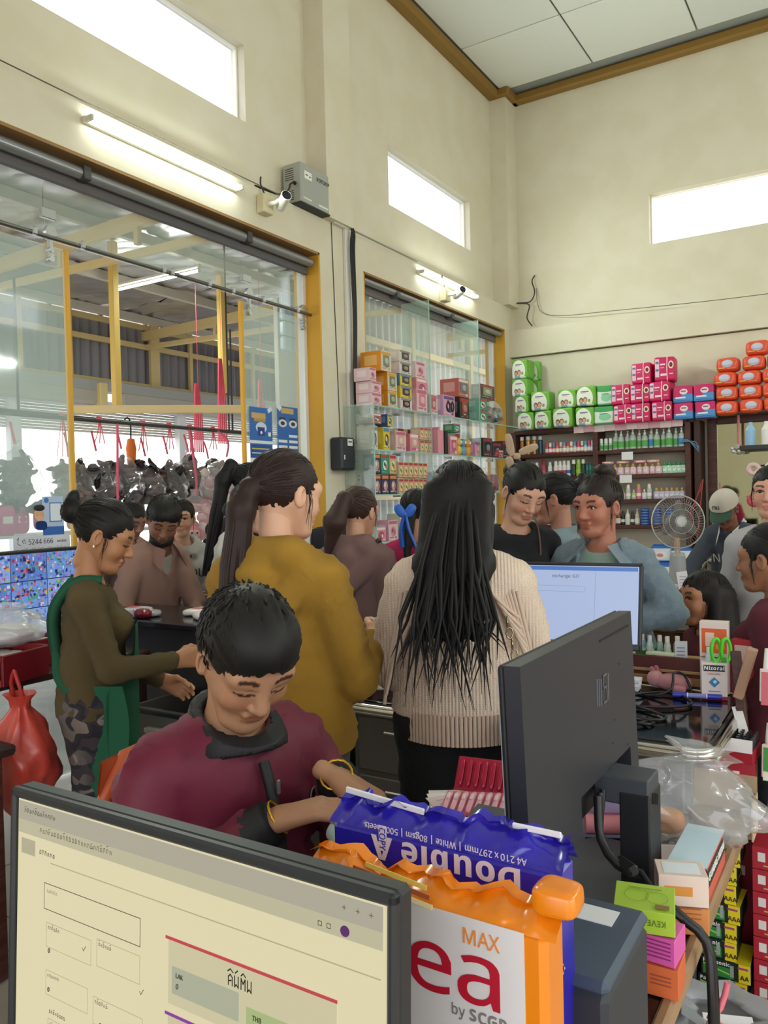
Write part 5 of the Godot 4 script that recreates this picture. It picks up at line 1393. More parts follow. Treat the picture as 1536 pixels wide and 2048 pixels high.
	var rr := RandomNumberGenerator.new(); rr.seed = 21
	for s in 3:
		for k in 15:
			var hh := rr.randf_range(.1, [.2, .28, .22][s])
			toy_box("small toy carton in the back row of the " + names[s] + " toy shelf, " + ORD[k], -5.5 - k * .19 - rr.randf() * .05, ys[s] + .006, rr.randf_range(.09, .16), hh, .08, [wh, pk, rose, ye, tl, dark, gn, pu][rr.randi() % 8], ["d9cfd0", "c99aa8", "b8a0c0", "d8c890", "8ab0a0", "5a4a52"][rr.randi() % 6], "", "toy_carton", -3.595).set_meta("group", "toy cartons in the back row of the " + names[s] + " shelf")
	# low display counter under the toy shelves
	o = thing("display_counter", "white display counter with cartons below the toy shelves", "counter", Vector3(-3.42, 0, -6.9))
	bx(o, "cabinet", Vector3(0, .42, 0), Vector3(.5, .84, 3.0), mat("d9d2c6", .6), .005); bx(o, "worktop", Vector3(0, .855, 0), Vector3(.54, .03, 3.05), mat("cfc8bc", .4), .005)
	for k in 9: toy_box("peach carton on the counter below the toy shelves, " + ["first", "second", "third", "fourth", "fifth", "sixth", "seventh", "eighth", "ninth"][k], -5.6 - k * .3, .87, .22, .12 + .03 * (k % 3), .16, rose if k % 2 else wh, ["e8b9a0", "efe6e0", "d9a8b0"][k % 3], "", "carton", -3.25)

# ---------------------------------------------------------------- desks and the things on them
func desks() -> void:
	var black := mat("0b0c0f", .06, 0.0, {"metallic_specular": .7})
	var chrome := mat("c9c6bf", .16, .95)
	var grey := mat("5f5a57", .45, .2)
	# steel desk in the middle, black glass top, chrome rim
	var o := thing("steel_desk", "steel office desk with black glass top and rounded chrome rim", "desk", Vector3(-1.07, 0, -2.78))
	bx(o, "top", Vector3(0, .728, 0), Vector3(1.28, .03, .66), mat("4a4644", .4, .3), .01)
	bx(o, "glass_top", Vector3(0, .746, 0), Vector3(1.27, .008, .65), black, .002)
	var g := G.new()
	var rim := []
	var r := .06
	for c in [[.64 - r, .35 - r, 0], [-.64 + r, .35 - r, 1], [-.64 + r, -.35 + r, 2], [.64 - r, -.35 + r, 3]]:
		for k in 6:
			var a: float = (c[2] + k / 5.0) * PI / 2
			rim.append(Vector3(c[0] + cos(a) * (r + .02), .728, c[1] + sin(a) * (r + .02)))
	rim.append(rim[0])
	for dy in [-.012, 0.0, .012]: part(o, "rim", tb(rim.map(func(p: Vector3) -> Vector3: return p + Vector3(0, dy, 0)), .013 if dy == 0.0 else .009, 8), chrome)
	for q in [[.34, .5], [-.42, .42]]:
		var b := bx(o, "pedestal", Vector3(q[0], .36, 0), Vector3(q[1], .70, .6), grey, .006)
		for k in 3: 
			bx(b, "drawer_front", Vector3(0, .22 - k * .22, .302), Vector3(q[1] - .05, .2, .012), mat("6c6663", .4, .3), .004)
			bx(b, "drawer_handle", Vector3(0, .27 - k * .22, .312), Vector3(.14, .014, .012), chrome, .004)
	bx(o, "back_panel", Vector3(0, .4, -.29), Vector3(1.2, .6, .02), mat("2a2523", .6), .003)
	bx(o, "front_rail", Vector3(-.06, .66, .3), Vector3(.34, .09, .02), mat("4a2a24", .5), .003)
	# dark counter on the left with an open grey drawer
	o = thing("service_counter", "dark service counter on the left where customers lean", "counter", Vector3(-2.55, 0, -2.62))
	bx(o, "body", Vector3(0, .48, 0), Vector3(1.5, .94, .3), mat("1d1a1e", .6), .005)
	bx(o, "worktop", Vector3(0, .965, 0), Vector3(1.56, .03, .42), mat("232328", .12), .006)
	bx(o, "kick_panel", Vector3(.55, .35, .16), Vector3(.35, .6, .02), mat("33201e", .5), .003)
	var dr := Node3D.new(); dr.name = "drawer"; o.add_child(dr); dr.position = Vector3(.22, .62, .34)
	bx(dr, "drawer_front", Vector3(0, 0, .2), Vector3(.42, .17, .018), mat("6f6963", .45, .2), .004); bx(dr, "drawer_rim", Vector3(0, .088, .2), Vector3(.44, .02, .03), mat("161518", .4), .004)
	for s in [-1.0, 1.0]: bx(dr, "drawer_side", Vector3(s * .205, 0, 0), Vector3(.012, .15, .4), mat("55504c", .5, .2), .002)
	bx(dr, "drawer_floor", Vector3(0, -.07, 0), Vector3(.4, .01, .4), mat("3a3735", .5), 0); part(dr, "handle", pillow(.13, .03, .03, .6), mat("c9c2b4", .4), Vector3(.02, .02, .215))
	# foreground desk: dark top with a pale wooden edge
	o = thing("work_desk", "dark glossy work desk with a pale wooden edge in the foreground", "desk", Vector3(-.61, 0, -1.08))
	bx(o, "top", Vector3(0, .733, 0), Vector3(.66, .03, 1.66), mat("171316", .12), .003)
	bx(o, "wood_edge", Vector3(.338, .733, 0), Vector3(.02, .036, 1.68), grained("8a6a4c", "a3815e", "edge", .5, Vector3(3, 3, .6)), .005)
	bx(o, "wood_edge", Vector3(0, .733, -.84), Vector3(.68, .036, .02), grained("8a6a4c", "a3815e", "edge", .5, Vector3(3, 3, .6)), .005)
	for q in [[.3, .8], [-.3, .8], [.3, -.8], [-.3, -.8]]: bx(o, "leg", Vector3(q[0] * .5 - .08, .36, q[1]), Vector3(.05, .72, .05), mat("2a2426", .5), .004)
	bx(o, "modesty_panel", Vector3(.02, .45, 0), Vector3(.018, .5, 1.5), mat("3c2520", .5), .003)
	# dark wooden table at the picture's left edge
	o = thing("wooden_table", "dark wooden table corner at the left edge of the picture", "table", Vector3(-2.86, 0, -1.22))
	bx(o, "top", Vector3(0, .735, 0), Vector3(1.1, .035, .56), grained("2c2021", "3b2b2a", "tabletop", .3, Vector3(2, 2, 8)), .01); bx(o, "apron", Vector3(0, .66, .24), Vector3(1.0, .12, .02), wood, .003); bx(o, "side_panel", Vector3(.5, .36, 0), Vector3(.03, .7, .5), wood, .004)
	for q in [[-.5, .22], [-.5, -.22]]: bx(o, "leg", Vector3(q[0], .36, q[1]), Vector3(.06, .72, .06), wood, .005)
	# table under the wall screen
	o = thing("side_table", "narrow dark red table under the wall screen", "table", Vector3(-3.16, 0, -1.98))
	bx(o, "top", Vector3(0, .85, 0), Vector3(.96, .03, .8), mat("3d2422", .4), .006)
	for q in [[-.44, .36], [.44, .36], [-.44, -.36], [.44, -.36]]: bx(o, "leg", Vector3(q[0], .42, q[1]), Vector3(.05, .84, .05), mat("3d2422", .5), .005)
	# display unit right, and display table behind
	o = thing("display_unit", "brown wooden display unit behind the steel desk", "display", Vector3(-.73, 0, -3.31))
	bx(o, "cabinet", Vector3(0, .4, 0), Vector3(.35, .8, .3), wood, .004); bx(o, "top_lip", Vector3(0, .83, .145), Vector3(.35, .06, .014), mat("5a2a26", .5), .003); bx(o, "worktop", Vector3(0, .805, 0), Vector3(.36, .012, .31), mat("b08a5c", .5), .002)
	bx(o, "recess_strip", Vector3(0, .77, .152), Vector3(.34, .03, .006), mat("a07a4c", .5), .001)
	o = thing("display_table", "long low table crowded with small cosmetics", "table", Vector3(-.62, 0, -4.95))
	bx(o, "top", Vector3(0, .80, 0), Vector3(1.5, .03, 1.6), mat("9c7448", .5), .006); bx(o, "skirt", Vector3(0, .5, .78), Vector3(1.46, .56, .02), mat("7a5232", .6), .003)
	for q in [[-.7, -.72], [.7, -.72], [-.7, .72], [.7, .72]]: bx(o, "leg", Vector3(q[0], .39, q[1]), Vector3(.06, .78, .06), wood, .004)
	display_goods()

func monitor(label: String, at: Vector3, turn: float, w: float, h: float, tilt: float, screen: Material, lift: float, called := "monitor") -> Dictionary:
	# faces local +z; at = base on the desk; screen bottom at lift
	var o := thing(called, label, "monitor", at, turn)
	var bk := mat("232529", .5)
	var pn := Node3D.new(); pn.name = "panel"; o.add_child(pn); pn.position = Vector3(0, lift + h * .5, .03); pn.rotation_degrees.x = -tilt
	bx(pn, "housing", Vector3(0, 0, -.012), Vector3(w, h, .026), bk, .005)
	bx(pn, "bezel", Vector3(0, h * .5 - .006, .003), Vector3(w, .012, .012), mat("26282c", .45), .003); bx(pn, "bezel", Vector3(0, -h * .5 + .011, .003), Vector3(w, .022, .012), mat("26282c", .45), .003)
	for s in [-1.0, 1.0]: bx(pn, "bezel", Vector3(s * (w * .5 - .0045), 0, .003), Vector3(.009, h, .012), mat("26282c", .45), .003)
	bx(pn, "screen", Vector3(0, .005, .003), Vector3(w - .024, h - .03, .003), screen, 0)
	bx(o, "stand_neck", Vector3(0, lift * .5 + .05, -.03), Vector3(.06, lift + .1, .03), bk, .005)
	bx(o, "stand_base", Vector3(0, .006, -.01), Vector3(.24, .012, .2), bk, .005)
	return {"o": o, "p": pn}

func ui(p: Node3D, called: String, x: float, y: float, w: float, h: float, c: String, e := .0) -> void:
	bx(p, called, Vector3(x + w * .5, y - h * .5, .0052 + e), Vector3(w, h, .0006), glow(c, .75, "screen_mark"), 0)

func outline(p: Node3D, x: float, y: float, w: float, h: float, c: String, t := .0012) -> void:
	strokes(p, "field_outline", [[Vector2(x, y), Vector2(x + w, y), Vector2(x + w, y - h), Vector2(x, y - h), Vector2(x, y)]], t, glow(c, .7, "screen_mark"), Vector3(0, 0, .0058))

func screens() -> void:
	# foreground monitor: pale yellow till page
	var m := monitor("slim black monitor with a pale yellow form page in the foreground", Vector3(-.635, .748, -.60), 0, .552, .325, 3.0, glow("e6dcb4", SCR, "screen_page"), .082)
	var p: Node3D = m.p
	p.position.z = .02
	ui(p, "tab_bar", -.262, .148, .524, .022, "c9c4ae")
	ui(p, "address_bar", -.262, .126, .524, .016, "ddd6b4")
	var ink := glow("6a6554", .5, "screen_mark"); var dk := glow("2c2a22", .4, "screen_mark"); var soft := glow("b4ac88", .6, "screen_mark")
	strokes(p, "tab_text", scribble(.06, 12, 1), .0008, ink, Vector3(-.25, .136, .0058)); strokes(p, "address_text", scribble(.13, 24, 2), .0007, ink, Vector3(-.22, .117, .0058))
	ui(p, "back_button", -.256, .104, .026, .018, "cfc8a8"); strokes(p, "page_title", scribble(.03, 6, 3), .0009, ink, Vector3(-.22, .092, .0058))
	ui(p, "page_rule", -.2, .085, .46, .001, "d2c894")
	outline(p, -.21, .06, .165, .03, "7a745c", .001); strokes(p, "field_label", scribble(.02, 6, 4), .0006, soft, Vector3(-.205, .05, .0058))
	var fk := 0
	for q in [[-.205, .015, .08, .028], [-.115, .02, .07, .03], [-.205, -.04, .075, .028], [-.12, -.045, .08, .03], [-.2, -.095, .085, .03], [-.115, -.1, .09, .03]]:
		outline(p, q[0], q[1], q[2], q[3], "d4ca9a", .0007); fk += 1
		strokes(p, "field_label", scribble(.022, 6, 10 + fk), .0006, ink, Vector3(q[0] + .003, q[1] - .007, .0058))
	for q in [[-.2, -.005], [-.2, -.05], [-.108, -.062]]: text(p, "0", .005, ink, Vector3(q[0], q[1] - .012, .0058))
	strokes(p, "date_text", scribble(.03, 8, 21), .0007, ink, Vector3(-.198, -.088, .0058)); strokes(p, "date_text", scribble(.03, 8, 22), .0007, ink, Vector3(-.108, -.106, .0058))
	strokes(p, "tick", [[Vector2(0, .003), Vector2(.002, 0), Vector2(.006, .006)]], .0008, ink, Vector3(-.14, .0, .0058)); strokes(p, "tick", [[Vector2(0, .003), Vector2(.002, 0), Vector2(.006, .006)]], .0008, ink, Vector3(-.045, -.02, .0058))
	for q in [[.05, "e0505a"], [-.028, "a04ab4"], [-.108, "3a9a7a"]]:
		ui(p, "card", -.002, q[0], .215, .066, "efe6bc"); ui(p, "card_line", -.006, q[0] + .003, .22, .003, q[1], .0006)
		ui(p, "amount_field", .004, q[0] - .026, .092, .028, "c9ccb0", .0006); ui(p, "amount_field", .106, q[0] - .036, .1, .028, "c4d796", .0006)
		text(p, "LAK", .0045, ink, Vector3(.015, q[0] - .034, .0066)); text(p, "0", .005, ink, Vector3(.012, q[0] - .045, .0066)); text(p, "THB", .0045, ink, Vector3(.12, q[0] - .044, .0066)); text(p, "0", .005, ink, Vector3(.115, q[0] - .055, .0066))
	# the two card titles, written in strokes
	var V := func(a: Array) -> Array: return a.map(func(s: Array) -> Array: return s.map(func(q: Array) -> Vector2: return Vector2(q[0], q[1])))
	strokes(p, "card_title", V.call([[[0, 0], [0, 3], [1, 4], [2, 3], [2, 0]], [[.5, 1.5], [1.4, 1.8]], [[-.3, 5], [1, 6], [2.3, 5]], [[3.2, 4], [3.2, 0], [4, 1], [5, 0], [5, 4]], [[3.5, 5.2], [4.6, 6.2]], [[6.4, 0], [6.4, 4], [7.4, 2.2], [8.4, 4], [8.4, 0]], [[6.4, 5], [7.4, 6], [8.6, 5]], [[9.6, 4], [9.6, 0], [10.4, 1], [11.4, 0], [11.4, 4]]]), .0013, dk, Vector3(.083, .029, .0066), Vector3.ZERO, .0026)
	strokes(p, "card_title", V.call([[[0, .8], [.4, 0], [1, 1], [0, 2.4], [.8, 4], [2, 3], [2, 0]], [[3, 3], [3.8, 4], [4.4, 3], [4.4, 0]], [[5.6, 0], [5.6, 3], [6.6, 4], [7.4, 3], [7.4, 0]], [[6.4, 2], [6.4, .8]], [[8.4, 3], [9.2, 4], [9.8, 3], [9.8, 0]], [[11, .6], [11, 3], [12, 4], [13, 3], [13, 0], [12.2, 1]], [[11.4, 5], [12.6, 6], [13.6, 5]], [[14.6, 3.4], [15.4, 4], [15.8, 2.6], [15, .2], [16, -1.4]]]), .0013, dk, Vector3(.083, -.049, .0066), Vector3.ZERO, .0024)
	for q in [[.222, "magnifier"], [.232, "star"]]: strokes(p, q[1], [[Vector2(0, 0), Vector2(.004, 0), Vector2(.004, .004), Vector2(0, .004), Vector2(0, 0)]], .0007, ink, Vector3(q[0] - .03, .115, .0058))
	part(p, "profile_dot", lth([Vector2(0, 0), Vector2(.005, 0), Vector2(.005, .0006), Vector2(0, .0006)], 14), glow("6a2f7c", .7, "screen_mark"), Vector3(.222, .117, .0056), Vector3(90, 0, 0))
	for q in [.225, .24, .254]: strokes(p, "window_button", [[Vector2(0, 0), Vector2(.004, 0)], [Vector2(.002, -.002), Vector2(.002, .002)]], .0006, ink, Vector3(q - .006, .138, .0058))
	# big monitor seen from behind, facing the seated man
	var o := thing("monitor", "large black monitor seen from behind on the foreground desk", "monitor", Vector3(-.44, .748, -1.40))
	var bk := mat("2c2c33", .5)
	var pn := Node3D.new(); pn.name = "panel"; o.add_child(pn); pn.position = Vector3(-.023, .325, 0); pn.rotation_degrees.z = 2.0
	g_notched(pn, bk)
	bx(pn, "bezel", Vector3(-.014, 0, 0), Vector3(.01, .345, .615), mat("1c1d22", .5), .004)
	bx(pn, "screen", Vector3(-.021, 0, 0), Vector3(.002, .33, .6), glow("dfe3e8", .35, "screen_page"), 0)
	bx(pn, "top_groove", Vector3(.0185, .145, -.18), Vector3(.002, .004, .2), mat("0c0c0e", .6), 0)
	# maker's mark: three bars and a folded sign
	var lg := mat("6d6f76", .35, .4)
	for k in 3: bx(pn, "logo", Vector3(.0186, .055 - .002 * k, -.048 - k * .012), Vector3(.0012, .05, .0045), lg, 0, Vector3(-6, 0, 0))
	strokes(pn, "logo", [[Vector2(.02, .05), Vector2(0, .05), Vector2(0, .027), Vector2(.018, .027), Vector2(.018, 0), Vector2(0, 0)]], .0045, lg, Vector3(.019, .028, -.088), Vector3(0, 90, 0)); bx(pn, "logo", Vector3(.0186, .052, -.118), Vector3(.0012, .05, .0045), lg, 0, Vector3(-6, 0, 0))
	for q in [[.06, -.1], [-.02, -.15], [-.06, -.13], [.08, -.2], [-.09, -.23], [-.1, .0]]: bx(pn, "screw_hole", Vector3(.0184, q[0], q[1]), Vector3(.001, .003, .003), mat("0a0a0a"), 0)
	var st := Node3D.new(); st.name = "stand"; o.add_child(st)
	bx(st, "arm", Vector3(.03, .2, -.1), Vector3(.1, .05, .08), mat("3c4047", .5), .003); bx(st, "pole", Vector3(.055, .1, -.1), Vector3(.055, .2, .085), mat("17181c", .5), .003)
	g = G.new()
	g.ext(PackedVector2Array([Vector2(-.17, -.06), Vector2(-.17, .06), Vector2(-.09, .15), Vector2(.1, .15), Vector2(.155, .1), Vector2(.14, -.06), Vector2(.05, -.15), Vector2(-.06, -.15)]), 0, .01, Transform3D(Basis(Vector3.RIGHT, -PI / 2), Vector3(.01, .001, -.13)))
	part(st, "base", g.mesh(), mat("3a3e46", .5))
	for k in 4: bx(st, "slot", Vector3(.0835, .19 - .004 * k, -.08 - k * .011), Vector3(.001, .02, .004), mat("08080a"), 0)
	o = thing("power_cable", "black monitor cables looping from the screen to the desk edge", "cable", Vector3(-.44, .748, -1.40))
	for k in 3: part(o, "cable", tb(curve([Vector3(.0, .2, -.02 - k * .015), Vector3(.01, .13, -.0), Vector3(.045, .1, .02), Vector3(.085, .085 + .005 * k, .02), Vector3(.125, .07, .045 + .006 * k), Vector3(.165, .045, .05), Vector3(.195, .02, .05), Vector3(.205, -.06, .055 + .008 * k), Vector3(.205, -.2, .06), Vector3(.2 + .01 * k, -.4, .05), Vector3(.19, -.6, .0 - k * .05)]), .0065 if k else .009, 6), mat("141416", .45))
	bx(o, "plug", Vector3(.06, .1, .02), Vector3(.05, .02, .022), mat("18181a", .5), .005, Vector3(20, -40, 0))
	part(o, "tie", tb(curve([Vector3(.195, -.1, .05), Vector3(.215, -.11, .05), Vector3(.215, -.115, .075), Vector3(.195, -.11, .07), Vector3(.215, -.08, .05), Vector3(.225, -.04, .045)]), .005, 5), mat("dc6f7c", .5)); part(o, "tie", tb(curve([Vector3(.215, -.11, .07), Vector3(.225, -.16, .08), Vector3(.235, -.21, .09), Vector3(.215, -.18, .09), Vector3(.212, -.12, .075)]), .004, 5), mat("dc6f7c", .5))
	# two till screens on the steel desk
	var m2 := monitor("black till screen with a pale blue page before the woman in denim", Vector3(-.93, .752, -2.78), 5, .47, .3, 14.0, glow("b9c9ee", .9, "screen_page"), .2)
	ui(m2.p, "tab_bar", -.22, .135, .44, .014, "5f8fe0"); ui(m2.p, "rule", .075, .12, .001, .25, "8fa4d0"); ui(m2.p, "button", .1, -.11, .1, .03, "8ec07a")
	text(m2.p, "exchange: 637", .011, glow("6f7488", .5, "screen_mark"), Vector3(-.03, .1, .0058)); outline(m2.p, -.16, .065, .2, .02, "8d9cc8", .0008)
	var m3 := monitor("small black till screen showing a pale page behind the yellow hoodie", Vector3(-1.52, .752, -2.85), 12, .4, .26, 12.0, glow("c4d2f2", .95, "screen_page"), .2)
	ui(m3.p, "tab_bar", -.18, .115, .36, .025, "3f78d8")
	# wall screen with security views
	o = thing("security_screen", "black framed wall screen showing colourful camera views", "television", Vector3(-3.42, .87, -2.2), 90)
	bx(o, "housing", Vector3(0, .21, 0), Vector3(.78, .42, .04), mat("131316", .4), .006); bx(o, "foot", Vector3(0, -.0, .02), Vector3(.3, .012, .16), mat("131316", .4), .004)
	var r := RandomNumberGenerator.new(); r.seed = 4
	for ix in 4:
		for iy in 3:
			var ops := []
			for q in 130: ops.append(["r", r.randf() * .95, r.randf() * .95, r.randf_range(.02, .1), r.randf_range(.03, .16), ["5a8ae0", "8fb4f0", "e06a9a", "c03a50", "3a4a8a", "e8e4f4", "7a5ac0", "48b090", "20305a", "e0c050"][r.randi() % 10]])
			var mt := StandardMaterial3D.new()
			mt.albedo_color = Color.BLACK; mt.emission_enabled = true; mt.emission_texture = paint("cctv%d%d" % [ix, iy], 48, 32, ["7ea6ee", "96b8f4", "6a8fe0"][(ix + iy) % 3], ops); mt.emission_energy_multiplier = .8; mt.resource_name = "screen_view"
			bx(o, "camera_view", Vector3(-.282 + ix * .188, .34 - iy * .13, .0215), Vector3(.184, .126, .002), mt, 0)

func g_notched(pn: Node3D, bk: Material) -> void:
	# housing in the z-y plane, notch at the bottom where the stand enters
	var g := G.new()
	g.ext(PackedVector2Array([Vector2(-.307, -.172), Vector2(-.07, -.172), Vector2(-.07, -.1), Vector2(.25, -.1), Vector2(.25, -.172), Vector2(.307, -.172), Vector2(.307, .172), Vector2(-.307, .172)]), 0, .026, Transform3D(Basis(Vector3(0, 0, -1), Vector3(0, 1, 0), Vector3(1, 0, 0)), Vector3(-.008, 0, 0)))
	part(pn, "housing", g.mesh(), bk)

var g: G

func near_goods() -> void:
	# paper reams
	var o := thing("paper_ream", "orange paper ream wrapper with big red letters standing on the desk", "paper pack", Vector3(-.43, .75, -.77))
	var org := mat("e8820f", .22, 0.0, {"metallic_specular": .6})
	bx(o, "wrapper", Vector3(0, .155, 0), Vector3(.29, .31, .055), org, .008)
	bx(o, "front_panel", Vector3(-.012, .155, .0278), Vector3(.268, .306, .001), mat("d6d0cf", .5), 0)
	var crump := func(w: float, h: float, seed: int, fall: float) -> ArrayMesh:
		var gg := G.new()
		gg.grid(44, 14, func(s: float, t: float) -> Vector3:
			var x := (s - .5) * w
			var n := nz.get_noise_2d(x * 2600 + seed * 80, t * 90) * .010 * t + nz.get_noise_2d(x * 900 + seed * 50, t * 60) * .016 * t
			var n2 := nz.get_noise_2d(x * 1500 + seed * 33, 7.0) * .012 * t
			return Vector3(x, t * h + n2 - fall * t * absf(s - .4), .027 * cos(t * 1.4) - t * .02 + n))
		gg.grid(44, 14, func(s: float, t: float) -> Vector3:
			var x := (.5 - s) * w
			var n := nz.get_noise_2d(x * 2600 + seed * 80, t * 90) * .010 * t + nz.get_noise_2d(x * 900 + seed * 50, t * 60) * .016 * t
			var n2 := nz.get_noise_2d(x * 1500 + seed * 33, 7.0) * .012 * t
			return Vector3(x, t * h + n2 - fall * t * absf(.5 - s + .1), -.027 + t * .03 + n))
		return gg.mesh()
	part(o, "crumpled_top", crump.call(.31, .022, 1, .0), org, Vector3(.0, .306, 0))
	part(o, "side_flap", pillow(.05, .03, .05, .5, .3, 3), org, Vector3(.15, .34, .0))
	text(o, "ea", .066, mat("b3122c", .45), Vector3(.043, .25, .029), Vector3.ZERO, 1.3); text(o, "MAX", .0155, mat("e0863a", .5), Vector3(.074, .288, .029)); text(o, "by", .011, mat("7a7672", .5), Vector3(.046, .206, .029)); text(o, "SCGP", .0125, mat("7a7672", .5), Vector3(.081, .206, .029), Vector3.ZERO, 1.0, "Droid Sans", true)
	for k in 3: bx(o, "print_strip", Vector3(-.04 + .005 * k, .316 + .007 * k, .031 - .003 * k), Vector3(.12 - .02 * k, .005, .0015), mat(["e8d9a0", "a8542c", "e6c25a"][k], .5), 0, Vector3(-8, 0, -6))
	o = thing("paper_ream", "royal blue paper ream wrapper behind the orange one", "paper pack", Vector3(-.4645, .75, -.875))
	var blu := mat("2c22a6", .2, 0.0, {"metallic_specular": .6})
	bx(o, "wrapper", Vector3(0, .163, 0), Vector3(.31, .326, .06), blu, .008)
	part(o, "crumpled_top", crump.call(.32, .03, 5, .0), blu, Vector3(0, .322, 0)); bx(o, "white_fold", Vector3(-.09, .353, .0), Vector3(.12, .008, .004), mat("e4e1e8", .5), .001, Vector3(0, 0, -4)); bx(o, "white_fold", Vector3(.12, .356, .0), Vector3(.06, .007, .004), mat("e4e1e8", .5), .001)
	text(o, "Double A", .030, mat("ecd9e0", .4), Vector3(.012, .306, .0312), Vector3(0, 0, 180), 1.15, "Droid Sans", true); text(o, "A4 210 x 297mm | White | 80gsm | 500 sheets", .0075, mat("d9cfe8", .4), Vector3(.01, .331, .0325), Vector3(0, 0, 180))
	bx(o, "badge", Vector3(-.074, .318, .031), Vector3(.011, .032, .001), mat("e9e4ea", .5), 0); text(o, "COPY", .0085, mat("2c22a6", .5), Vector3(-.074, .318, .0325), Vector3(0, 0, -90))
	text(o, "®", .014, mat("ecd9e0", .4), Vector3(.146, .226, .0312)); strokes(o, "big_letter", [[Vector2(0, 0), Vector2(.03, .05), Vector2(.012, .05)]], .012, mat("e6dfec", .4), Vector3(.125, .17, .0312))
	# dark printer box
	o = thing("label_printer", "dark slate label printer beside the paper reams", "printer", Vector3(-.325, .75, -.985))
	bx(o, "case", Vector3(0, .085, 0), Vector3(.11, .17, .19), mat("2e3138", .5), .008); bx(o, "lid", Vector3(0, .178, 0), Vector3(.112, .018, .192), mat("3d4a5c", .4), .007)
	for k in 7: bx(o, "vent_slot", Vector3(-.02 + k * .009, .06, .0955), Vector3(.003, .05, .001), mat("101114"), 0, Vector3(0, 0, -20))
	bx(o, "sticker", Vector3(.0, .1875, -.05), Vector3(.05, .001, .04), mat("dfe0e2", .6), 0)
	# small cartons on the desk
	o = thing("product_carton", "long cream carton with pink end lying near the lime box", "carton", Vector3(-.40, .75, -1.28), -14)
	bx(o, "carton", Vector3(0, .028, 0), Vector3(.17, .055, .055), mat("cfc6bb", .5), .001); bx(o, "pink_end", Vector3(-.068, .0562, 0), Vector3(.022, .001, .054), mat("cf4f7a", .5), 0); bx(o, "lid_flap", Vector3(-.1, .02, .01), Vector3(.035, .002, .05), mat("e6e2dc", .6), 0, Vector3(0, 0, 30))
	for k in 8: bx(o, "fine_print", Vector3(-.03, .0562, -.02 + k * .006), Vector3(.05, .0006, .002), mat("8a8078"), 0)
	part(o, "picture", pillow(.07, .03, .004, .5), mat("b88a90", .4), Vector3(.03, .026, .028)); for k in 8: bx(o, "fine_print", Vector3(.012 + k * .006, .026, .0305), Vector3(.003, .022, .0006), mat("d9cfcf"), 0)
	o = thing("product_carton", "orange carton at the bottom of the small stack", "carton", Vector3(-.295, .75, -1.225), 2)
	bx(o, "carton", Vector3(0, .023, 0), Vector3(.075, .045, .06), mat("d2683a", .45), .001); bx(o, "print_mark", Vector3(-.018, .028, .0303), Vector3(.014, .014, .0006), mat("9a4a2a"), 0); for k in 3: bx(o, "fine_print", Vector3(.012, .032 - k * .006, .0303), Vector3(.03, .002, .0006), mat("9a4a2a"), 0)
	o = thing("product_carton", "hot pink carton in the middle of the small stack", "carton", Vector3(-.297, .796, -1.23), -3)
	bx(o, "carton", Vector3(0, .021, 0), Vector3(.074, .04, .06), mat("d85aa8", .4), .001); part(o, "round_mark", pillow(.02, .016, .002, 1.0), mat("c07a5a", .5), Vector3(-.025, .018, .0304)); for k in 5: bx(o, "fine_print", Vector3(.008, .036 - k * .006, .0303), Vector3(.046, .002, .0006), mat("8a2f72"), 0)
	o = thing("product_carton", "lime green carton tilted on top of the small stack", "carton", Vector3(-.313, .838, -1.235), 12)
	o.rotation_degrees.x = 4
	bx(o, "carton", Vector3(0, .021, 0), Vector3(.088, .036, .075), mat("a8c83c", .4), .001); text(o, "KEVEAI", .009, mat("5f8024"), Vector3(.012, .022, .0382), Vector3(0, 0, 180)); strokes(o, "circle_print", [range(13).map(func(q: int) -> Vector2: return Vector2(cos(q * TAU / 12), sin(q * TAU / 12)) * .018)], .001, mat("7fa030"), Vector3(-.012, .0418, 0), Vector3(-90, 0, 0)); strokes(o, "circle_print", [range(13).map(func(q: int) -> Vector2: return Vector2(cos(q * TAU / 12), sin(q * TAU / 12)) * .016)], .001, mat("7fa030"), Vector3(.018, .0418, .004), Vector3(-90, 0, 0)); bx(o, "fine_print", Vector3(.0, .0415, -.02), Vector3(.05, .0006, .002), mat("7fa030"), 0); bx(o, "stamp", Vector3(.026, .0415, .026), Vector3(.02, .0006, .01), mat("8a6a3a"), 0)
	o = thing("product_carton", "orange and peach carton under the cream cosmetic carton", "carton", Vector3(-.3, .75, -1.42), 18)
	bx(o, "carton", Vector3(0, .023, 0), Vector3(.085, .045, .07), mat("d68a4c", .45), .001); bx(o, "open_top", Vector3(0, .0457, 0), Vector3(.08, .0005, .066), mat("c98a6a"), 0)
	for k in 3: bx(o, "fine_print", Vector3(.0, .045 - k * .008, .0353), Vector3(.06, .002, .0006), mat("b0642c"), 0)
	o = thing("product_carton", "cream cosmetic carton with orange dot on its side", "carton", Vector3(-.297, .796, -1.415), 20)
	bx(o, "carton", Vector3(0, .028, 0), Vector3(.08, .052, .06), mat("e3cdbd", .45), .001); bx(o, "orange_panel", Vector3(-.008, .028, .0303), Vector3(.045, .016, .0006), mat("d9903c"), 0); part(o, "round_mark", pillow(.001, .026, .022, 1.0), mat("d98a6a", .5), Vector3(.0403, .028, .0)); bx(o, "lid_print", Vector3(0, .0542, 0), Vector3(.06, .0006, .04), mat("c9d0d4", .2, .3), 0)
	o = thing("foil_carton", "iridescent foil carton with black lettered side", "carton", Vector3(-.305, .75, -1.60), 0)
	bx(o, "carton", Vector3(0, .034, 0), Vector3(.07, .066, .19), mat("d0584a", .4), .001)
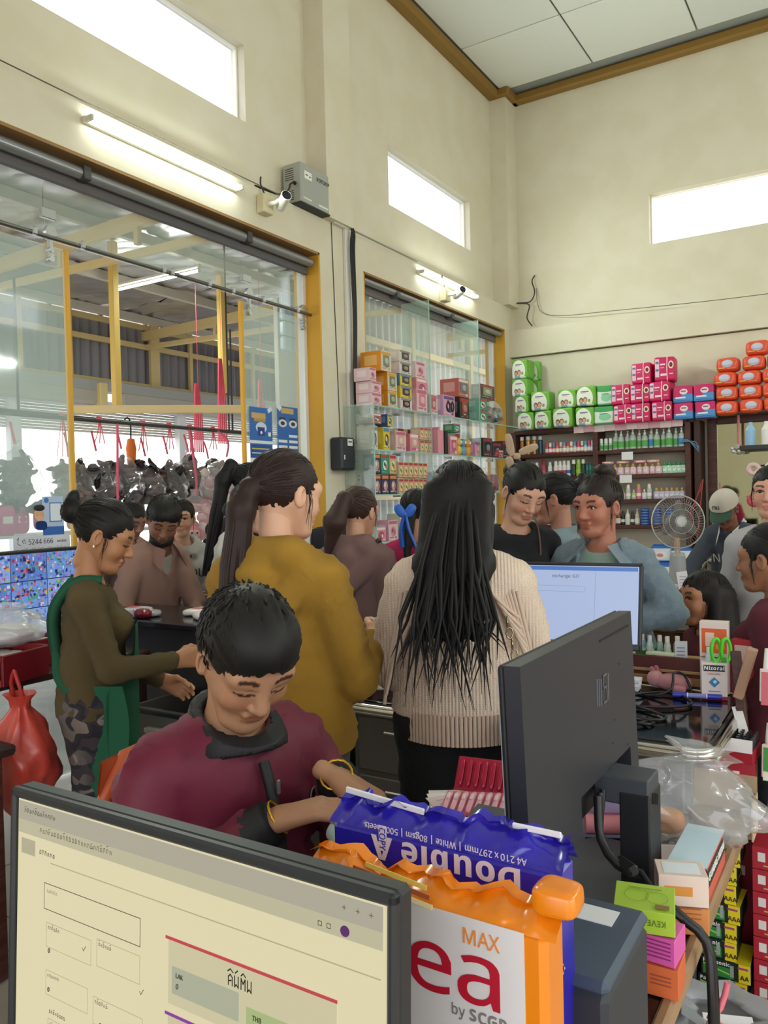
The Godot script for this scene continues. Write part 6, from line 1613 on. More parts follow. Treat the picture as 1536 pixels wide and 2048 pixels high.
	part(o, "foil_top", bxm(Vector3(.069, .001, .189), 0), printed("foil", 64, 128, "b9d9ea", [["r", 0, 0, 1, .2, "cfe6ee"], ["r", 0, .2, .4, .8, "d9a4c8"], ["r", 0, .75, .3, .25, "e08aa4"], ["r", .5, .3, .5, .2, "a4d4e4"], ["r", .6, .6, .4, .4, "8fb4e0"], ["l", .1, .1, .9, .9, .04, "e8f2f6"]] + range(40).map(func(k: int) -> Array: return ["r", fmod(k * .37, .95), fmod(k * .23, .95), .03, .012, "5a7a9a"]), .15), Vector3(0, .0675, 0))
	bx(o, "black_side", Vector3(.0353, .045, 0), Vector3(.0006, .035, .189), mat("121216", .4), 0); text(o, "GUANG MING", .015, mat("e8e6e2"), Vector3(.0358, .045, 0), Vector3(0, 90, 0), 1.2, "Droid Sans", true)
	bx(o, "black_side", Vector3(0, .045, .0953), Vector3(.069, .04, .0006), mat("121216", .4), 0)
	o = thing("display_card", "leopard print cosmetic card lying on the desk", "card", Vector3(-.36, .752, -1.19), 8)
	bx(o, "card", Vector3.ZERO, Vector3(.09, .002, .07), mat("e9e6e2", .5), 0)
	var r := RandomNumberGenerator.new(); r.seed = 3
	for k in 26: part(o, "spot", pillow(.009, .0008, .007, .9), mat("16120f", .5), Vector3(r.randf_range(-.04, .04), .0013, r.randf_range(-.032, .032)), Vector3(0, r.randf() * 180, 0))
	part(o, "blister", pillow(.06, .012, .02, .5), mat("d97f92", .3), Vector3(-.01, .006, .01), Vector3(0, -10, 0))
	# clear shopping bag with things, behind the pole
	o = thing("shopping_bag", "crumpled clear shopping bag lying at the far end of the desk", "bag", Vector3(-.36, .752, -1.76))
	part(o, "bag", bagm(.3, .2, .26, 13, .25, .35), film("eef2f6", .2, .1), Vector3(0, 0, .0), Vector3(0, 30, -12)); part(o, "paper", bxm(Vector3(.12, .002, .09), 0), mat("e9dfe0", .7), Vector3(.0, .012, .12), Vector3(8, 20, 0)); part(o, "snack", pillow(.07, .05, .05, .8, .2, 1), mat("c98a4a", .5), Vector3(-.03, .05, .03))
	o = thing("open_carton", "open brown cardboard flap box at the far desk corner", "carton", Vector3(-.3, .752, -1.86))
	bx(o, "back_flap", Vector3(0, .06, -.03), Vector3(.13, .11, .003), mat("9a8468", .8), 0, Vector3(-15, 0, 0)); bx(o, "side_flap", Vector3(.065, .04, 0), Vector3(.003, .08, .08), mat("b5a084", .8), 0); bx(o, "base", Vector3(0, .02, 0), Vector3(.13, .04, .06), mat("8a755c", .8), .001)
	o = thing("pink_pouch", "pink roll with lilac wrapper under the big monitor", "pouch", Vector3(-.5, .775, -1.72), 25)
	part(o, "roll", tb([Vector3(-.06, 0, 0), Vector3(.06, 0, 0)], .022, 14), mat("dd8a90", .5)); part(o, "wrapper", pillow(.1, .04, .05, .5, .2, 2), mat("b9a6d0", .4), Vector3(0, .04, -.02))
	# keyboard, pens, nail tips in blister trays
	o = thing("keyboard", "black keyboard before the large monitor", "keyboard", Vector3(-.72, .752, -1.50), 90)
	bx(o, "case", Vector3(0, .008, 0), Vector3(.42, .016, .13), mat("1a1b1e", .5), .004)
	for j in 5:
		for k in 15: bx(o, "key", Vector3(-.19 + k * .027, .0185, -.048 + j * .024), Vector3(.023, .007, .02), mat("26272b", .5), .003)
	o = thing("pen", "blue ballpoint pen lying by the monitor base", "pen", Vector3(-.44, .757, -1.345), 30)
	part(o, "barrel", tb([Vector3(-.07, 0, 0), Vector3(.06, 0, 0), Vector3(.075, 0, 0)], [.005, .005, .001], 8), mat("2456b8", .25)); part(o, "clip", bxm(Vector3(.04, .002, .003), .0005), mat("1a3f8c", .3), Vector3(-.05, .006, 0))
	o = thing("pen", "pale blue tube pen beside the cream carton", "pen", Vector3(-.41, .757, -1.325), 8)
	part(o, "barrel", tb([Vector3(-.08, 0, 0), Vector3(.08, 0, 0)], .006, 8), mat("5a9fd0", .25)); part(o, "cap", tb([Vector3(.055, 0, 0), Vector3(.082, 0, 0)], .0068, 8), mat("1f50b0", .25))
	for q in [["crimson nail tip tray leaning upright on the paper", Vector3(-.82, .80, -1.80), "b3143c", 55.0, 0.0], ["pale rose nail tip blister tray with clear tips", Vector3(-.80, .775, -1.68), "c9647c", 22.0, 6.0]]:
		o = thing("nail_tip_tray", q[0], "tray", q[1], 8)
		var tr := Node3D.new(); tr.name = "tray"; o.add_child(tr); tr.rotation_degrees = Vector3(q[3], 0, q[4])
		bx(tr, "plate", Vector3.ZERO, Vector3(.19, .006, .085), mat(q[2], .3), .003)
		for k in 9: part(tr, "groove", pillow(.014, .012, .07, .6), mat(q[2] if q[3] > 40 else "e3a8b4", .2), Vector3(-.08 + k * .02, .006, 0))
		if q[3] < 40:
			for k in 9: part(tr, "nail_tip", pillow(.01, .006, .022, .7), mat("ecc9cc", .12), Vector3(-.08 + k * .02, .013, -.012))
			bx(tr, "frame", Vector3(0, .008, .05), Vector3(.19, .012, .008), mat("b3143c", .3), .002)
	o = thing("printed_sheets", "loose printed paper sheets under the nail tip trays", "paper", Vector3(-.86, .753, -1.70), 30)
	for k in 3:
		var sh := bx(o, "sheet", Vector3(.01 * k, .001 + .0015 * k, .015 * k), Vector3(.15, .0008, .21), mat(["e8e4e0", "efe9ea", "e3ced0"][k], .8), 0, Vector3(0, k * 9, 0))
		for j in 6: bx(sh, "print_line", Vector3(0, .0006, -.08 + j * .025), Vector3(.11, .0003, .004), mat("b8aeb0"), 0)
	o = thing("card_terminal", "dark grey flat terminal lid behind the blue ream", "terminal", Vector3(-.535, .75, -1.17), 0)
	bx(o, "body", Vector3(0, .1, 0), Vector3(.08, .2, .07), mat("3a3d41", .5), .008); bx(o, "lid", Vector3(0, .215, 0), Vector3(.095, .012, .09), mat("4b4f54", .5), .004, Vector3(14, 0, 0)); bx(o, "slot", Vector3(0, .18, .0355), Vector3(.06, .012, .002), mat("0c0c0e"), 0)
	# steel desk goods
	desk_goods()
	floor_boxes()
	left_goods()

func desk_goods() -> void:
	var o := thing("medicine_carton", "white carton with blue diamond holding green scissors", "carton", Vector3(-.51, .752, -3.03), 12)
	bx(o, "carton", Vector3(0, .065, 0), Vector3(.085, .13, .055), mat("e3d6d3", .5), .001); bx(o, "base_band", Vector3(0, .006, .0003), Vector3(.0856, .014, .0556), mat("a81c34", .5), .001); bx(o, "name_band", Vector3(0, .112, .0282), Vector3(.07, .022, .0008), mat("0e0e12", .4), 0)
	text(o, "Nizoral", .013, mat("f0f0f0"), Vector3(0, .1125, .0288), Vector3.ZERO, 1.1, "Droid Sans", true); text(o, "ORIGINAL", .007, mat("c07a80"), Vector3(0, .092, .0285)); bx(o, "diamond", Vector3(0, .062, .0284), Vector3(.026, .026, .0008), mat("2f7fb8", .4), 0, Vector3(0, 0, 45)); part(o, "moon", pillow(.012, .012, .001, 1.0), mat("bfe0f2", .4), Vector3(.002, .064, .0292)); bx(o, "fine_print", Vector3(0, .03, .0284), Vector3(.04, .003, .0006), mat("77706e"), 0)
	bx(o, "raised_flap", Vector3(.043, .11, 0), Vector3(.0015, .09, .055), mat("dcd4d2", .6), 0); for k in 7: bx(o, "fine_print", Vector3(.0443, .12 - k * .009, 0), Vector3(.0006, .003, .04), mat("8d8886"), 0)
	o = thing("scissors", "bright green handled scissors standing in the white carton", "scissors", Vector3(-.485, .86, -3.03), 35)
	for s in [-1.0, 1.0]: part(o, "handle", tb(range(17).map(func(k: int) -> Vector3: return Vector3(s * .016 + cos(k * TAU / 16) * .017, .065 + sin(k * TAU / 16) * .042, s * .004)), .0065, 8), mat("4fcf2c", .35))
	bx(o, "blade", Vector3(0, -.02, 0), Vector3(.012, .09, .003), steel, .001)
	o = thing("clip_bottle", "small glass dropper and silver clips in the white carton", "dropper", Vector3(-.53, .85, -3.04))
	part(o, "glass", lth([Vector2(0, 0), Vector2(.01, 0), Vector2(.01, .05), Vector2(.004, .06)], 10), mat("c9d4d0", .1)); part(o, "cap", lth([Vector2(.006, .058), Vector2(.006, .08), Vector2(0, .082)], 10), mat("e8e8e6", .3))
	for q in [["orange sachet box behind the white carton, upper", .885, "e0642c"], ["orange sachet box behind the white carton, lower", .752, "d9583a"]]:
		o = thing("sachet_box", q[0], "box", Vector3(-.52, q[1], -3.12), 4)
		bx(o, "carton", Vector3(0, .065, 0), Vector3(.1, .128, .05), mat("e6d2cb", .5), .001); bx(o, "print_panel", Vector3(0, .06, .0254), Vector3(.085, .09, .0008), mat(q[2], .45), 0); bx(o, "print_mark", Vector3(-.015, .065, .026), Vector3(.03, .05, .0006), mat("f0cfc0"), 0); bx(o, "print_mark", Vector3(.02, .04, .026), Vector3(.03, .02, .0006), mat("f2a23a"), 0)
	o = thing("sachet_box", "crimson sachet box right of the scissors", "box", Vector3(-.42, .752, -3.14), -8)
	bx(o, "carton", Vector3(0, .1, 0), Vector3(.08, .2, .05), mat("b8303c", .45), .001); bx(o, "print_panel", Vector3(0, .15, .0254), Vector3(.06, .06, .0008), mat("e3c4b8", .5), 0)
	o = thing("marker_pen", "blue double-ended marker lying on the black glass", "marker", Vector3(-.56, .764, -2.985), 12)
	part(o, "barrel", tb([Vector3(-.035, 0, 0), Vector3(.035, 0, 0)], .0088, 12), mat("7f86c4", .4)); for s in [-1.0, 1.0]: part(o, "cap", tb([Vector3(s * .033, 0, 0), Vector3(s * .082, 0, 0)], .0095, 12), mat("2a38b0", .3))
	for s in [-1.0, 1.0]: part(o, "ring", tb([Vector3(s * .03, 0, 0), Vector3(s * .034, 0, 0)], .0097, 12), mat("d9d9e4", .4))
	o = thing("soft_toy", "small pink plush pig lying on the black desk", "plush toy", Vector3(-.66, .752, -3.08), -20)
	part(o, "torso", pillow(.13, .06, .08, .8, .1, 1), cloth("e09aa0"), Vector3(0, .03, 0)); part(o, "head", pillow(.06, .06, .06, .9), cloth("e4a2a6"), Vector3(-.07, .035, .01)); for s in [-1.0, 1.0]: part(o, "ear", pillow(.02, .03, .01, .8), cloth("d98a92"), Vector3(-.08, .065, .015 * s), Vector3(0, 0, 20))
	part(o, "arm", pillow(.05, .03, .03, .8), cloth("e09aa0"), Vector3(.05, .02, .045), Vector3(0, 30, 0))
	o = thing("sticky_notes", "stack of white note cards on the black desk", "note cards", Vector3(-.82, .752, -3.02), 3)
	for k in 3: bx(o, "card", Vector3(.002 * k, .008 + k * .015, 0), Vector3(.1, .013, .06), mat(["dcdfe6", "e9ebef", "d3d7e0"][k], .6), .001)
	o = thing("cable_tangle", "black cables tangled on the black glass desk", "cables", Vector3(-.76, .757, -2.66))
	for q in [[[-.25, 0, -.1], [-.1, .0, .0], [.1, .0, .03], [.16, .0, -.02], [.05, .004, -.1], [-.1, .004, -.14], [-.02, .005, -.24], [.08, .004, -.34], [.16, .004, -.3], [.2, .003, -.2], [.1, .004, -.12], [-.05, .0, -.1]], [[-.3, 0, .1], [-.15, 0, .12], [0, 0, .06], [.1, .004, .1], [.14, .0, .06], [0, .004, -.02], [-.2, 0, .0]], [[-.2, 0, -.3], [-.05, .0, -.32], [.05, .0, -.28], [.12, .03, -.3], [.12, .08, -.32], [.15, .07, -.36], [.18, 0, -.36]], [[-.28, .0, .18], [-.1, .0, .17], [.06, .004, .12], [.12, .004, .07], [.05, .0, .04], [-.16, .0, .06], [-.28, .0, .1]]]: part(o, "cable", tb(curve(q.map(func(a: Array) -> Vector3: return Vector3(a[0], a[1], a[2]))), .005, 6), mat("121215", .35))
	o = thing("receipt_printer", "black receipt printer between the two standing women", "printer", Vector3(-1.36, .752, -2.68), 6)
	bx(o, "case", Vector3(0, .06, 0), Vector3(.15, .12, .19), mat("17181b", .4), .01); bx(o, "paper", Vector3(0, .13, .02), Vector3(.08, .05, .001), mat("e9ebee", .7), 0, Vector3(-30, 0, 0)); bx(o, "lid", Vector3(0, .122, -.02), Vector3(.14, .008, .12), mat("24262a", .35), .004)
	o = thing("barcode_scanner", "white and grey handheld scanner lying on the desk", "scanner", Vector3(-1.58, .76, -2.56), 40)
	part(o, "grip", tb([Vector3(0, .02, 0), Vector3(.09, .01, .02)], [.016, .014], 10), mat("c9ccd0", .4)); part(o, "head", pillow(.07, .04, .05, .6), mat("dfe2e4", .4), Vector3(-.03, .03, -.005)); part(o, "cable", tb(curve([Vector3(.09, .01, .02), Vector3(.16, 0, .04), Vector3(.24, 0, .0), Vector3(.22, 0, -.08)]), .004, 5), mat("1a8a8c", .4))
	# counter on the left: small packs, beads and a calculator
	o = thing("calculator", "black desk calculator on the dark service counter", "calculator", Vector3(-2.3, .98, -2.6), 20)
	bx(o, "case", Vector3(0, .01, 0), Vector3(.14, .02, .18), mat("17181c", .4), .005); bx(o, "display", Vector3(0, .0212, -.06), Vector3(.11, .001, .03), mat("7f8c80", .2), 0)
	for j in 4:
		for k in 5: bx(o, "key", Vector3(-.048 + k * .024, .023, -.02 + j * .026), Vector3(.018, .006, .018), mat("dfe0e4", .4), .002)
	for q in [["pale sachet pack at the left of the service counter", Vector3(-2.98, .98, -2.56), "d0c9cf"], ["clear bag of beads on the service counter", Vector3(-2.86, .98, -2.5), "a8a4ac"], ["white sachet pack in the middle of the service counter", Vector3(-2.66, .98, -2.66), "e6e2e0"], ["cream sachet pack beside the calculator", Vector3(-2.5, .98, -2.7), "e8dcd4"], ["white flat pack nearest the calculator", Vector3(-2.52, .98, -2.56), "ece6e6"]]:
		o = thing("sachet_pack", q[0], "pack", q[1], q[1].x * 300.0)
		part(o, "pouch", pillow(.16, .03, .11, .6, .3, int(q[1].x * -10)), mat(q[2], .3), Vector3(0, .015, 0)); bx(o, "print_panel", Vector3(.02, .031, 0), Vector3(.05, .002, .04), mat("c9605f", .5), 0)
	o = thing("ladybird_purse", "small dark red spotted purse on the service counter", "purse", Vector3(-2.82, .98, -2.46))
	part(o, "shell", pillow(.09, .045, .06, .8), mat("7a1428", .25), Vector3(0, .022, 0)); for k in 6: part(o, "spot", pillow(.012, .012, .006, 1.0), mat("efe9ea", .4), Vector3(-.03 + (k % 3) * .03, .035, .018 * (1 if k < 3 else -1)))

func box_carton(called: String, label: String, at: Vector3, turn: float, s: Vector3, c: String, group := "") -> Node3D:
	var o := thing(called, label, "box", at, turn, group)
	bx(o, "carton", Vector3(0, s.y * .5, 0), s, mat(c, .45), .001)
	return o

func floor_boxes() -> void:
	var n := ["lowest", "second", "third", "fourth", "fifth", "sixth", "seventh", "eighth"]
	# battery boxes, fronts to +z
	for k in 8:
		var aa := k < 2
		var s := Vector3(.135 if aa else .115, .055, .12)
		var o := box_carton("battery_box", "green and black battery box with yellow end, " + n[k] + " of the stack", Vector3(-.42 + .008 * sin(k * 2.0) + (.012 if aa else 0.0), .002 + k * .0565, -2.54), 2.0 * sin(k * 1.3), s, "14211a", "battery boxes beside the desk")
		bx(o, "green_panel", Vector3(-.02, .02, s.z * .5 + .0004), Vector3(s.x * .62, .03, .0008), mat("2f8a3c", .4), 0); bx(o, "leaf_stripe", Vector3(-.025, .026, s.z * .5 + .001), Vector3(s.x * .55, .004, .0006), mat("a9cf6a", .4), 0, Vector3(0, 0, -14))
		bx(o, "yellow_panel", Vector3(s.x * .5 - .016, .0275, s.z * .5 + .0006), Vector3(.032, .054, .0008), mat("e0c81e", .4), 0); bx(o, "yellow_top", Vector3(s.x * .5 - .02, .0553, 0), Vector3(.04, .0006, s.z), mat("e0c81e", .4), 0)
		text(o, "Panasonic", .011, mat("e8e8e4"), Vector3(-.025, .045, s.z * .5 + .001), Vector3.ZERO, 1.0, "Droid Sans", true); text(o, "AA" if aa else "AAA", .013, mat("18180c"), Vector3(s.x * .5 - .016, .016, s.z * .5 + .0014), Vector3.ZERO, 1.0, "Droid Sans", true); bx(o, "price_print", Vector3(s.x * .5 - .02, .043, s.z * .5 + .0012), Vector3(.028, .006, .0006), mat("a03a7a"), 0)
		bx(o, "battery_picture", Vector3(s.x * .5 - .05, .028, s.z * .5 + .0012), Vector3(.01, .034, .0006), mat("9aa39c", .3), 0)
	for k in 2:
		var o := box_carton("battery_box", ["black carton with white lettering above the battery boxes", "black and red carton topmost above the battery boxes"][k], Vector3(-.42, .454 + k * .067, -2.56), 3, Vector3(.14, .066, .16), "1b1416")
		bx(o, "red_panel", Vector3(.01, .018, .0804), Vector3(.12, .03, .0008), mat("b8281e", .4), 0); text(o, "MING", .019, mat("efe9e6"), Vector3(.012, .05, .0806), Vector3.ZERO, 1.2, "Droid Sans", true); bx(o, "red_top", Vector3(0, .0664, 0), Vector3(.138, .0006, .158), mat("b3202a", .4), 0); text(o, "GUANG", .018, mat("e8d9d6"), Vector3(0, .067, .05), Vector3(-90, 0, 0), 1.1, "Droid Sans", true)
	for q in [["crimson carton with white print behind, left", -.53, .52, -2.72], ["crimson carton with white print behind, right", -.40, .55, -2.74], ["crimson carton under the open one", -.40, .45, -2.74]]:
		var o := box_carton("red_carton", q[0], Vector3(q[1], q[2], q[3]), 4, Vector3(.12, .095, .12), "a0182c")
		bx(o, "print_mark", Vector3(-.03, .055, .0604), Vector3(.018, .02, .0006), mat("ecd9d4"), 0); bx(o, "print_mark", Vector3(.005, .055, .0604), Vector3(.02, .02, .0006), mat("ecd9d4"), 0); text(o, "CANDON", .009, mat("ecd9d4"), Vector3(0, .025, .0606))
	var pl := box_carton("red_carton", "tall crimson carton column under the crimson cartons", Vector3(-.47, .0, -2.76), 0, Vector3(.3, .44, .14), "8f1526"); bx(pl, "print_mark", Vector3(.05, .3, .0704), Vector3(.1, .03, .0006), mat("d9c0bc"), 0)
	var oc := thing("open_red_carton", "open crimson carton with white flaps full of dark pencils", "carton", Vector3(-.395, .645, -2.73), -4)
	bx(oc, "carton", Vector3(0, .02, 0), Vector3(.12, .04, .12), mat("a0182c", .45), .001); bx(oc, "white_flap", Vector3(0, .055, .062), Vector3(.118, .04, .001), mat("dedcda", .6), 0, Vector3(-10, 0, 0)); bx(oc, "lid", Vector3(0, .1, -.06), Vector3(.03, .1, .001), mat("dedcda", .6), 0, Vector3(-30, 0, 20))
	for k in 30: part(oc, "pencil", tb([Vector3(-.05 + (k % 6) * .02, .03, -.045 + (k / 6) * .022), Vector3(-.048 + (k % 6) * .02, .078, -.045 + (k / 6) * .022)], .005, 6), mat(["1c1a1c", "33302f"][k % 2], .3))
	for k in 7:
		var o := box_carton("red_carton", "crimson carton in the rightmost floor stack, " + n[k] + " from the floor", Vector3(-.27, .002 + k * .066, -2.6), 0, Vector3(.11, .064, .2), "a51a2e", "crimson cartons in the right stack")
		bx(o, "white_label", Vector3(-.03, .036, .1004), Vector3(.02, .026, .0006), mat("d9d2cc"), 0); bx(o, "gold_line", Vector3(.01, .012, .1004), Vector3(.07, .004, .0006), mat("c9a25a"), 0)
	var bg := thing("plastic_bag", "grey plastic bag with pink print on the floor by the desk", "bag", Vector3(-.36, .0, -2.18))
	part(bg, "bag", bagm(.3, .16, .24, 7, .5, .3), film("a7a9ae", .85, .35)); bx(bg, "leaflet", Vector3(.03, .13, .06), Vector3(.12, .002, .1), mat("e3e0de", .6), 0, Vector3(25, 20, 0))
	# leaning display rack at the right
	var o := thing("leaning_rack", "leaning wooden rack with trays of white tubes at the right edge", "rack", Vector3(-.30, 0, -2.86), 0)
	for s in [0.0, .34]: part(o, "rail", bxm(Vector3(.03, 1.0, .035), .003), wood, Vector3(-.06 + s, .47, .09), Vector3(-10, 0, 6))
	part(o, "brace", bxm(Vector3(.03, .17, .04), .003), mat("b08a72", .6), Vector3(-.075, .9, .06), Vector3(0, 0, -16))
	var img := printed("melon", 64, 64, "3f8a3a", [["r", 0, .72, 1, .28, "e6d6c6"], ["e", .3, .25, .14, .2, "3a2620"], ["e", .32, .32, .09, .13, "d79a7c"], ["e", .3, .65, .2, .3, "d79a7c"], ["e", .75, .5, .2, .14, "a9d070"], ["r", 0, .8, 1, .2, "ecdccd"]])
	for k in 3:
		var t := Node3D.new(); t.name = "tray"; o.add_child(t, true); t.position = Vector3(.13, .92 - k * .24, .12 - k * .02); t.rotation_degrees = Vector3(-14, 0, 0)
		bx(t, "tray_box", Vector3(0, -.04, 0), Vector3(.3, .1, .1), mat("d9c9c0", .5), .002); bx(t, "tray_front", Vector3(0, -.05, .0506), Vector3(.29, .1, .001), img if k == 1 else mat(["c9606c", "3f8a3a", "cfd8cf"][k], .5), 0)
		for j in 12: part(t, "tube", tb([Vector3(-.13 + (j % 6) * .05, 0, -.03 + (j / 6) * .045), Vector3(-.13 + (j % 6) * .05, .075, -.03 + (j / 6) * .045)], [.016, .011], 8), mat(["efece6", "e6e0da", "f3f1ee"][j % 3], .35))

func display_goods() -> void:
	# tea-green promo box and bottles on the display unit
	var o := thing("promo_box", "white and green promotional carton priced 99 on the display unit", "carton", Vector3(-.73, .812, -3.2), -6)
	bx(o, "carton", Vector3(0, -.01, .0), Vector3(.11, .13, .04), mat("d9e2c4", .5), .001); strokes(o, "leaf_print", [range(15).map(func(k: int) -> Vector2: return Vector2(cos(k * TAU / 14) * .026, sin(k * TAU / 14) * .026)), range(15).map(func(k: int) -> Vector2: return Vector2(.005 + cos(k * TAU / 14) * .034, -.035 + sin(k * TAU / 14) * .012))], .003, mat("6fa83c"), Vector3(-.02, .02, .021)); text(o, "99฿".substr(0, 2), .02, mat("4f6a3a"), Vector3(.03, .022, .0208)); bx(o, "banner", Vector3(0, -.06, .0208), Vector3(.108, .03, .0008), mat("e9e4e0", .5), 0)
	bx(o, "banner_text", Vector3(-.025, -.06, .0214), Vector3(.045, .014, .0006), mat("c05a6a", .5), 0); bx(o, "green_base", Vector3(0, -.083, .0002), Vector3(.111, .02, .041), mat("4f9a4a", .5), .001); bx(o, "raised_flap", Vector3(.075, .02, -.005), Vector3(.045, .17, .0015), mat("dfe2e6", .6), 0, Vector3(0, 25, 0)); for k in 8: bx(o, "fine_print", Vector3(.075, .08 - k * .014, .0), Vector3(.03, .004, .001), mat("8a90a0"), 0, Vector3(0, 25, 0))
	for k in 7:
		var c: String = ["9fc4b4", "b4d0dc", "a9c8d4", "c4dcd4", "9fb8ac", "d0d8d0", "b9ccc0"][k]
		var b := thing("squeeze_tube", "pale squeeze tube with white cap standing on the display unit, " + ["first", "second", "third", "fourth", "fifth", "sixth", "seventh"][k] + " from the left", "tube", Vector3(-.89 + k * .034, .812, -3.28 + .02 * (k % 2)), k * 25, "squeeze tubes on the display unit")
		part(b, "body", lth([Vector2(0, 0), Vector2(.017, 0), Vector2(.018, .07), Vector2(.013, .085)], 10, 1.0, .7), mat(c, .3)); part(b, "cap", lth([Vector2(.009, .083), Vector2(.009, .108), Vector2(0, .11)], 10), mat("f1f1ee", .4)); bx(b, "label_plate", Vector3(0, .04, .0125), Vector3(.018, .03, .001), mat("e9efe9", .5), 0)
	o = thing("green_tray", "bright green plastic tray holding squeeze tubes", "tray", Vector3(-.86, .812, -3.32))
	part(o, "tray", lth([Vector2(.0, .0), Vector2(.09, 0), Vector2(.1, .045), Vector2(.096, .045), Vector2(.086, .005)], 20, 1.0, .7), mat("2f9a3c", .3)); part(o, "leaf", pillow(.05, .03, .02, .7), mat("3fae4a", .4), Vector3(-.06, .05, .02))
	o = thing("white_cap_bottle", "small white capped bottle lying between the cartons", "bottle", Vector3(-.58, .812, -3.25))
	part(o, "body", pillow(.07, .025, .05, .7), mat("e6dfc8", .4), Vector3(0, .012, 0)); part(o, "cap", lth([Vector2(.012, .02), Vector2(.01, .055), Vector2(0, .056)], 10), mat("f3f1ea", .4))
	# rows of small goods on the long table
	var r := RandomNumberGenerator.new(); r.seed = 11
	var cols := ["d9a0b0", "e6dcd0", "c9c0d8", "f0ece6", "b8404f", "e8c4cc", "d9c090", "a9b8d0", "e0708a", "cfd8c4"]
	var nm := ["rose", "ivory", "lilac", "white", "crimson", "pale pink", "straw", "pale blue", "pink", "sage"]
	for iz in 6:
		for ix in 11:
			var k := (ix * 3 + iz * 5) % 10
			var p := Vector3(-1.3 + ix * .135 + r.randf_range(-.02, .02), .816, -4.3 - iz * .24 + r.randf_range(-.03, .03))
			var b := thing("cosmetic_item", nm[k] + " small cosmetic pack in row " + ["one", "two", "three", "four", "five", "six"][iz] + " of the long table, place " + ORD[ix], "cosmetic", p, r.randf() * 90, "small cosmetics on the long table")
			if (ix + iz) % 3 == 0: part(b, "jar", lth([Vector2(0, 0), Vector2(.03, 0), Vector2(.032, .035), Vector2(.03, .04)], 12), mat(cols[k], .3)); part(b, "lid", lth([Vector2(.033, .036), Vector2(.033, .055), Vector2(0, .056)], 12), mat("efeae4", .35))
			elif (ix + iz) % 3 == 1: bx(b, "carton", Vector3(0, .04, 0), Vector3(.06, .08, .05), mat(cols[k], .45), .001); bx(b, "print_panel", Vector3(0, .045, .0254), Vector3(.035, .04, .0008), mat("f2ece6"), 0)
			else: part(b, "pouch", pillow(.09, .05, .07, .6, .2, k), mat(cols[k], .35), Vector3(0, .025, 0)); bx(b, "print_panel", Vector3(0, .05, 0), Vector3(.03, .002, .03), mat("f0e6da"), 0)
	for q in [["yellow and cream carton stacked on white cartons at the table front", Vector3(-.75, .816, -4.12), "d9c05a"], ["white tub carton under the yellow one, left", Vector3(-.8, .816, -4.1), "e9e4dc"], ["white tub carton under the yellow one, right", Vector3(-.68, .816, -4.1), "e4ded4"], ["brown wooden tray at the table front", Vector3(-.72, .816, -4.28), "a87840"], ["white and orange paper cup at the table front", Vector3(-.98, .816, -4.12), "e8e2da"]]:
		if q[0].begins_with("white and orange"):
			o = thing("paper_cup", q[0], "cup", q[1]); part(o, "cup", lth([Vector2(0, 0), Vector2(.03, 0), Vector2(.043, .11), Vector2(.041, .11), Vector2(.03, .01)], 14), mat(q[2], .5)); part(o, "print_mark", pillow(.04, .03, .004, .9), mat("d9763a", .5), Vector3(0, .085, .038))
		else:
			var up := .1 if q[0].begins_with("yellow") else 0.0
			o = box_carton("carton", q[0], q[1] + Vector3(0, up, 0), 6, Vector3(.18, .06, .12) if up > 0 else (Vector3(.22, .06, .1) if q[2] == "a87840" else Vector3(.1, .1, .1)), q[2]); bx(o, "print_panel", Vector3(0, .035, .0605 if up > 0 else .0505), Vector3(.06, .02, .0008), mat("f3efe0" if up > 0 else "d9cfc0"), 0)
	# fan
	o = thing("desk_fan", "grey round desk fan with a wire guard", "fan", Vector3(-1.16, .816, -5.6), 32)
	part(o, "base", lth([Vector2(0, 0), Vector2(.11, 0), Vector2(.11, .02), Vector2(.06, .05), Vector2(.05, .24), Vector2(.04, .26), Vector2(0, .26)], 18), mat("9b9ea0", .4)); part(o, "neck", tb([Vector3(0, .24, 0), Vector3(0, .36, -.01)], .02, 10), mat("c9a890", .4))
	var h := Node3D.new(); h.name = "head"; o.add_child(h); h.position = Vector3(0, .47, .02); h.rotation_degrees.x = -4
	part(h, "motor", lth([Vector2(0, -.12), Vector2(.05, -.11), Vector2(.06, -.03), Vector2(.05, -.02), Vector2(0, -.02)], 16), mat("8b8e90", .4), Vector3.ZERO, Vector3(90, 0, 0))
	part(h, "hub", lth([Vector2(.036, .05), Vector2(.03, .06), Vector2(0, .062)], 16), mat("b4b8ba", .3), Vector3.ZERO, Vector3(90, 0, 0))
	for k in 3: part(h, "blade", pillow(.075, .13, .012, .8), mat("6a6866", .35), Vector3(sin(k * TAU / 3) * .08, cos(k * TAU / 3) * .08, .015), Vector3(0, 22, -k * 120.0))
	for k in 56:
		var a := k * TAU / 56
		var d := Vector3(cos(a), sin(a), 0)
		part(h, "guard_wire", tb([d * .035 + Vector3(0, 0, .055), d * .1 + Vector3(0, 0, .06), d * .16 + Vector3(0, 0, .035), d * .178], .0011, 4), mat("9b9a98", .35, .6)); part(h, "guard_wire", tb([d * .04 + Vector3(0, 0, -.04), d * .14 + Vector3(0, 0, -.035), d * .178], .0011, 4), mat("9b9a98", .35, .6))
	for q in [[.178, 0.0, .005], [.12, .052, .0015], [.08, .059, .0015], [.036, .055, .003]]: part(h, "guard_ring", tb(range(41).map(func(k: int) -> Vector3: return Vector3(cos(k * TAU / 40) * q[0], sin(k * TAU / 40) * q[0], q[1])), q[2], 6), mat("b3b5b5", .3, .4))
	o = thing("price_tag", "white paper tag hanging at the fan's base", "tag", Vector3(-1.1, .9, -5.46), 30)
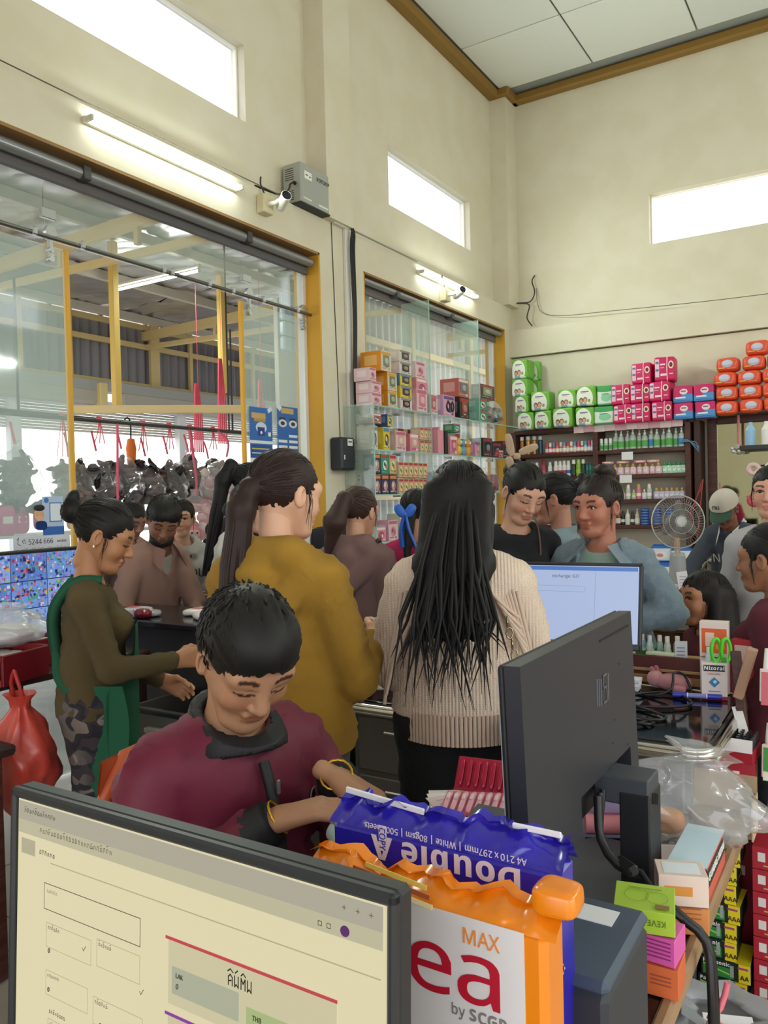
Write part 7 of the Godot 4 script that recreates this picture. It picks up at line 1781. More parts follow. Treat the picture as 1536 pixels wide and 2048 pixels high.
	bx(o, "paper", Vector3.ZERO, Vector3(.07, .13, .001), mat("e3dfee", .7), 0, Vector3(0, 0, 8)); for k in 4: bx(o, "print_line", Vector3(0, .03 - k * .02, .001), Vector3(.045, .004, .0006), mat("8a86a0"), 0)
	# hanging shells and bag right of the fan
	for q in [["bunch of grey-white shell-like clips hanging right of the fan", Vector3(-1.03, .98, -6.3), "a9a89a", 40, .1], ["bunch of silvery white clips hanging above the shells", Vector3(-1.03, 1.18, -6.5), "d2d4d4", 26, .07]]:
		o = thing("clip_bunch", q[0], "clips", q[1])
		var rr := RandomNumberGenerator.new(); rr.seed = 8
		for k in q[3]: part(o, "clip", pillow(.05, .022, .02, .8), mat([q[2], "c9c8ba", "6a6a62"][k % 3], .3), Vector3(rr.randf_range(-1, 1) * q[4], rr.randf_range(-1, 1) * q[4] * 1.1, rr.randf_range(-1, 1) * q[4] * .6), Vector3(rr.randf() * 60, rr.randf() * 360, rr.randf() * 90))
		part(o, "cord", tb([Vector3(0, q[4], 0), Vector3(0, q[4] + .3, 0)], .004, 5), mat("a84a4a"))
	# rack of scrunchies and tapes at the right edge
	o = thing("accessory_stand", "black accessory stand with rolls and bands at the right edge", "stand", Vector3(-.50, .816, -5.45))
	part(o, "pole", tb([Vector3(0, 0, 0), Vector3(0, 1.15, 0)], .012, 8), mat("1d1d20", .4)); bx(o, "top_shelf", Vector3(0, .93, 0), Vector3(.45, .03, .3), mat("232327", .4), .004)
	for j in 4:
		bx(o, "arm", Vector3(0, .82 - j * .19, .05), Vector3(.4, .012, .012), mat("1d1d20", .4), .002)
		for k in 4:
			var c: String = ["d9b8b4", "e8e2da", "c9a0a4", "efe9e2", "b8444f", "cfc4b8"][(j * 4 + k) % 6]
			var hook := part(o, "hook", tb([Vector3(-.15 + k * .1, .82 - j * .19, .05), Vector3(-.15 + k * .1, .815 - j * .19, .17)], .003, 5), mat("b9b9b9", .3, .6))
			part(hook, "roll", tb(range(13).map(func(q: int) -> Vector3: return Vector3(-.15 + k * .1 + cos(q * TAU / 12) * .028, .8 - j * .19 + sin(q * TAU / 12) * .028, .12)), .016, 8), mat(c, .5))
	for k in 5: part(o, "bottle", lth([Vector2(0, 0), Vector2(.03, 0), Vector2(.03, .1), Vector2(.012, .13), Vector2(.012, .15), Vector2(0, .15)], 10), mat(["8fb8d9", "e6e2dc", "a9cfe6", "d9d4cc", "efece6"][k], .3), Vector3(-.18 + k * .09, .945, 0))

func left_goods() -> void:
	# red plastic baskets and a clear bag on the side table
	for q in [["dark red plastic basket on the side table, front", Vector3(-2.78, .865, -1.72), .0], ["dark red plastic basket on the side table, behind the front one", Vector3(-2.95, .865, -1.95), .0]]:
		var o := thing("plastic_basket", q[0], "basket", q[1], 12)
		for s in [-1.0, 1.0]:
			bx(o, "side_rail", Vector3(0, .1, s * .11), Vector3(.3, .025, .012), mat("8a1a26", .4), .003); bx(o, "side_rail", Vector3(0, .012, s * .11), Vector3(.3, .025, .012), mat("8a1a26", .4), .003)
			bx(o, "end_panel", Vector3(s * .15, .055, 0), Vector3(.012, .11, .22), mat("7a1620", .4), .003)
			for k in 9: bx(o, "slat", Vector3(-.13 + k * .0325, .055, s * .11), Vector3(.016, .09, .008), mat("8a1a26", .4), .001)
		bx(o, "floor", Vector3(0, .005, 0), Vector3(.3, .008, .22), mat("6f141e", .5), 0)
		for k in 4: bx(o, "packet", Vector3(-.09 + k * .06, .05, 0), Vector3(.045, .08, .18), mat(["d9d2cc", "c9c0ba", "e0d9d4", "b9404a"][k], .4), .004)
	var o := thing("plastic_bag", "clear knotted plastic bag on top of the red baskets", "bag", Vector3(-2.86, .96, -1.82))
	part(o, "bag", bagm(.34, .16, .3, 3, .3, .3), film("e9edf4", .4, .2)); part(o, "filling", pillow(.2, .07, .2, .7, .2, 1), mat("e3dcda", .5), Vector3(0, .05, 0))
	o = thing("shopping_bag", "crumpled coral red plastic bag hanging below the side table", "bag", Vector3(-2.5, .42, -1.64))
	part(o, "bag", bagm(.22, .44, .2, 21, .25, .3), film("dc4a3c", .88, .35)); for s in [-1.0, 1.0]: part(o, "handle", tb(curve([Vector3(s * .03, .4, 0), Vector3(s * .02, .48, .02), Vector3(0, .52, .02)]), .007, 5), mat("b8302c", .5))
	o = thing("shopping_bag", "pale clear bag with a red tie beside the coral bag", "bag", Vector3(-2.74, .45, -1.5))
	part(o, "bag", bagm(.24, .36, .2, 24, .15, .3), film("e3e8ea", .5, .25)); part(o, "tie", tb(curve([Vector3(-.06, .44, 0), Vector3(0, .36, .02), Vector3(.05, .46, .0)]), .008, 5), mat("8a1e28", .5)); part(o, "green_lid", pillow(.1, .1, .08, .8), mat("5ab49a", .4), Vector3(.05, .14, .05))
	# bucket beside the chair, magenta bag
	o = thing("bucket", "blue-grey plastic tub with papers on the floor", "tub", Vector3(-1.98, 0, -1.5))
	part(o, "tub", lth([Vector2(0, .005), Vector2(.13, 0), Vector2(.17, .3), Vector2(.185, .31), Vector2(.185, .32), Vector2(.165, .32), Vector2(.125, .02)], 20), mat("4f7484", .4)); for k in 3: bx(o, "paper", Vector3(-.04 + k * .05, .33, .02 * k), Vector3(.09, .12, .002), mat(["d9cfc4", "c9d4d8", "e0dad4"][k], .7), 0, Vector3(20, k * 40.0, 30))
	o = thing("plastic_bag", "shiny magenta plastic bag behind the chair", "bag", Vector3(-1.66, .2, -1.38))
	part(o, "bag", bagm(.2, .36, .18, 31, .2, .35), mat("b81f6e", .15)); part(o, "tie", tb([Vector3(0, .32, 0), Vector3(.01, .4, .01)], .01, 5), mat("8a1452", .4))
	# plastic chair
	o = thing("plastic_chair", "terracotta plastic chair under the seated man", "chair", Vector3(-1.17, 0, -1.20), 70)
	var pc := mat("b5532f", .4)
	bx(o, "seat", Vector3(0, .43, 0), Vector3(.42, .03, .42), pc, .014)
	g = G.new()
	g.grid(16, 10, func(s: float, t: float) -> Vector3: return Vector3((s - .5) * (.42 - .1 * t * t), .44 + t * .5, -.2 - t * .08 + .06 * pow((s - .5) * 2.0, 2)))
	g.grid(16, 10, func(s: float, t: float) -> Vector3: return Vector3((.5 - s) * (.42 - .1 * t * t), .44 + t * .5, -.21 - t * .08 + .06 * pow((s - .5) * 2.0, 2)))
	part(o, "backrest", g.mesh(), pc)
	part(o, "back_rim", tb([Vector3(-.21, .44, -.145), Vector3(-.205, .64, -.17), Vector3(-.18, .84, -.2), Vector3(-.1, .935, -.25), Vector3(0, .945, -.28), Vector3(.1, .935, -.25), Vector3(.18, .84, -.2), Vector3(.205, .64, -.17), Vector3(.21, .44, -.145)], .016, 8), pc)
	for q in [[-.19, .19], [.19, .19], [-.19, -.19], [.19, -.19]]: part(o, "leg", tb([Vector3(q[0], .43, q[1]), Vector3(q[0] * 1.12, 0, q[1] * 1.12)], [.022, .018], 8), pc)
	# folding stool and folding chair back behind
	o = thing("folding_chair", "black folding chair back beside the yellow jamb", "chair", Vector3(-3.0, 0, -4.25), 20)
	part(o, "backrest", pillow(.38, .2, .04, .5), mat("23252c", .5), Vector3(0, 1.22, 0)); for s in [-1.0, 1.0]: part(o, "frame", tb([Vector3(s * .17, 0, .1), Vector3(s * .17, 1.3, 0)], .013, 8), mat("1a1b20", .4, .4))
	bx(o, "seat", Vector3(0, .75, .2), Vector3(.36, .03, .34), mat("23252c", .5), .01); for s in [-1.0, 1.0]: part(o, "leg", tb([Vector3(s * .17, .75, .05), Vector3(s * .17, 0, .4)], .013, 8), mat("1a1b20", .4, .4))
	o = thing("display_basket", "black wire basket of red packs in front of the folding chair", "basket", Vector3(-2.75, 1.0, -4.0), 20)
	for k in 7: bx(o, "wire", Vector3(0, -.12 + k * .04, .12), Vector3(.36, .006, .006), mat("17171a", .4), 0); 
	for k in 7: bx(o, "wire", Vector3(-.17 + k * .057, 0, .12), Vector3(.006, .3, .006), mat("17171a", .4), 0)
	for k in 4: part(o, "packet", pillow(.09, .16, .06, .5, .1, k), mat(["c8203c", "d9304a", "b81a30", "e0506a"][k], .3), Vector3(-.12 + k * .08, .08 + .05 * (k % 2), .04))
	bx(o, "stand", Vector3(0, -.55, 0), Vector3(.3, .85, .2), mat("2a2a2e", .5), .005)
	# posters and notices on the glass
	o = thing("poster", "torn blue and gold poster on the glass, left of two", "poster", Vector3(-3.815, 1.97, -4.47), 90)
	var po := printed("poster1", 96, 160, "2f6ab8", [["r", .1, .1, .62, .1, "c9a86a"], ["r", .2, .2, .5, .06, "b8925a"], ["e", .5, .36, .24, .1, "cfd9e8"], ["r", .35, .36, .32, .16, "1f3f8a"], ["e", .5, .45, .05, .03, "e9eef4"], ["r", .0, .6, 1, .06, "dfe6ee"], ["r", .04, .68, .92, .24, "1f4f9a"], ["r", .08, .74, .8, .03, "c9b46a"], ["r", .08, .82, .8, .02, "dfe6ee"], ["r", .0, .92, 1, .08, "e6e9ee"], ["r", .82, .44, .12, .08, "e9eef4"]])
	part(o, "sheet", bxm(Vector3(.25, .40, .0015), 0), po); bx(o, "torn_corner", Vector3(.1, .19, .001), Vector3(.05, .03, .001), mat("dde3ea", .6), 0, Vector3(0, 0, 30))
	o = thing("poster", "torn blue poster with listed prices on the glass, right of two", "poster", Vector3(-3.815, 1.99, -4.78), 90)
	var po2 := printed("poster2", 96, 160, "2c64b4", [["r", .2, .03, .6, .1, "c4a468"], ["r", .1, .2, .3, .05, "2a2f3a"], ["r", .6, .2, .3, .05, "2a2f3a"], ["e", .25, .3, .2, .07, "cfd6e2"], ["e", .75, .3, .2, .07, "cfd6e2"], ["e", .25, .3, .1, .035, "24304a"], ["e", .75, .3, .1, .035, "24304a"], ["r", .05, .6, .42, .05, "dfe6ee"], ["r", .05, .7, .42, .05, "dfe6ee"], ["r", .05, .8, .42, .05, "dfe6ee"], ["r", .55, .5, .42, .05, "dfe6ee"], ["r", .55, .6, .42, .05, "dfe6ee"], ["r", .55, .7, .42, .05, "dfe6ee"], ["r", .55, .8, .42, .05, "dfe6ee"]])
	part(o, "sheet", bxm(Vector3(.25, .42, .0015), 0), po2); bx(o, "torn_corner", Vector3(-.1, .2, .001), Vector3(.05, .04, .001), mat("dde3ea", .6), 0, Vector3(0, 0, -35))
	o = thing("sticker", "blue sticker with a bespectacled cartoon cashier on the glass", "sticker", Vector3(-3.815, 1.44, -2.70), 90)
	bx(o, "sheet", Vector3(.03, 0, 0), Vector3(.13, .21, .001), mat("b4c6e2", .5), .0); bx(o, "blue_base", Vector3(.03, -.08, .001), Vector3(.13, .045, .001), mat("2f66b8", .5), 0); bx(o, "phone", Vector3(.045, .02, .001), Vector3(.07, .1, .001), mat("dfe8f4", .5), 0); strokes(o, "phone_outline", [[Vector2(0, 0), Vector2(.07, 0), Vector2(.07, .1), Vector2(0, .1), Vector2(0, 0)]], .005, mat("3f78c4"), Vector3(.01, -.03, .0018)); part(o, "round_mark", pillow(.03, .03, .001, 1.0), mat("3f78c4", .5), Vector3(-.01, .085, .001))
	part(o, "face", pillow(.06, .07, .003, 1.0), mat("e6b894", .5), Vector3(-.055, .01, .002)); part(o, "hair", pillow(.065, .035, .004, .9), mat("17171c", .5), Vector3(-.055, .045, .003)); for s in [-1.0, 1.0]: strokes(o, "glasses", [range(9).map(func(k: int) -> Vector2: return Vector2(cos(k * TAU / 8), sin(k * TAU / 8)) * .009)], .002, mat("c9862c"), Vector3(-.055 + s * .013, .012, .005)); part(o, "shirt", pillow(.07, .05, .003, .7), mat("1f4f9a", .5), Vector3(-.045, -.05, .002))
	o = thing("handwritten_notice", "white handwritten notice on the glass above the wall screen", "notice", Vector3(-3.815, 1.27, -2.66), 90)
	bx(o, "sheet", Vector3.ZERO, Vector3(.34, .13, .001), mat("d9dce6", .7), 0)
	text(o, "5244 666", .026, mat("3a3f5c"), Vector3(-.01, .035, .001)); strokes(o, "handwriting", [[Vector2(0, .02), Vector2(.01, .03), Vector2(.004, .0), Vector2(.02, -.01)], [Vector2(.04, 0), Vector2(.03, .012), Vector2(.044, .02), Vector2(.05, .0)]], .003, mat("3a3f5c"), Vector3(-.15, .03, .001)); strokes(o, "handwriting", scribble(.3, 26, 31), .0022, mat("3a3f5c"), Vector3(-.155, -.012, .001)); strokes(o, "handwriting", scribble(.28, 24, 33), .0022, mat("3a3f5c"), Vector3(-.155, -.045, .001)); strokes(o, "handwriting", scribble(.06, 6, 35), .0022, mat("3a3f5c"), Vector3(.09, .028, .001))

func folk() -> void:
	var down := [Vector3(.04, -.25, .06), Vector3(-.05, -.1, .2)]
	var front := [Vector3(.05, -.23, .08), Vector3(-.1, .0, .22)]
	var none := {}
	# ---- seated man in maroon
	var p := person("seated man in a maroon zipped jacket sorting a paper roll", Vector3(-1.15, 0, -1.21), 72, {"H": 1.70, "male": true, "sit": true, "hipy": .56, "lean": 4, "hd": [-8.0, 34.0, 0.0], "hs": 1.05, "w": 1.05, "skin": "b58666", "hair": "short", "cell": .011,
		"arm": [[Vector3(.08, -.2, .08), Vector3(-.13, .19, .12)], [Vector3(.07, -.21, .05), Vector3(-.19, .165, .16)]], "curl": .55, "hdir": [Vector3(.35, -.3, .85), Vector3(.74, .25, .65)], "palm": [Vector3(-.4, -.8, -.3), Vector3(.3, -.9, .3)],
		"top": {"n": "jacket", "m": mat("6b1430", .62, 0.0, {"rim_enabled": true, "rim": .25}), "off": .02, "hem": .52, "slv": .84, "fold": .018, "neck": .06}, "low": {"n": "trousers", "m": cloth("1c1d24")}})
	jacket_bits(p)
	# ---- woman with green apron, left
	p = person("woman in an olive top and green apron with camouflage trousers", Vector3(-2.32, 0, -1.80), 140, {"H": 1.50, "hd": [-12.0, 24.0, 0.0], "skin": "b5805c", "hair": "bun_back", "arm": [down, front], "top": {"n": "shirt", "m": cloth("5f4f2c"), "off": .008, "hem": .78, "fold": .008}, "low": {"n": "trousers", "m": camo(), "off": .02}, "cell": .012})
	apron(p)
	# ---- yellow hoodie
	p = person("woman in a mustard yellow hoodie with a long straight ponytail", Vector3(-1.45, 0, -1.76), 188, {"H": 1.625, "hd": [-26.0, 8.0, 0.0], "hs": 1.02, "w": 1.0, "skin": "d9a98c", "hair": "pony_mid", "hairc": "2a1a18", "arm": [[Vector3(.05, -.24, .04), Vector3(-.04, -.06, .22)], [Vector3(.06, -.26, .05), Vector3(-.06, .05, .25)]], "cell": .012,
		"top": {"n": "hoodie", "m": cloth("c1912b", 50.0, .4), "off": .028, "hem": .80, "slv": .88, "flare": .01, "fold": .012, "neck": .06, "more": hood}, "low": {"n": "trousers", "m": cloth("5a5850"), "off": .03}})
	var w: Array = p.wr
	var gl := part(p.o, "glove", pillow(.09, .07, .13, .7, .15, 2), cloth("14151a"), w[1] + Vector3(.0, .0, .05)); part(gl, "cuff", pillow(.08, .06, .05, .6), cloth("14151a"), Vector3(0, 0, -.06))
	var pk := thing("blue_packet", "crumpled light blue packet held by the woman in yellow", "packet", p.o.to_global(w[1] + Vector3(-.03, .05, .1)) if p.o.is_inside_tree() else p.o.transform * (w[1] + Vector3(-.03, .05, .1)), 30)
	part(pk, "wrapper", pillow(.11, .035, .07, .6, .3, 4), mat("3f9fd0", .3)); part(pk, "white_fold", pillow(.1, .02, .03, .6, .3, 5), mat("dfe3e8", .4), Vector3(.06, .025, 0), Vector3(0, 0, 25))
	# ---- cream sweater, back view
	p = person("woman in a cream rib-knit sweater with long loose black hair", Vector3(-1.06, 0, -2.12), 205, {"H": 1.585, "hd": [-6.0, 20.0, 0.0], "hs": 1.04, "w": 1.05, "skin": "d3a488", "hair": "long", "hairc": "120f10", "arm": [[Vector3(.07, -.25, .04), Vector3(-.1, -.02, .22)], [Vector3(.07, -.25, .04), Vector3(-.1, -.02, .22)]], "cell": .012,
		"top": {"n": "sweater", "m": knit("d9c4b0"), "off": .03, "hem": .86, "slv": .95, "fold": .008, "neck": .06}, "low": {"n": "trousers", "m": cloth("0e1016"), "off": .035}})
	sweater_bits(p)
	# ---- customers on the left
	p = person("man with a goatee in a dusty pink work shirt leaning over the counter", Vector3(-3.37, 0, -2.98), 84, {"H": 1.55, "w": .95, "male": true, "lean": 14, "hd": [-30.0, 22.0, 0.0], "cell": .011, "skin": "8a5f49", "inner": [cloth("d6cfc8"), .2, .05], "hair": "short", "arm": [[Vector3(.04, -.25, .1), Vector3(-.1, -.16, .16)], [Vector3(.1, -.24, .02), Vector3(-.05, -.18, .14)]], "top": {"n": "shirt", "m": cloth("b58d7e"), "off": .022, "hem": .74, "fold": .014}, "low": {"n": "trousers", "m": cloth("3a3a40")}})
	var hx: Transform3D = p.HX
	beard(p)
	collar(p, cloth("a87f72"), .075)
	p = person("girl in a white hoodie with black lettering beside the bearded man", Vector3(-3.64, 0, -3.50), 66, {"H": 1.50, "open": true, "gaze": 10.0, "hd": [-28.0, 4.0, 0.0], "hs": .95, "skin": "cf9f86", "hair": "pony_low", "arm": [front, front], "curl": .4, "top": {"n": "hoodie", "m": cloth("d9d6d2"), "off": .026, "hem": .72, "fold": .01, "more": hood}, "low": {"n": "trousers", "m": cloth("30343c")}})
	var tx := part(p.o, "chest_print", bxm(Vector3(.001, .001, .001), 0), mat("17171a"), Vector3(0, 1.05, .15))
	text(tx, "Y", .055, mat("1a1a1e", .7), Vector3(-.02, .1, .012)); text(tx, "YOU", .05, mat("1a1a1e", .7), Vector3(.01, .02, .014))
	p = person("woman with a white hair clip standing behind the counter's left end", Vector3(-4.2, 0, -3.55), 88, {"H": 1.50, "hd": [0.0, 25.0, 0.0], "hs": .97, "skin": "8d6350", "hair": "bun_low", "top": {"n": "shirt", "m": cloth("5d4a44"), "hem": .74}, "low": {"n": "trousers", "m": cloth("2a2a30")}, "cell": .018})
	hx = p.HX
	part(p.o, "hair_clip", pillow(.012, .05, .02, .6), mat("e6e3e0", .3), hx * Vector3(.085, .06, .02))
	p = person("woman in a black jacket with a high ponytail near the door", Vector3(-3.12, 0, -3.50), 158, {"H": 1.715, "hd": [-20.0, 12.0, 0.0], "skin": "b8876c", "hair": "pony_high", "hairc": "100e10", "top": {"n": "jacket", "m": cloth("2b282e"), "off": .022, "hem": .76}, "low": {"n": "trousers", "m": cloth("22242a")}, "cell": .016})
	part(p.o, "piping", tb(curve([p.sh[0] + Vector3(.02, .07, -.03), p.sh[0] + Vector3(.05, .02, -.06), p.sh[0].lerp(p.el[0], .6) + Vector3(.06, 0, -.03)]), .005, 5), mat("c9c6c4"))
	p = person("girl in a dark cap and white hoodie behind the yellow hoodie", Vector3(-2.66, 0, -2.98), 115, {"H": 1.57, "hd": [10.0, 12.0, 0.0], "hs": .95, "skin": "cfa08a", "hair": "bun_low", "top": {"n": "hoodie", "m": cloth("e0dcd4"), "off": .03, "hem": .74, "more": hood}, "low": {"n": "trousers", "m": cloth("2a2c34")}, "cell": .016})
	cap(p, "3a3236", "2c262a")
	p = person("woman in a mauve hoodie with a brown ponytail, back to camera", Vector3(-2.19, 0, -3.26), 190, {"H": 1.53, "hd": [-14.0, 8.0, 0.0], "skin": "c9977a", "hair": "pony_wide", "hairc": "3a2622", "top": {"n": "hoodie", "m": cloth("8d6c68"), "off": .03, "hem": .72, "more": hood}, "low": {"n": "trousers", "m": cloth("2a2c34")}, "cell": .014})
	part(p.o, "bag_strap", tb(curve([p.sh[1] + Vector3(.03, .07, .06), p.sh[1] + Vector3(.02, .085, -.04), p.J.call(0.0, .2, -.13)]), .014, 6, .3), mat("3a2c28", .5))
	p = person("girl in a magenta top with a blue hair ribbon", Vector3(-2.09, 0, -3.67), 195, {"H": 1.52, "hd": [-10.0, 6.0, 0.0], "hs": .97, "skin": "b8846a", "hair": "pony_low", "top": {"n": "shirt", "m": cloth("c41f5c"), "off": .02, "hem": .72}, "low": {"n": "trousers", "m": cloth("2a2c34")}, "cell": .016})
	ribbon(p)
	# ---- customers in the middle and right
	p = person("woman in a black top with a bag strap and beige bow looking down", Vector3(-1.38, 0, -3.32), 40, {"H": 1.63, "hd": [10.0, 28.0, -8.0], "hs": 1.04, "skin": "c4957c", "hair": "bun_back", "hairc": "14110f", "top": {"n": "shirt", "m": cloth("15161d"), "off": .018, "hem": .74, "neck": .07}, "low": {"n": "trousers", "m": cloth("22242a")}, "cell": .014})
	hx = p.HX
	var bw := part(p.o, "hair_bow", pillow(.035, .03, .03, .8), cloth("d3b79a"), hx * Vector3(-.03, .13, -.1))
	for q in [[Vector3(-.03, .05, 0), 10.0, .1], [Vector3(.055, .03, 0), -70.0, .09], [Vector3(-.03, -.03, .0), 15.0, .06]]: part(bw, "loop", pillow(.034, q[2], .022, .7, .1, 1), cloth("d3b79a"), q[0], Vector3(0, 0, q[1]))
	part(p.o, "bag_strap", tb(curve([p.sh[0] + Vector3(-.07, .1, -.05), p.sh[0] + Vector3(-.06, .08, .05), p.J.call(.06, .25, .15), p.J.call(.02, .05, .15)]), .009, 6, .4), mat("6a4a42", .5))
	p = person("woman in a pale blue embroidered shirt in profile", Vector3(-1.31, 0, -3.70), -72, {"H": 1.58, "hd": [0.0, 6.0, 0.0], "skin": "b8836c", "hair": "bun_back", "hairc": "120f0f", "top": {"n": "shirt", "m": cloth("93a9b4"), "off": .024, "hem": .72, "fold": .01}, "low": {"n": "trousers", "m": cloth("2c3038")}, "cell": .014})
	collar(p, cloth("a2b6be"), .07)
	for k in 7: bx(p.o, "embroidery", p.J.call(-.17 + .012 * k, .39 - k * .03, -.07), Vector3(.02, .008, .012), mat(["a8504a", "c9806a", "d9d0c4"][k % 3], .8), .001, Vector3(0, 40, k * 30.0))
	p = person("woman in a faded denim jacket and mint top speaking across the desk", Vector3(-1.0, 0, -3.36), 2, {"H": 1.535, "open": true, "gaze": -18.0, "hd": [-22.0, 5.0, 0.0], "hs": 1.06, "w": 1.1, "inner": [cloth("a8c6b6"), .34, .085], "skin": "b0735c", "hair": "bun_high", "hairc": "241a18", "arm": [[Vector3(.13, -.2, .04), Vector3(-.24, -.05, .12)], [Vector3(.08, -.23, .06), Vector3(-.1, -.08, .2)]], "cell": .012,
		"top": {"n": "jacket", "m": denim(), "off": .032, "hem": .74, "slv": .92, "fold": .016, "neck": .08}, "low": {"n": "trousers", "m": cloth("3a4654")}})
	collar(p, denim(), .12)
	part(p.o, "shirt_print", pillow(.12, .09, .006, 1.0), mat("5f9fc4", .7), p.J.call(-.02, .2, .148))
	for s in [-1.0, 1.0]: bx(p.o, "pocket_flap", p.J.call(s * .1, .28, .142), Vector3(.08, .025, .006), denim(), .002, Vector3(-6, s * 14, 0)); bx(p.o, "seam", p.J.call(s * .1, .24, .145), Vector3(.003, .14, .003), mat("a39a86"), 0, Vector3(0, s * 14, 0))
	p = person("small child with loose dark hair looking left behind the cartons", Vector3(-.68, 0, -3.86), -40, {"H": 1.03, "kid": true, "open": true, "hd": [-10.0, -4.0, 0.0], "hs": 1.06, "skin": "a8704f", "hair": "loose", "hairc": "1a1312", "top": {"n": "shirt", "m": cloth("6a1c2a"), "hem": .5}, "low": {"n": "trousers", "m": cloth("2a2c34")}, "cell": .014})
	p = person("girl in a mint top and maroon jacket at the right edge", Vector3(-.33, 0, -3.24), -102, {"H": 1.31, "hd": [0.0, 4.0, 0.0], "hs": 1.02, "inner": [cloth("9fc2bc"), .22, .08], "skin": "8f6248", "hair": "bun_low", "hairc": "171314", "top": {"n": "jacket", "m": cloth("5e1428"), "off": .026, "hem": .6, "neck": .09}, "low": {"n": "trousers", "m": cloth("2a2c34")}, "cell": .013})
	hx = p.HX
	part(p.o, "hair_clip", pillow(.05, .014, .02, .6), mat("e9e4da", .3), hx * Vector3(-.02, .13, -.02), Vector3(0, 30, 0)); part(p.o, "necklace", tb(curve([p.J.call(-.07, .44, -.04), p.J.call(-.05, .4, .06), p.J.call(0.0, .37, .1), p.J.call(.05, .4, .06), p.J.call(.07, .44, -.04)]), .0025, 5), mat("c9a25a", .3, .6))
	p = person("boy in a white and green cap and grey lettered sweater bending over the table", Vector3(-.88, 0, -6.25), -8, {"H": 1.52, "male": true, "lean": 20, "hd": [-10.0, 18.0, 0.0], "hs": .98, "skin": "7a5240", "arm": [[Vector3(.06, -.22, .12), Vector3(-.02, -.2, .14)], [Vector3(.1, -.22, .14), Vector3(.0, -.2, .16)]], "top": {"n": "sweater", "m": cloth("474f5c"), "off": .026, "hem": .72}, "low": {"n": "trousers", "m": cloth("2a2c34")}, "cell": .015})
	cap(p, "dcd2c6", "3f5f4c"); collar(p, cloth("e6e3e6"), .05)
	tx = bx(p.o, "chest_print", p.J.call(0.0, .27, .14), Vector3(.001, .001, .001), mat("17171a"), 0, Vector3(20, 0, 0)); text(tx, "NOTE", .06, mat("a9a59c", .7), Vector3(0, 0, .012))
	p = person("smiling woman at the right edge behind the accessory stand", Vector3(-.41, 0, -4.02), 8, {"H": 1.585, "open": true, "hd": [-14.0, 0.0, 0.0], "skin": "cf9a84", "hair": "pony_low", "hairc": "14100f", "top": {"n": "shirt", "m": cloth("c9c6c8"), "hem": .72}, "low": {"n": "trousers", "m": cloth("2a2c34")}, "cell": .016})

func denim() -> StandardMaterial3D:
	if not mats.has("denim"):
		var m := cloth("6f7f8c").duplicate()
		m.albedo_color = Color.WHITE; m.albedo_texture = noise_tex("denim", .02, 256, "667885", "76868f"); m.uv1_scale = Vector3.ONE * 4.0
		mats["denim"] = m
	return mats["denim"]

func camo() -> StandardMaterial3D:
	var m := StandardMaterial3D.new()
	var t := NoiseTexture2D.new()
	t.width = 256; t.height = 256; t.seamless = true
	var n := FastNoiseLite.new(); n.noise_type = FastNoiseLite.TYPE_SIMPLEX; n.frequency = .012; n.fractal_octaves = 2; n.seed = 4
	t.noise = n
	var gr := Gradient.new()
	gr.interpolation_mode = Gradient.GRADIENT_INTERPOLATE_CONSTANT
	gr.offsets = PackedFloat32Array([0, .34, .5, .68]); gr.colors = PackedColorArray([Color("3d3338"), Color("1c1c24"), Color("2c282e"), Color("8a7c74")])
	t.color_ramp = gr
	m.albedo_texture = t; m.uv1_triplanar = true; m.uv1_scale = Vector3.ONE * 2.6; m.roughness = .9
	return m

func knit(c: String) -> StandardMaterial3D:
	var m := StandardMaterial3D.new()
	m.albedo_color = Color(c); m.roughness = .95; m.rim_enabled = true; m.rim = .4
	var im := Image.create(64, 64, false, Image.FORMAT_L8)
	for y in 64:
		for x in 64: im.set_pixel(x, y, Color.from_hsv(0, 0, .5 + .5 * sin(TAU * x / 16.0) * (.7 + .3 * sin(TAU * y / 8.0 + (3.0 if x % 16 > 8 else 0.0)))))
	m.heightmap_enabled = true; m.heightmap_texture = ImageTexture.create_from_image(im); m.heightmap_scale = .35
	m.uv1_triplanar = true; m.uv1_scale = Vector3(26, 26, 26)
	return m

func hood(F: Field, J: Callable, _s: Array, _e: Array, _w: Array) -> void:
	F.cap(J.call(-.065, .45, -.055), J.call(.065, .45, -.055), .072, .072, .015)
	F.cap(J.call(-.12, .41, -.06), J.call(-.02, .27, -.15), .055, .045, .015); F.cap(J.call(.12, .41, -.06), J.call(.02, .27, -.15), .055, .045, .015); F.cap(J.call(0, .4, -.1), J.call(0, .3, -.13), .07, .05, .02)
	F.cap(J.call(-.085, .44, .0), J.call(-.03, .4, .1), .035, .025, .02); F.cap(J.call(.085, .44, .0), J.call(.03, .4, .1), .035, .025, .02)

func collar(p: Dictionary, m: Material, w: float) -> void:
	for s in [-1.0, 1.0]:
		var gg := G.new()
		gg.grid(10, 5, func(a: float, t: float) -> Vector3:
			var q := Vector3(s * (.075 + .02 * t + (w - .06) * t * a), .5 - .03 * a - t * (.03 + .07 * a), -.085 + a * (.2 + .05 * t))
			if a > .5: q.x = s * lerpf(absf(q.x), .03 + w * .7 * t, (a - .5) * 1.4)
			return p.J.call(q.x, q.y, q.z))
		part(p.o, "collar", gg.mesh(), m)

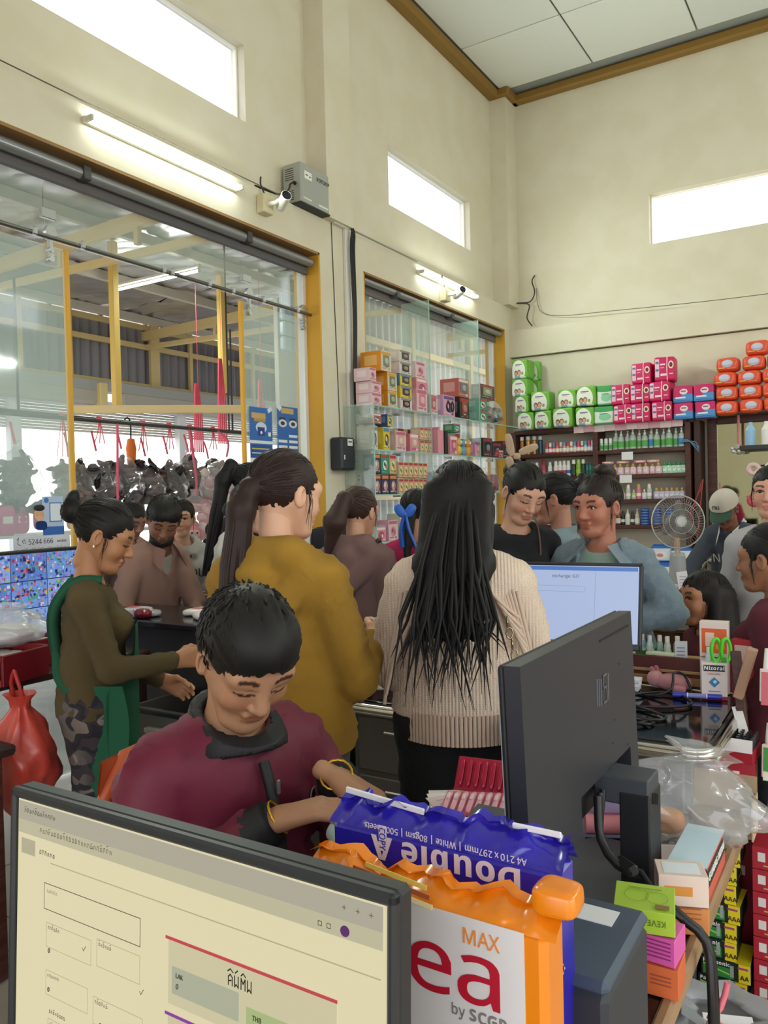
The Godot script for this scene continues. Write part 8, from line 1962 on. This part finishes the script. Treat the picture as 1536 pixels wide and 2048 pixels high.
func beard(p: Dictionary) -> void:
	var F := Field.new(Vector3(-.09, -.15, -.02), Vector3(.09, -.02, .12), .005)
	F.cap(Vector3(-.03, -.088, .056), Vector3(.03, -.088, .056), .028, .028, .02); F.cap(Vector3(0, -.1, .06), Vector3(0, -.125, .055), .03, .015, .02)
	for s in [-1.0, 1.0]: F.cap(Vector3(s * .06, -.03, .01), Vector3(s * .04, -.08, .04), .013, .02, .02)
	F.ell(Vector3(0, -.055, .095), Vector3(.028, .022, .03), .006, true)
	var g0 := G.new(); F.net(g0)
	var gg := G.new(); gg.add(g0, p.HX)
	part(p.o, "beard", gg.mesh(), hairm("1a1412"))

func cap(p: Dictionary, c: String, brimc: String) -> void:
	var F := Field.new(Vector3(-.12, -.02, -.14), Vector3(.12, .17, .13), .006)
	F.ell(Vector3(0, .05, -.01), Vector3(.095, .103, .117), .01)
	F.cut(Vector3(0, -1, .12).normalized(), Vector3(0, .045, .04))
	var g0 := G.new(); F.net(g0)
	var gg := G.new(); gg.add(g0, p.HX)
	var m := part(p.o, "cap", gg.mesh(), cloth(c))
	g0 = G.new()
	g0.grid(14, 5, func(s: float, t: float) -> Vector3:
		var a := (s - .5) * 2.2
		return Vector3(sin(a) * (.09 + .0 * t), .05 - .03 * t - .02 * absf(sin(a)) * t, cos(a) * (.1 + .075 * t) - .005))
	g0.grid(14, 5, func(s: float, t: float) -> Vector3:
		var a := (.5 - s) * 2.2
		return Vector3(sin(a) * .09, .045 - .03 * t - .02 * absf(sin(a)) * t, cos(a) * (.1 + .075 * t) - .005))
	gg = G.new(); gg.add(g0, p.HX)
	part(m, "brim", gg.mesh(), cloth(brimc))
	gg = G.new(); gg.tube(PackedVector3Array([p.HX * Vector3(0, .147, -.01), p.HX * Vector3(0, .152, -.01)]), .009, 8); part(m, "button", gg.mesh(), cloth(brimc))
	strokes(m, "cap_lettering", [[Vector2(0, 0), Vector2(0, .02), Vector2(.014, .02)], [Vector2(.018, 0), Vector2(.018, .02), Vector2(.03, 0), Vector2(.03, .02)], [Vector2(.036, 0), Vector2(.046, .0), Vector2(.046, .02)]], .005, mat("3a3a34"), p.HX * Vector3(-.024, .085, .104), Vector3(rad_to_deg(p.HX.basis.get_euler().x) - 25, rad_to_deg(p.HX.basis.get_euler().y), 0))

func ribbon(p: Dictionary) -> void:
	var b := part(p.o, "hair_ribbon", pillow(.03, .03, .025, .8), mat("2f6ad0", .4), p.HX * Vector3(0, -.02, -.15))
	for s in [-1.0, 1.0]:
		part(b, "loop", pillow(.05, .075, .02, .8), mat("2f6ad0", .4), Vector3(s * .028, .02, 0), Vector3(0, 0, s * -35))
		part(b, "tail", tb(curve([Vector3(0, 0, 0), Vector3(s * .02, -.08, -.01), Vector3(s * .035 - .02, -.17, -.01)]), .014, 6, .25), mat("2a62c8", .4))

func jacket_bits(p: Dictionary) -> void:
	var o: Node3D = p.o
	var blk := mat("16161a", .6)
	var F := Field.new(p.J.call(0, .44, 0) - Vector3.ONE * .13, p.J.call(0, .44, 0) + Vector3.ONE * .13, .006)
	F.cap(p.J.call(0, .425, .02), p.J.call(0, .47, -.004), .1, .09, .01); F.cap(p.J.call(0, .38, .02), p.J.call(0, .6, .0), .066, .066, .006, 1.0, Vector3.BACK, true)
	F.cut(p.L * Vector3(0, 1, .35).normalized(), p.J.call(0, .488, .0)); F.cut(p.L * Vector3(0, -1, .25).normalized(), p.J.call(0, .425, .06))
	var gr := G.new()
	F.net(gr); part(o, "neck_rib", gr.mesh(), blk)
	var zp := [p.J.call(.0, .42, .11), p.J.call(.0, .36, .143), p.J.call(.006, .26, .165), p.J.call(-.004, .16, .164), p.J.call(.0, .06, .166), p.J.call(.0, .0, .17)]
	var z := part(o, "zip", tb(curve(zp), .011, 6), blk)
	bx(z, "zip_pull", p.J.call(.006, .385, .15), Vector3(.008, .028, .006), mat("9a9a9e", .3, .8), .002)
	var b := part(o, "badge", lth([Vector2(0, 0), Vector2(.028, 0), Vector2(.028, .004), Vector2(0, .005)], 20), mat("0f0f12", .4), p.J.call(.1, .325, .128), Vector3(72, 30, 0))
	part(b, "badge_ring", lth([Vector2(.026, .004), Vector2(.029, .004), Vector2(.029, .0055), Vector2(.026, .0055)], 20), mat("c9c9cc", .3, .6)); bx(b, "badge_mark", Vector3(0, .006, .003), Vector3(.004, .001, .022), mat("e9e4c8"), 0); bx(b, "badge_mark", Vector3(0, .006, -.01), Vector3(.016, .001, .004), mat("e9e4c8"), 0)
	for s in 2:
		var e: Vector3 = p.el[s]; var w: Vector3 = p.wr[s]
		var d := (w - e).normalized()
		part(o, "cuff", tb([w - d * .05, w - d * .045, w, w + d * .003], [.04, .047, .042, .03], 12), blk)
		part(o, "gold_bracelet", tb(range(17).map(func(k: int) -> Vector3: return w + d * .012 + (d.cross(Vector3.UP).normalized() * cos(k * TAU / 16) + d.cross(d.cross(Vector3.UP)).normalized() * sin(k * TAU / 16)) * .031), .0028, 6), mat("d9a83c", .25, .9))
	var r := thing("paper_roll", "pale green curled paper roll in the seated man's hands", "paper roll", Vector3(-.80, .90, -1.14), 20)
	for k in 2:
		var gg := G.new()
		gg.grid(30, 1, func(s: float, t: float) -> Vector3: return Vector3(cos(s * 7.0) * (.03 - .008 * s), sin(s * 7.0) * (.03 - .008 * s), (t - .5) * .06))
		part(r, "sheet", gg.mesh(), mat(["b9d0cb", "cfdcd8"][k], .6), Vector3(.02 * k, -.06 * k, .01 * k), Vector3(20, 50 + 60 * k, 0))

func apron(p: Dictionary) -> void:
	var gm := cloth("1f6a4a")
	var o: Node3D = p.o
	# back straps crossing to a knot, waist ties, front panel
	var a := part(o, "apron", tb(curve([p.J.call(.09, .46, .04), p.J.call(.10, .46, -.05), p.J.call(.08, .36, -.125), p.J.call(.0, .2, -.122), p.J.call(-.10, .1, -.1), p.J.call(-.14, .06, .0)]), .019, 8, .25), gm)
	part(a, "strap", tb(curve([p.J.call(-.09, .46, .04), p.J.call(-.10, .46, -.05), p.J.call(-.08, .36, -.125), p.J.call(.0, .2, -.126), p.J.call(.10, .1, -.1), p.J.call(.14, .06, .0)]), .019, 8, .25), gm)
	var gg := G.new()
	gg.grid(20, 16, func(s: float, t: float) -> Vector3:
		var y := .30 - t * .76
		var x := (s - .5) * (.2 + .2 * smoothstep(0, .35, t))
		var z := .16 - .12 * pow(x / .2, 2) * (1.0 if t > .2 else .3) + .012 * sin(s * 19.0 + t * 3.0) * t
		return p.J.call(x, y, z))
	part(a, "panel", gg.mesh(), gm)
	gg = G.new()
	gg.grid(8, 16, func(s: float, t: float) -> Vector3:
		return p.J.call(-.155 - .02 * sin(t * 5.0) - .05 * s, .1 - t * .62, -.02 + s * .12 + .02 * sin(t * 7.0)))
	part(a, "side_fold", gg.mesh(), gm)
	gg = G.new()
	gg.grid(6, 16, func(s: float, t: float) -> Vector3:
		return p.J.call(.165 + .02 * sin(t * 4.0) + .03 * s * t, .16 - t * .55, -.08 + s * .08 - .02 * t))
	part(a, "waist_tie", gg.mesh(), gm)
	part(o, "earring", pillow(.008, .012, .008, .8), mat("d9d4cc", .2, .6), p.HX * Vector3(-.088, -.03, -.004))

func sweater_bits(p: Dictionary) -> void:
	var o: Node3D = p.o
	var m := mat("cdb6a2", .95)
	# ribbed hem: a ring of narrow ribs
	var hem := Node3D.new(); hem.name = "ribbed_hem"; o.add_child(hem)
	for k in 96:
		var a := k * TAU / 96
		var q := Vector3(cos(a) * .19, 0, sin(a) * .162)
		part(hem, "rib", shapes.get("hemrib") if shapes.has("hemrib") else hemrib(), m, Vector3(q.x, .845, q.z))
	for s in [-1.0, 1.0]:
		for k in 10: part(o, "yoke_rib", tb(curve([p.J.call(s * (.05 + k * .012), .43 - k * .006, -.09), p.J.call(s * (.1 + k * .011), .36 - k * .022, -.118 + k * .004), p.J.call(s * (.16 + k * .006), .3 - k * .028, -.09)]), .006, 5), m)
	var b := thing("handbag", "black quilted handbag on a chain at the sweater woman's side", "handbag", Vector3(-.79, .80, -2.06), 30)
	var hb := mat("121215", .28)
	part(b, "body", pillow(.2, .2, .07, .35, .06, 2), hb, Vector3(0, 0, 0)); bx(b, "flap", Vector3(0, .05, .038), Vector3(.19, .1, .008), hb, .004, Vector3(-6, 0, 0))
	for k in 9: part(b, "chain_link", tb(range(9).map(func(q: int) -> Vector3: return Vector3(-.04 - k * .006, .11 + k * .03, .0) + (Vector3(cos(q * TAU / 8) * .009, sin(q * TAU / 8) * .016, 0) if k % 2 else Vector3(0, sin(q * TAU / 8) * .016, cos(q * TAU / 8) * .009))), .0028, 5), mat("b9a88a", .25, .9))

func hemrib() -> Mesh:
	shapes["hemrib"] = tb([Vector3(0, -.045, 0), Vector3(0, .04, 0)], .0064, 5)
	return shapes["hemrib"]

func _ready() -> void:
	rng.seed = 1
	nz.seed = 3; nz.frequency = .01; nz.noise_type = FastNoiseLite.TYPE_SIMPLEX; nz.fractal_octaves = 2
	build_world()
	shell()
	yard()
	desks()
	screens()
	back_shelf()
	packs()
	toys()
	folk()
	near_goods()
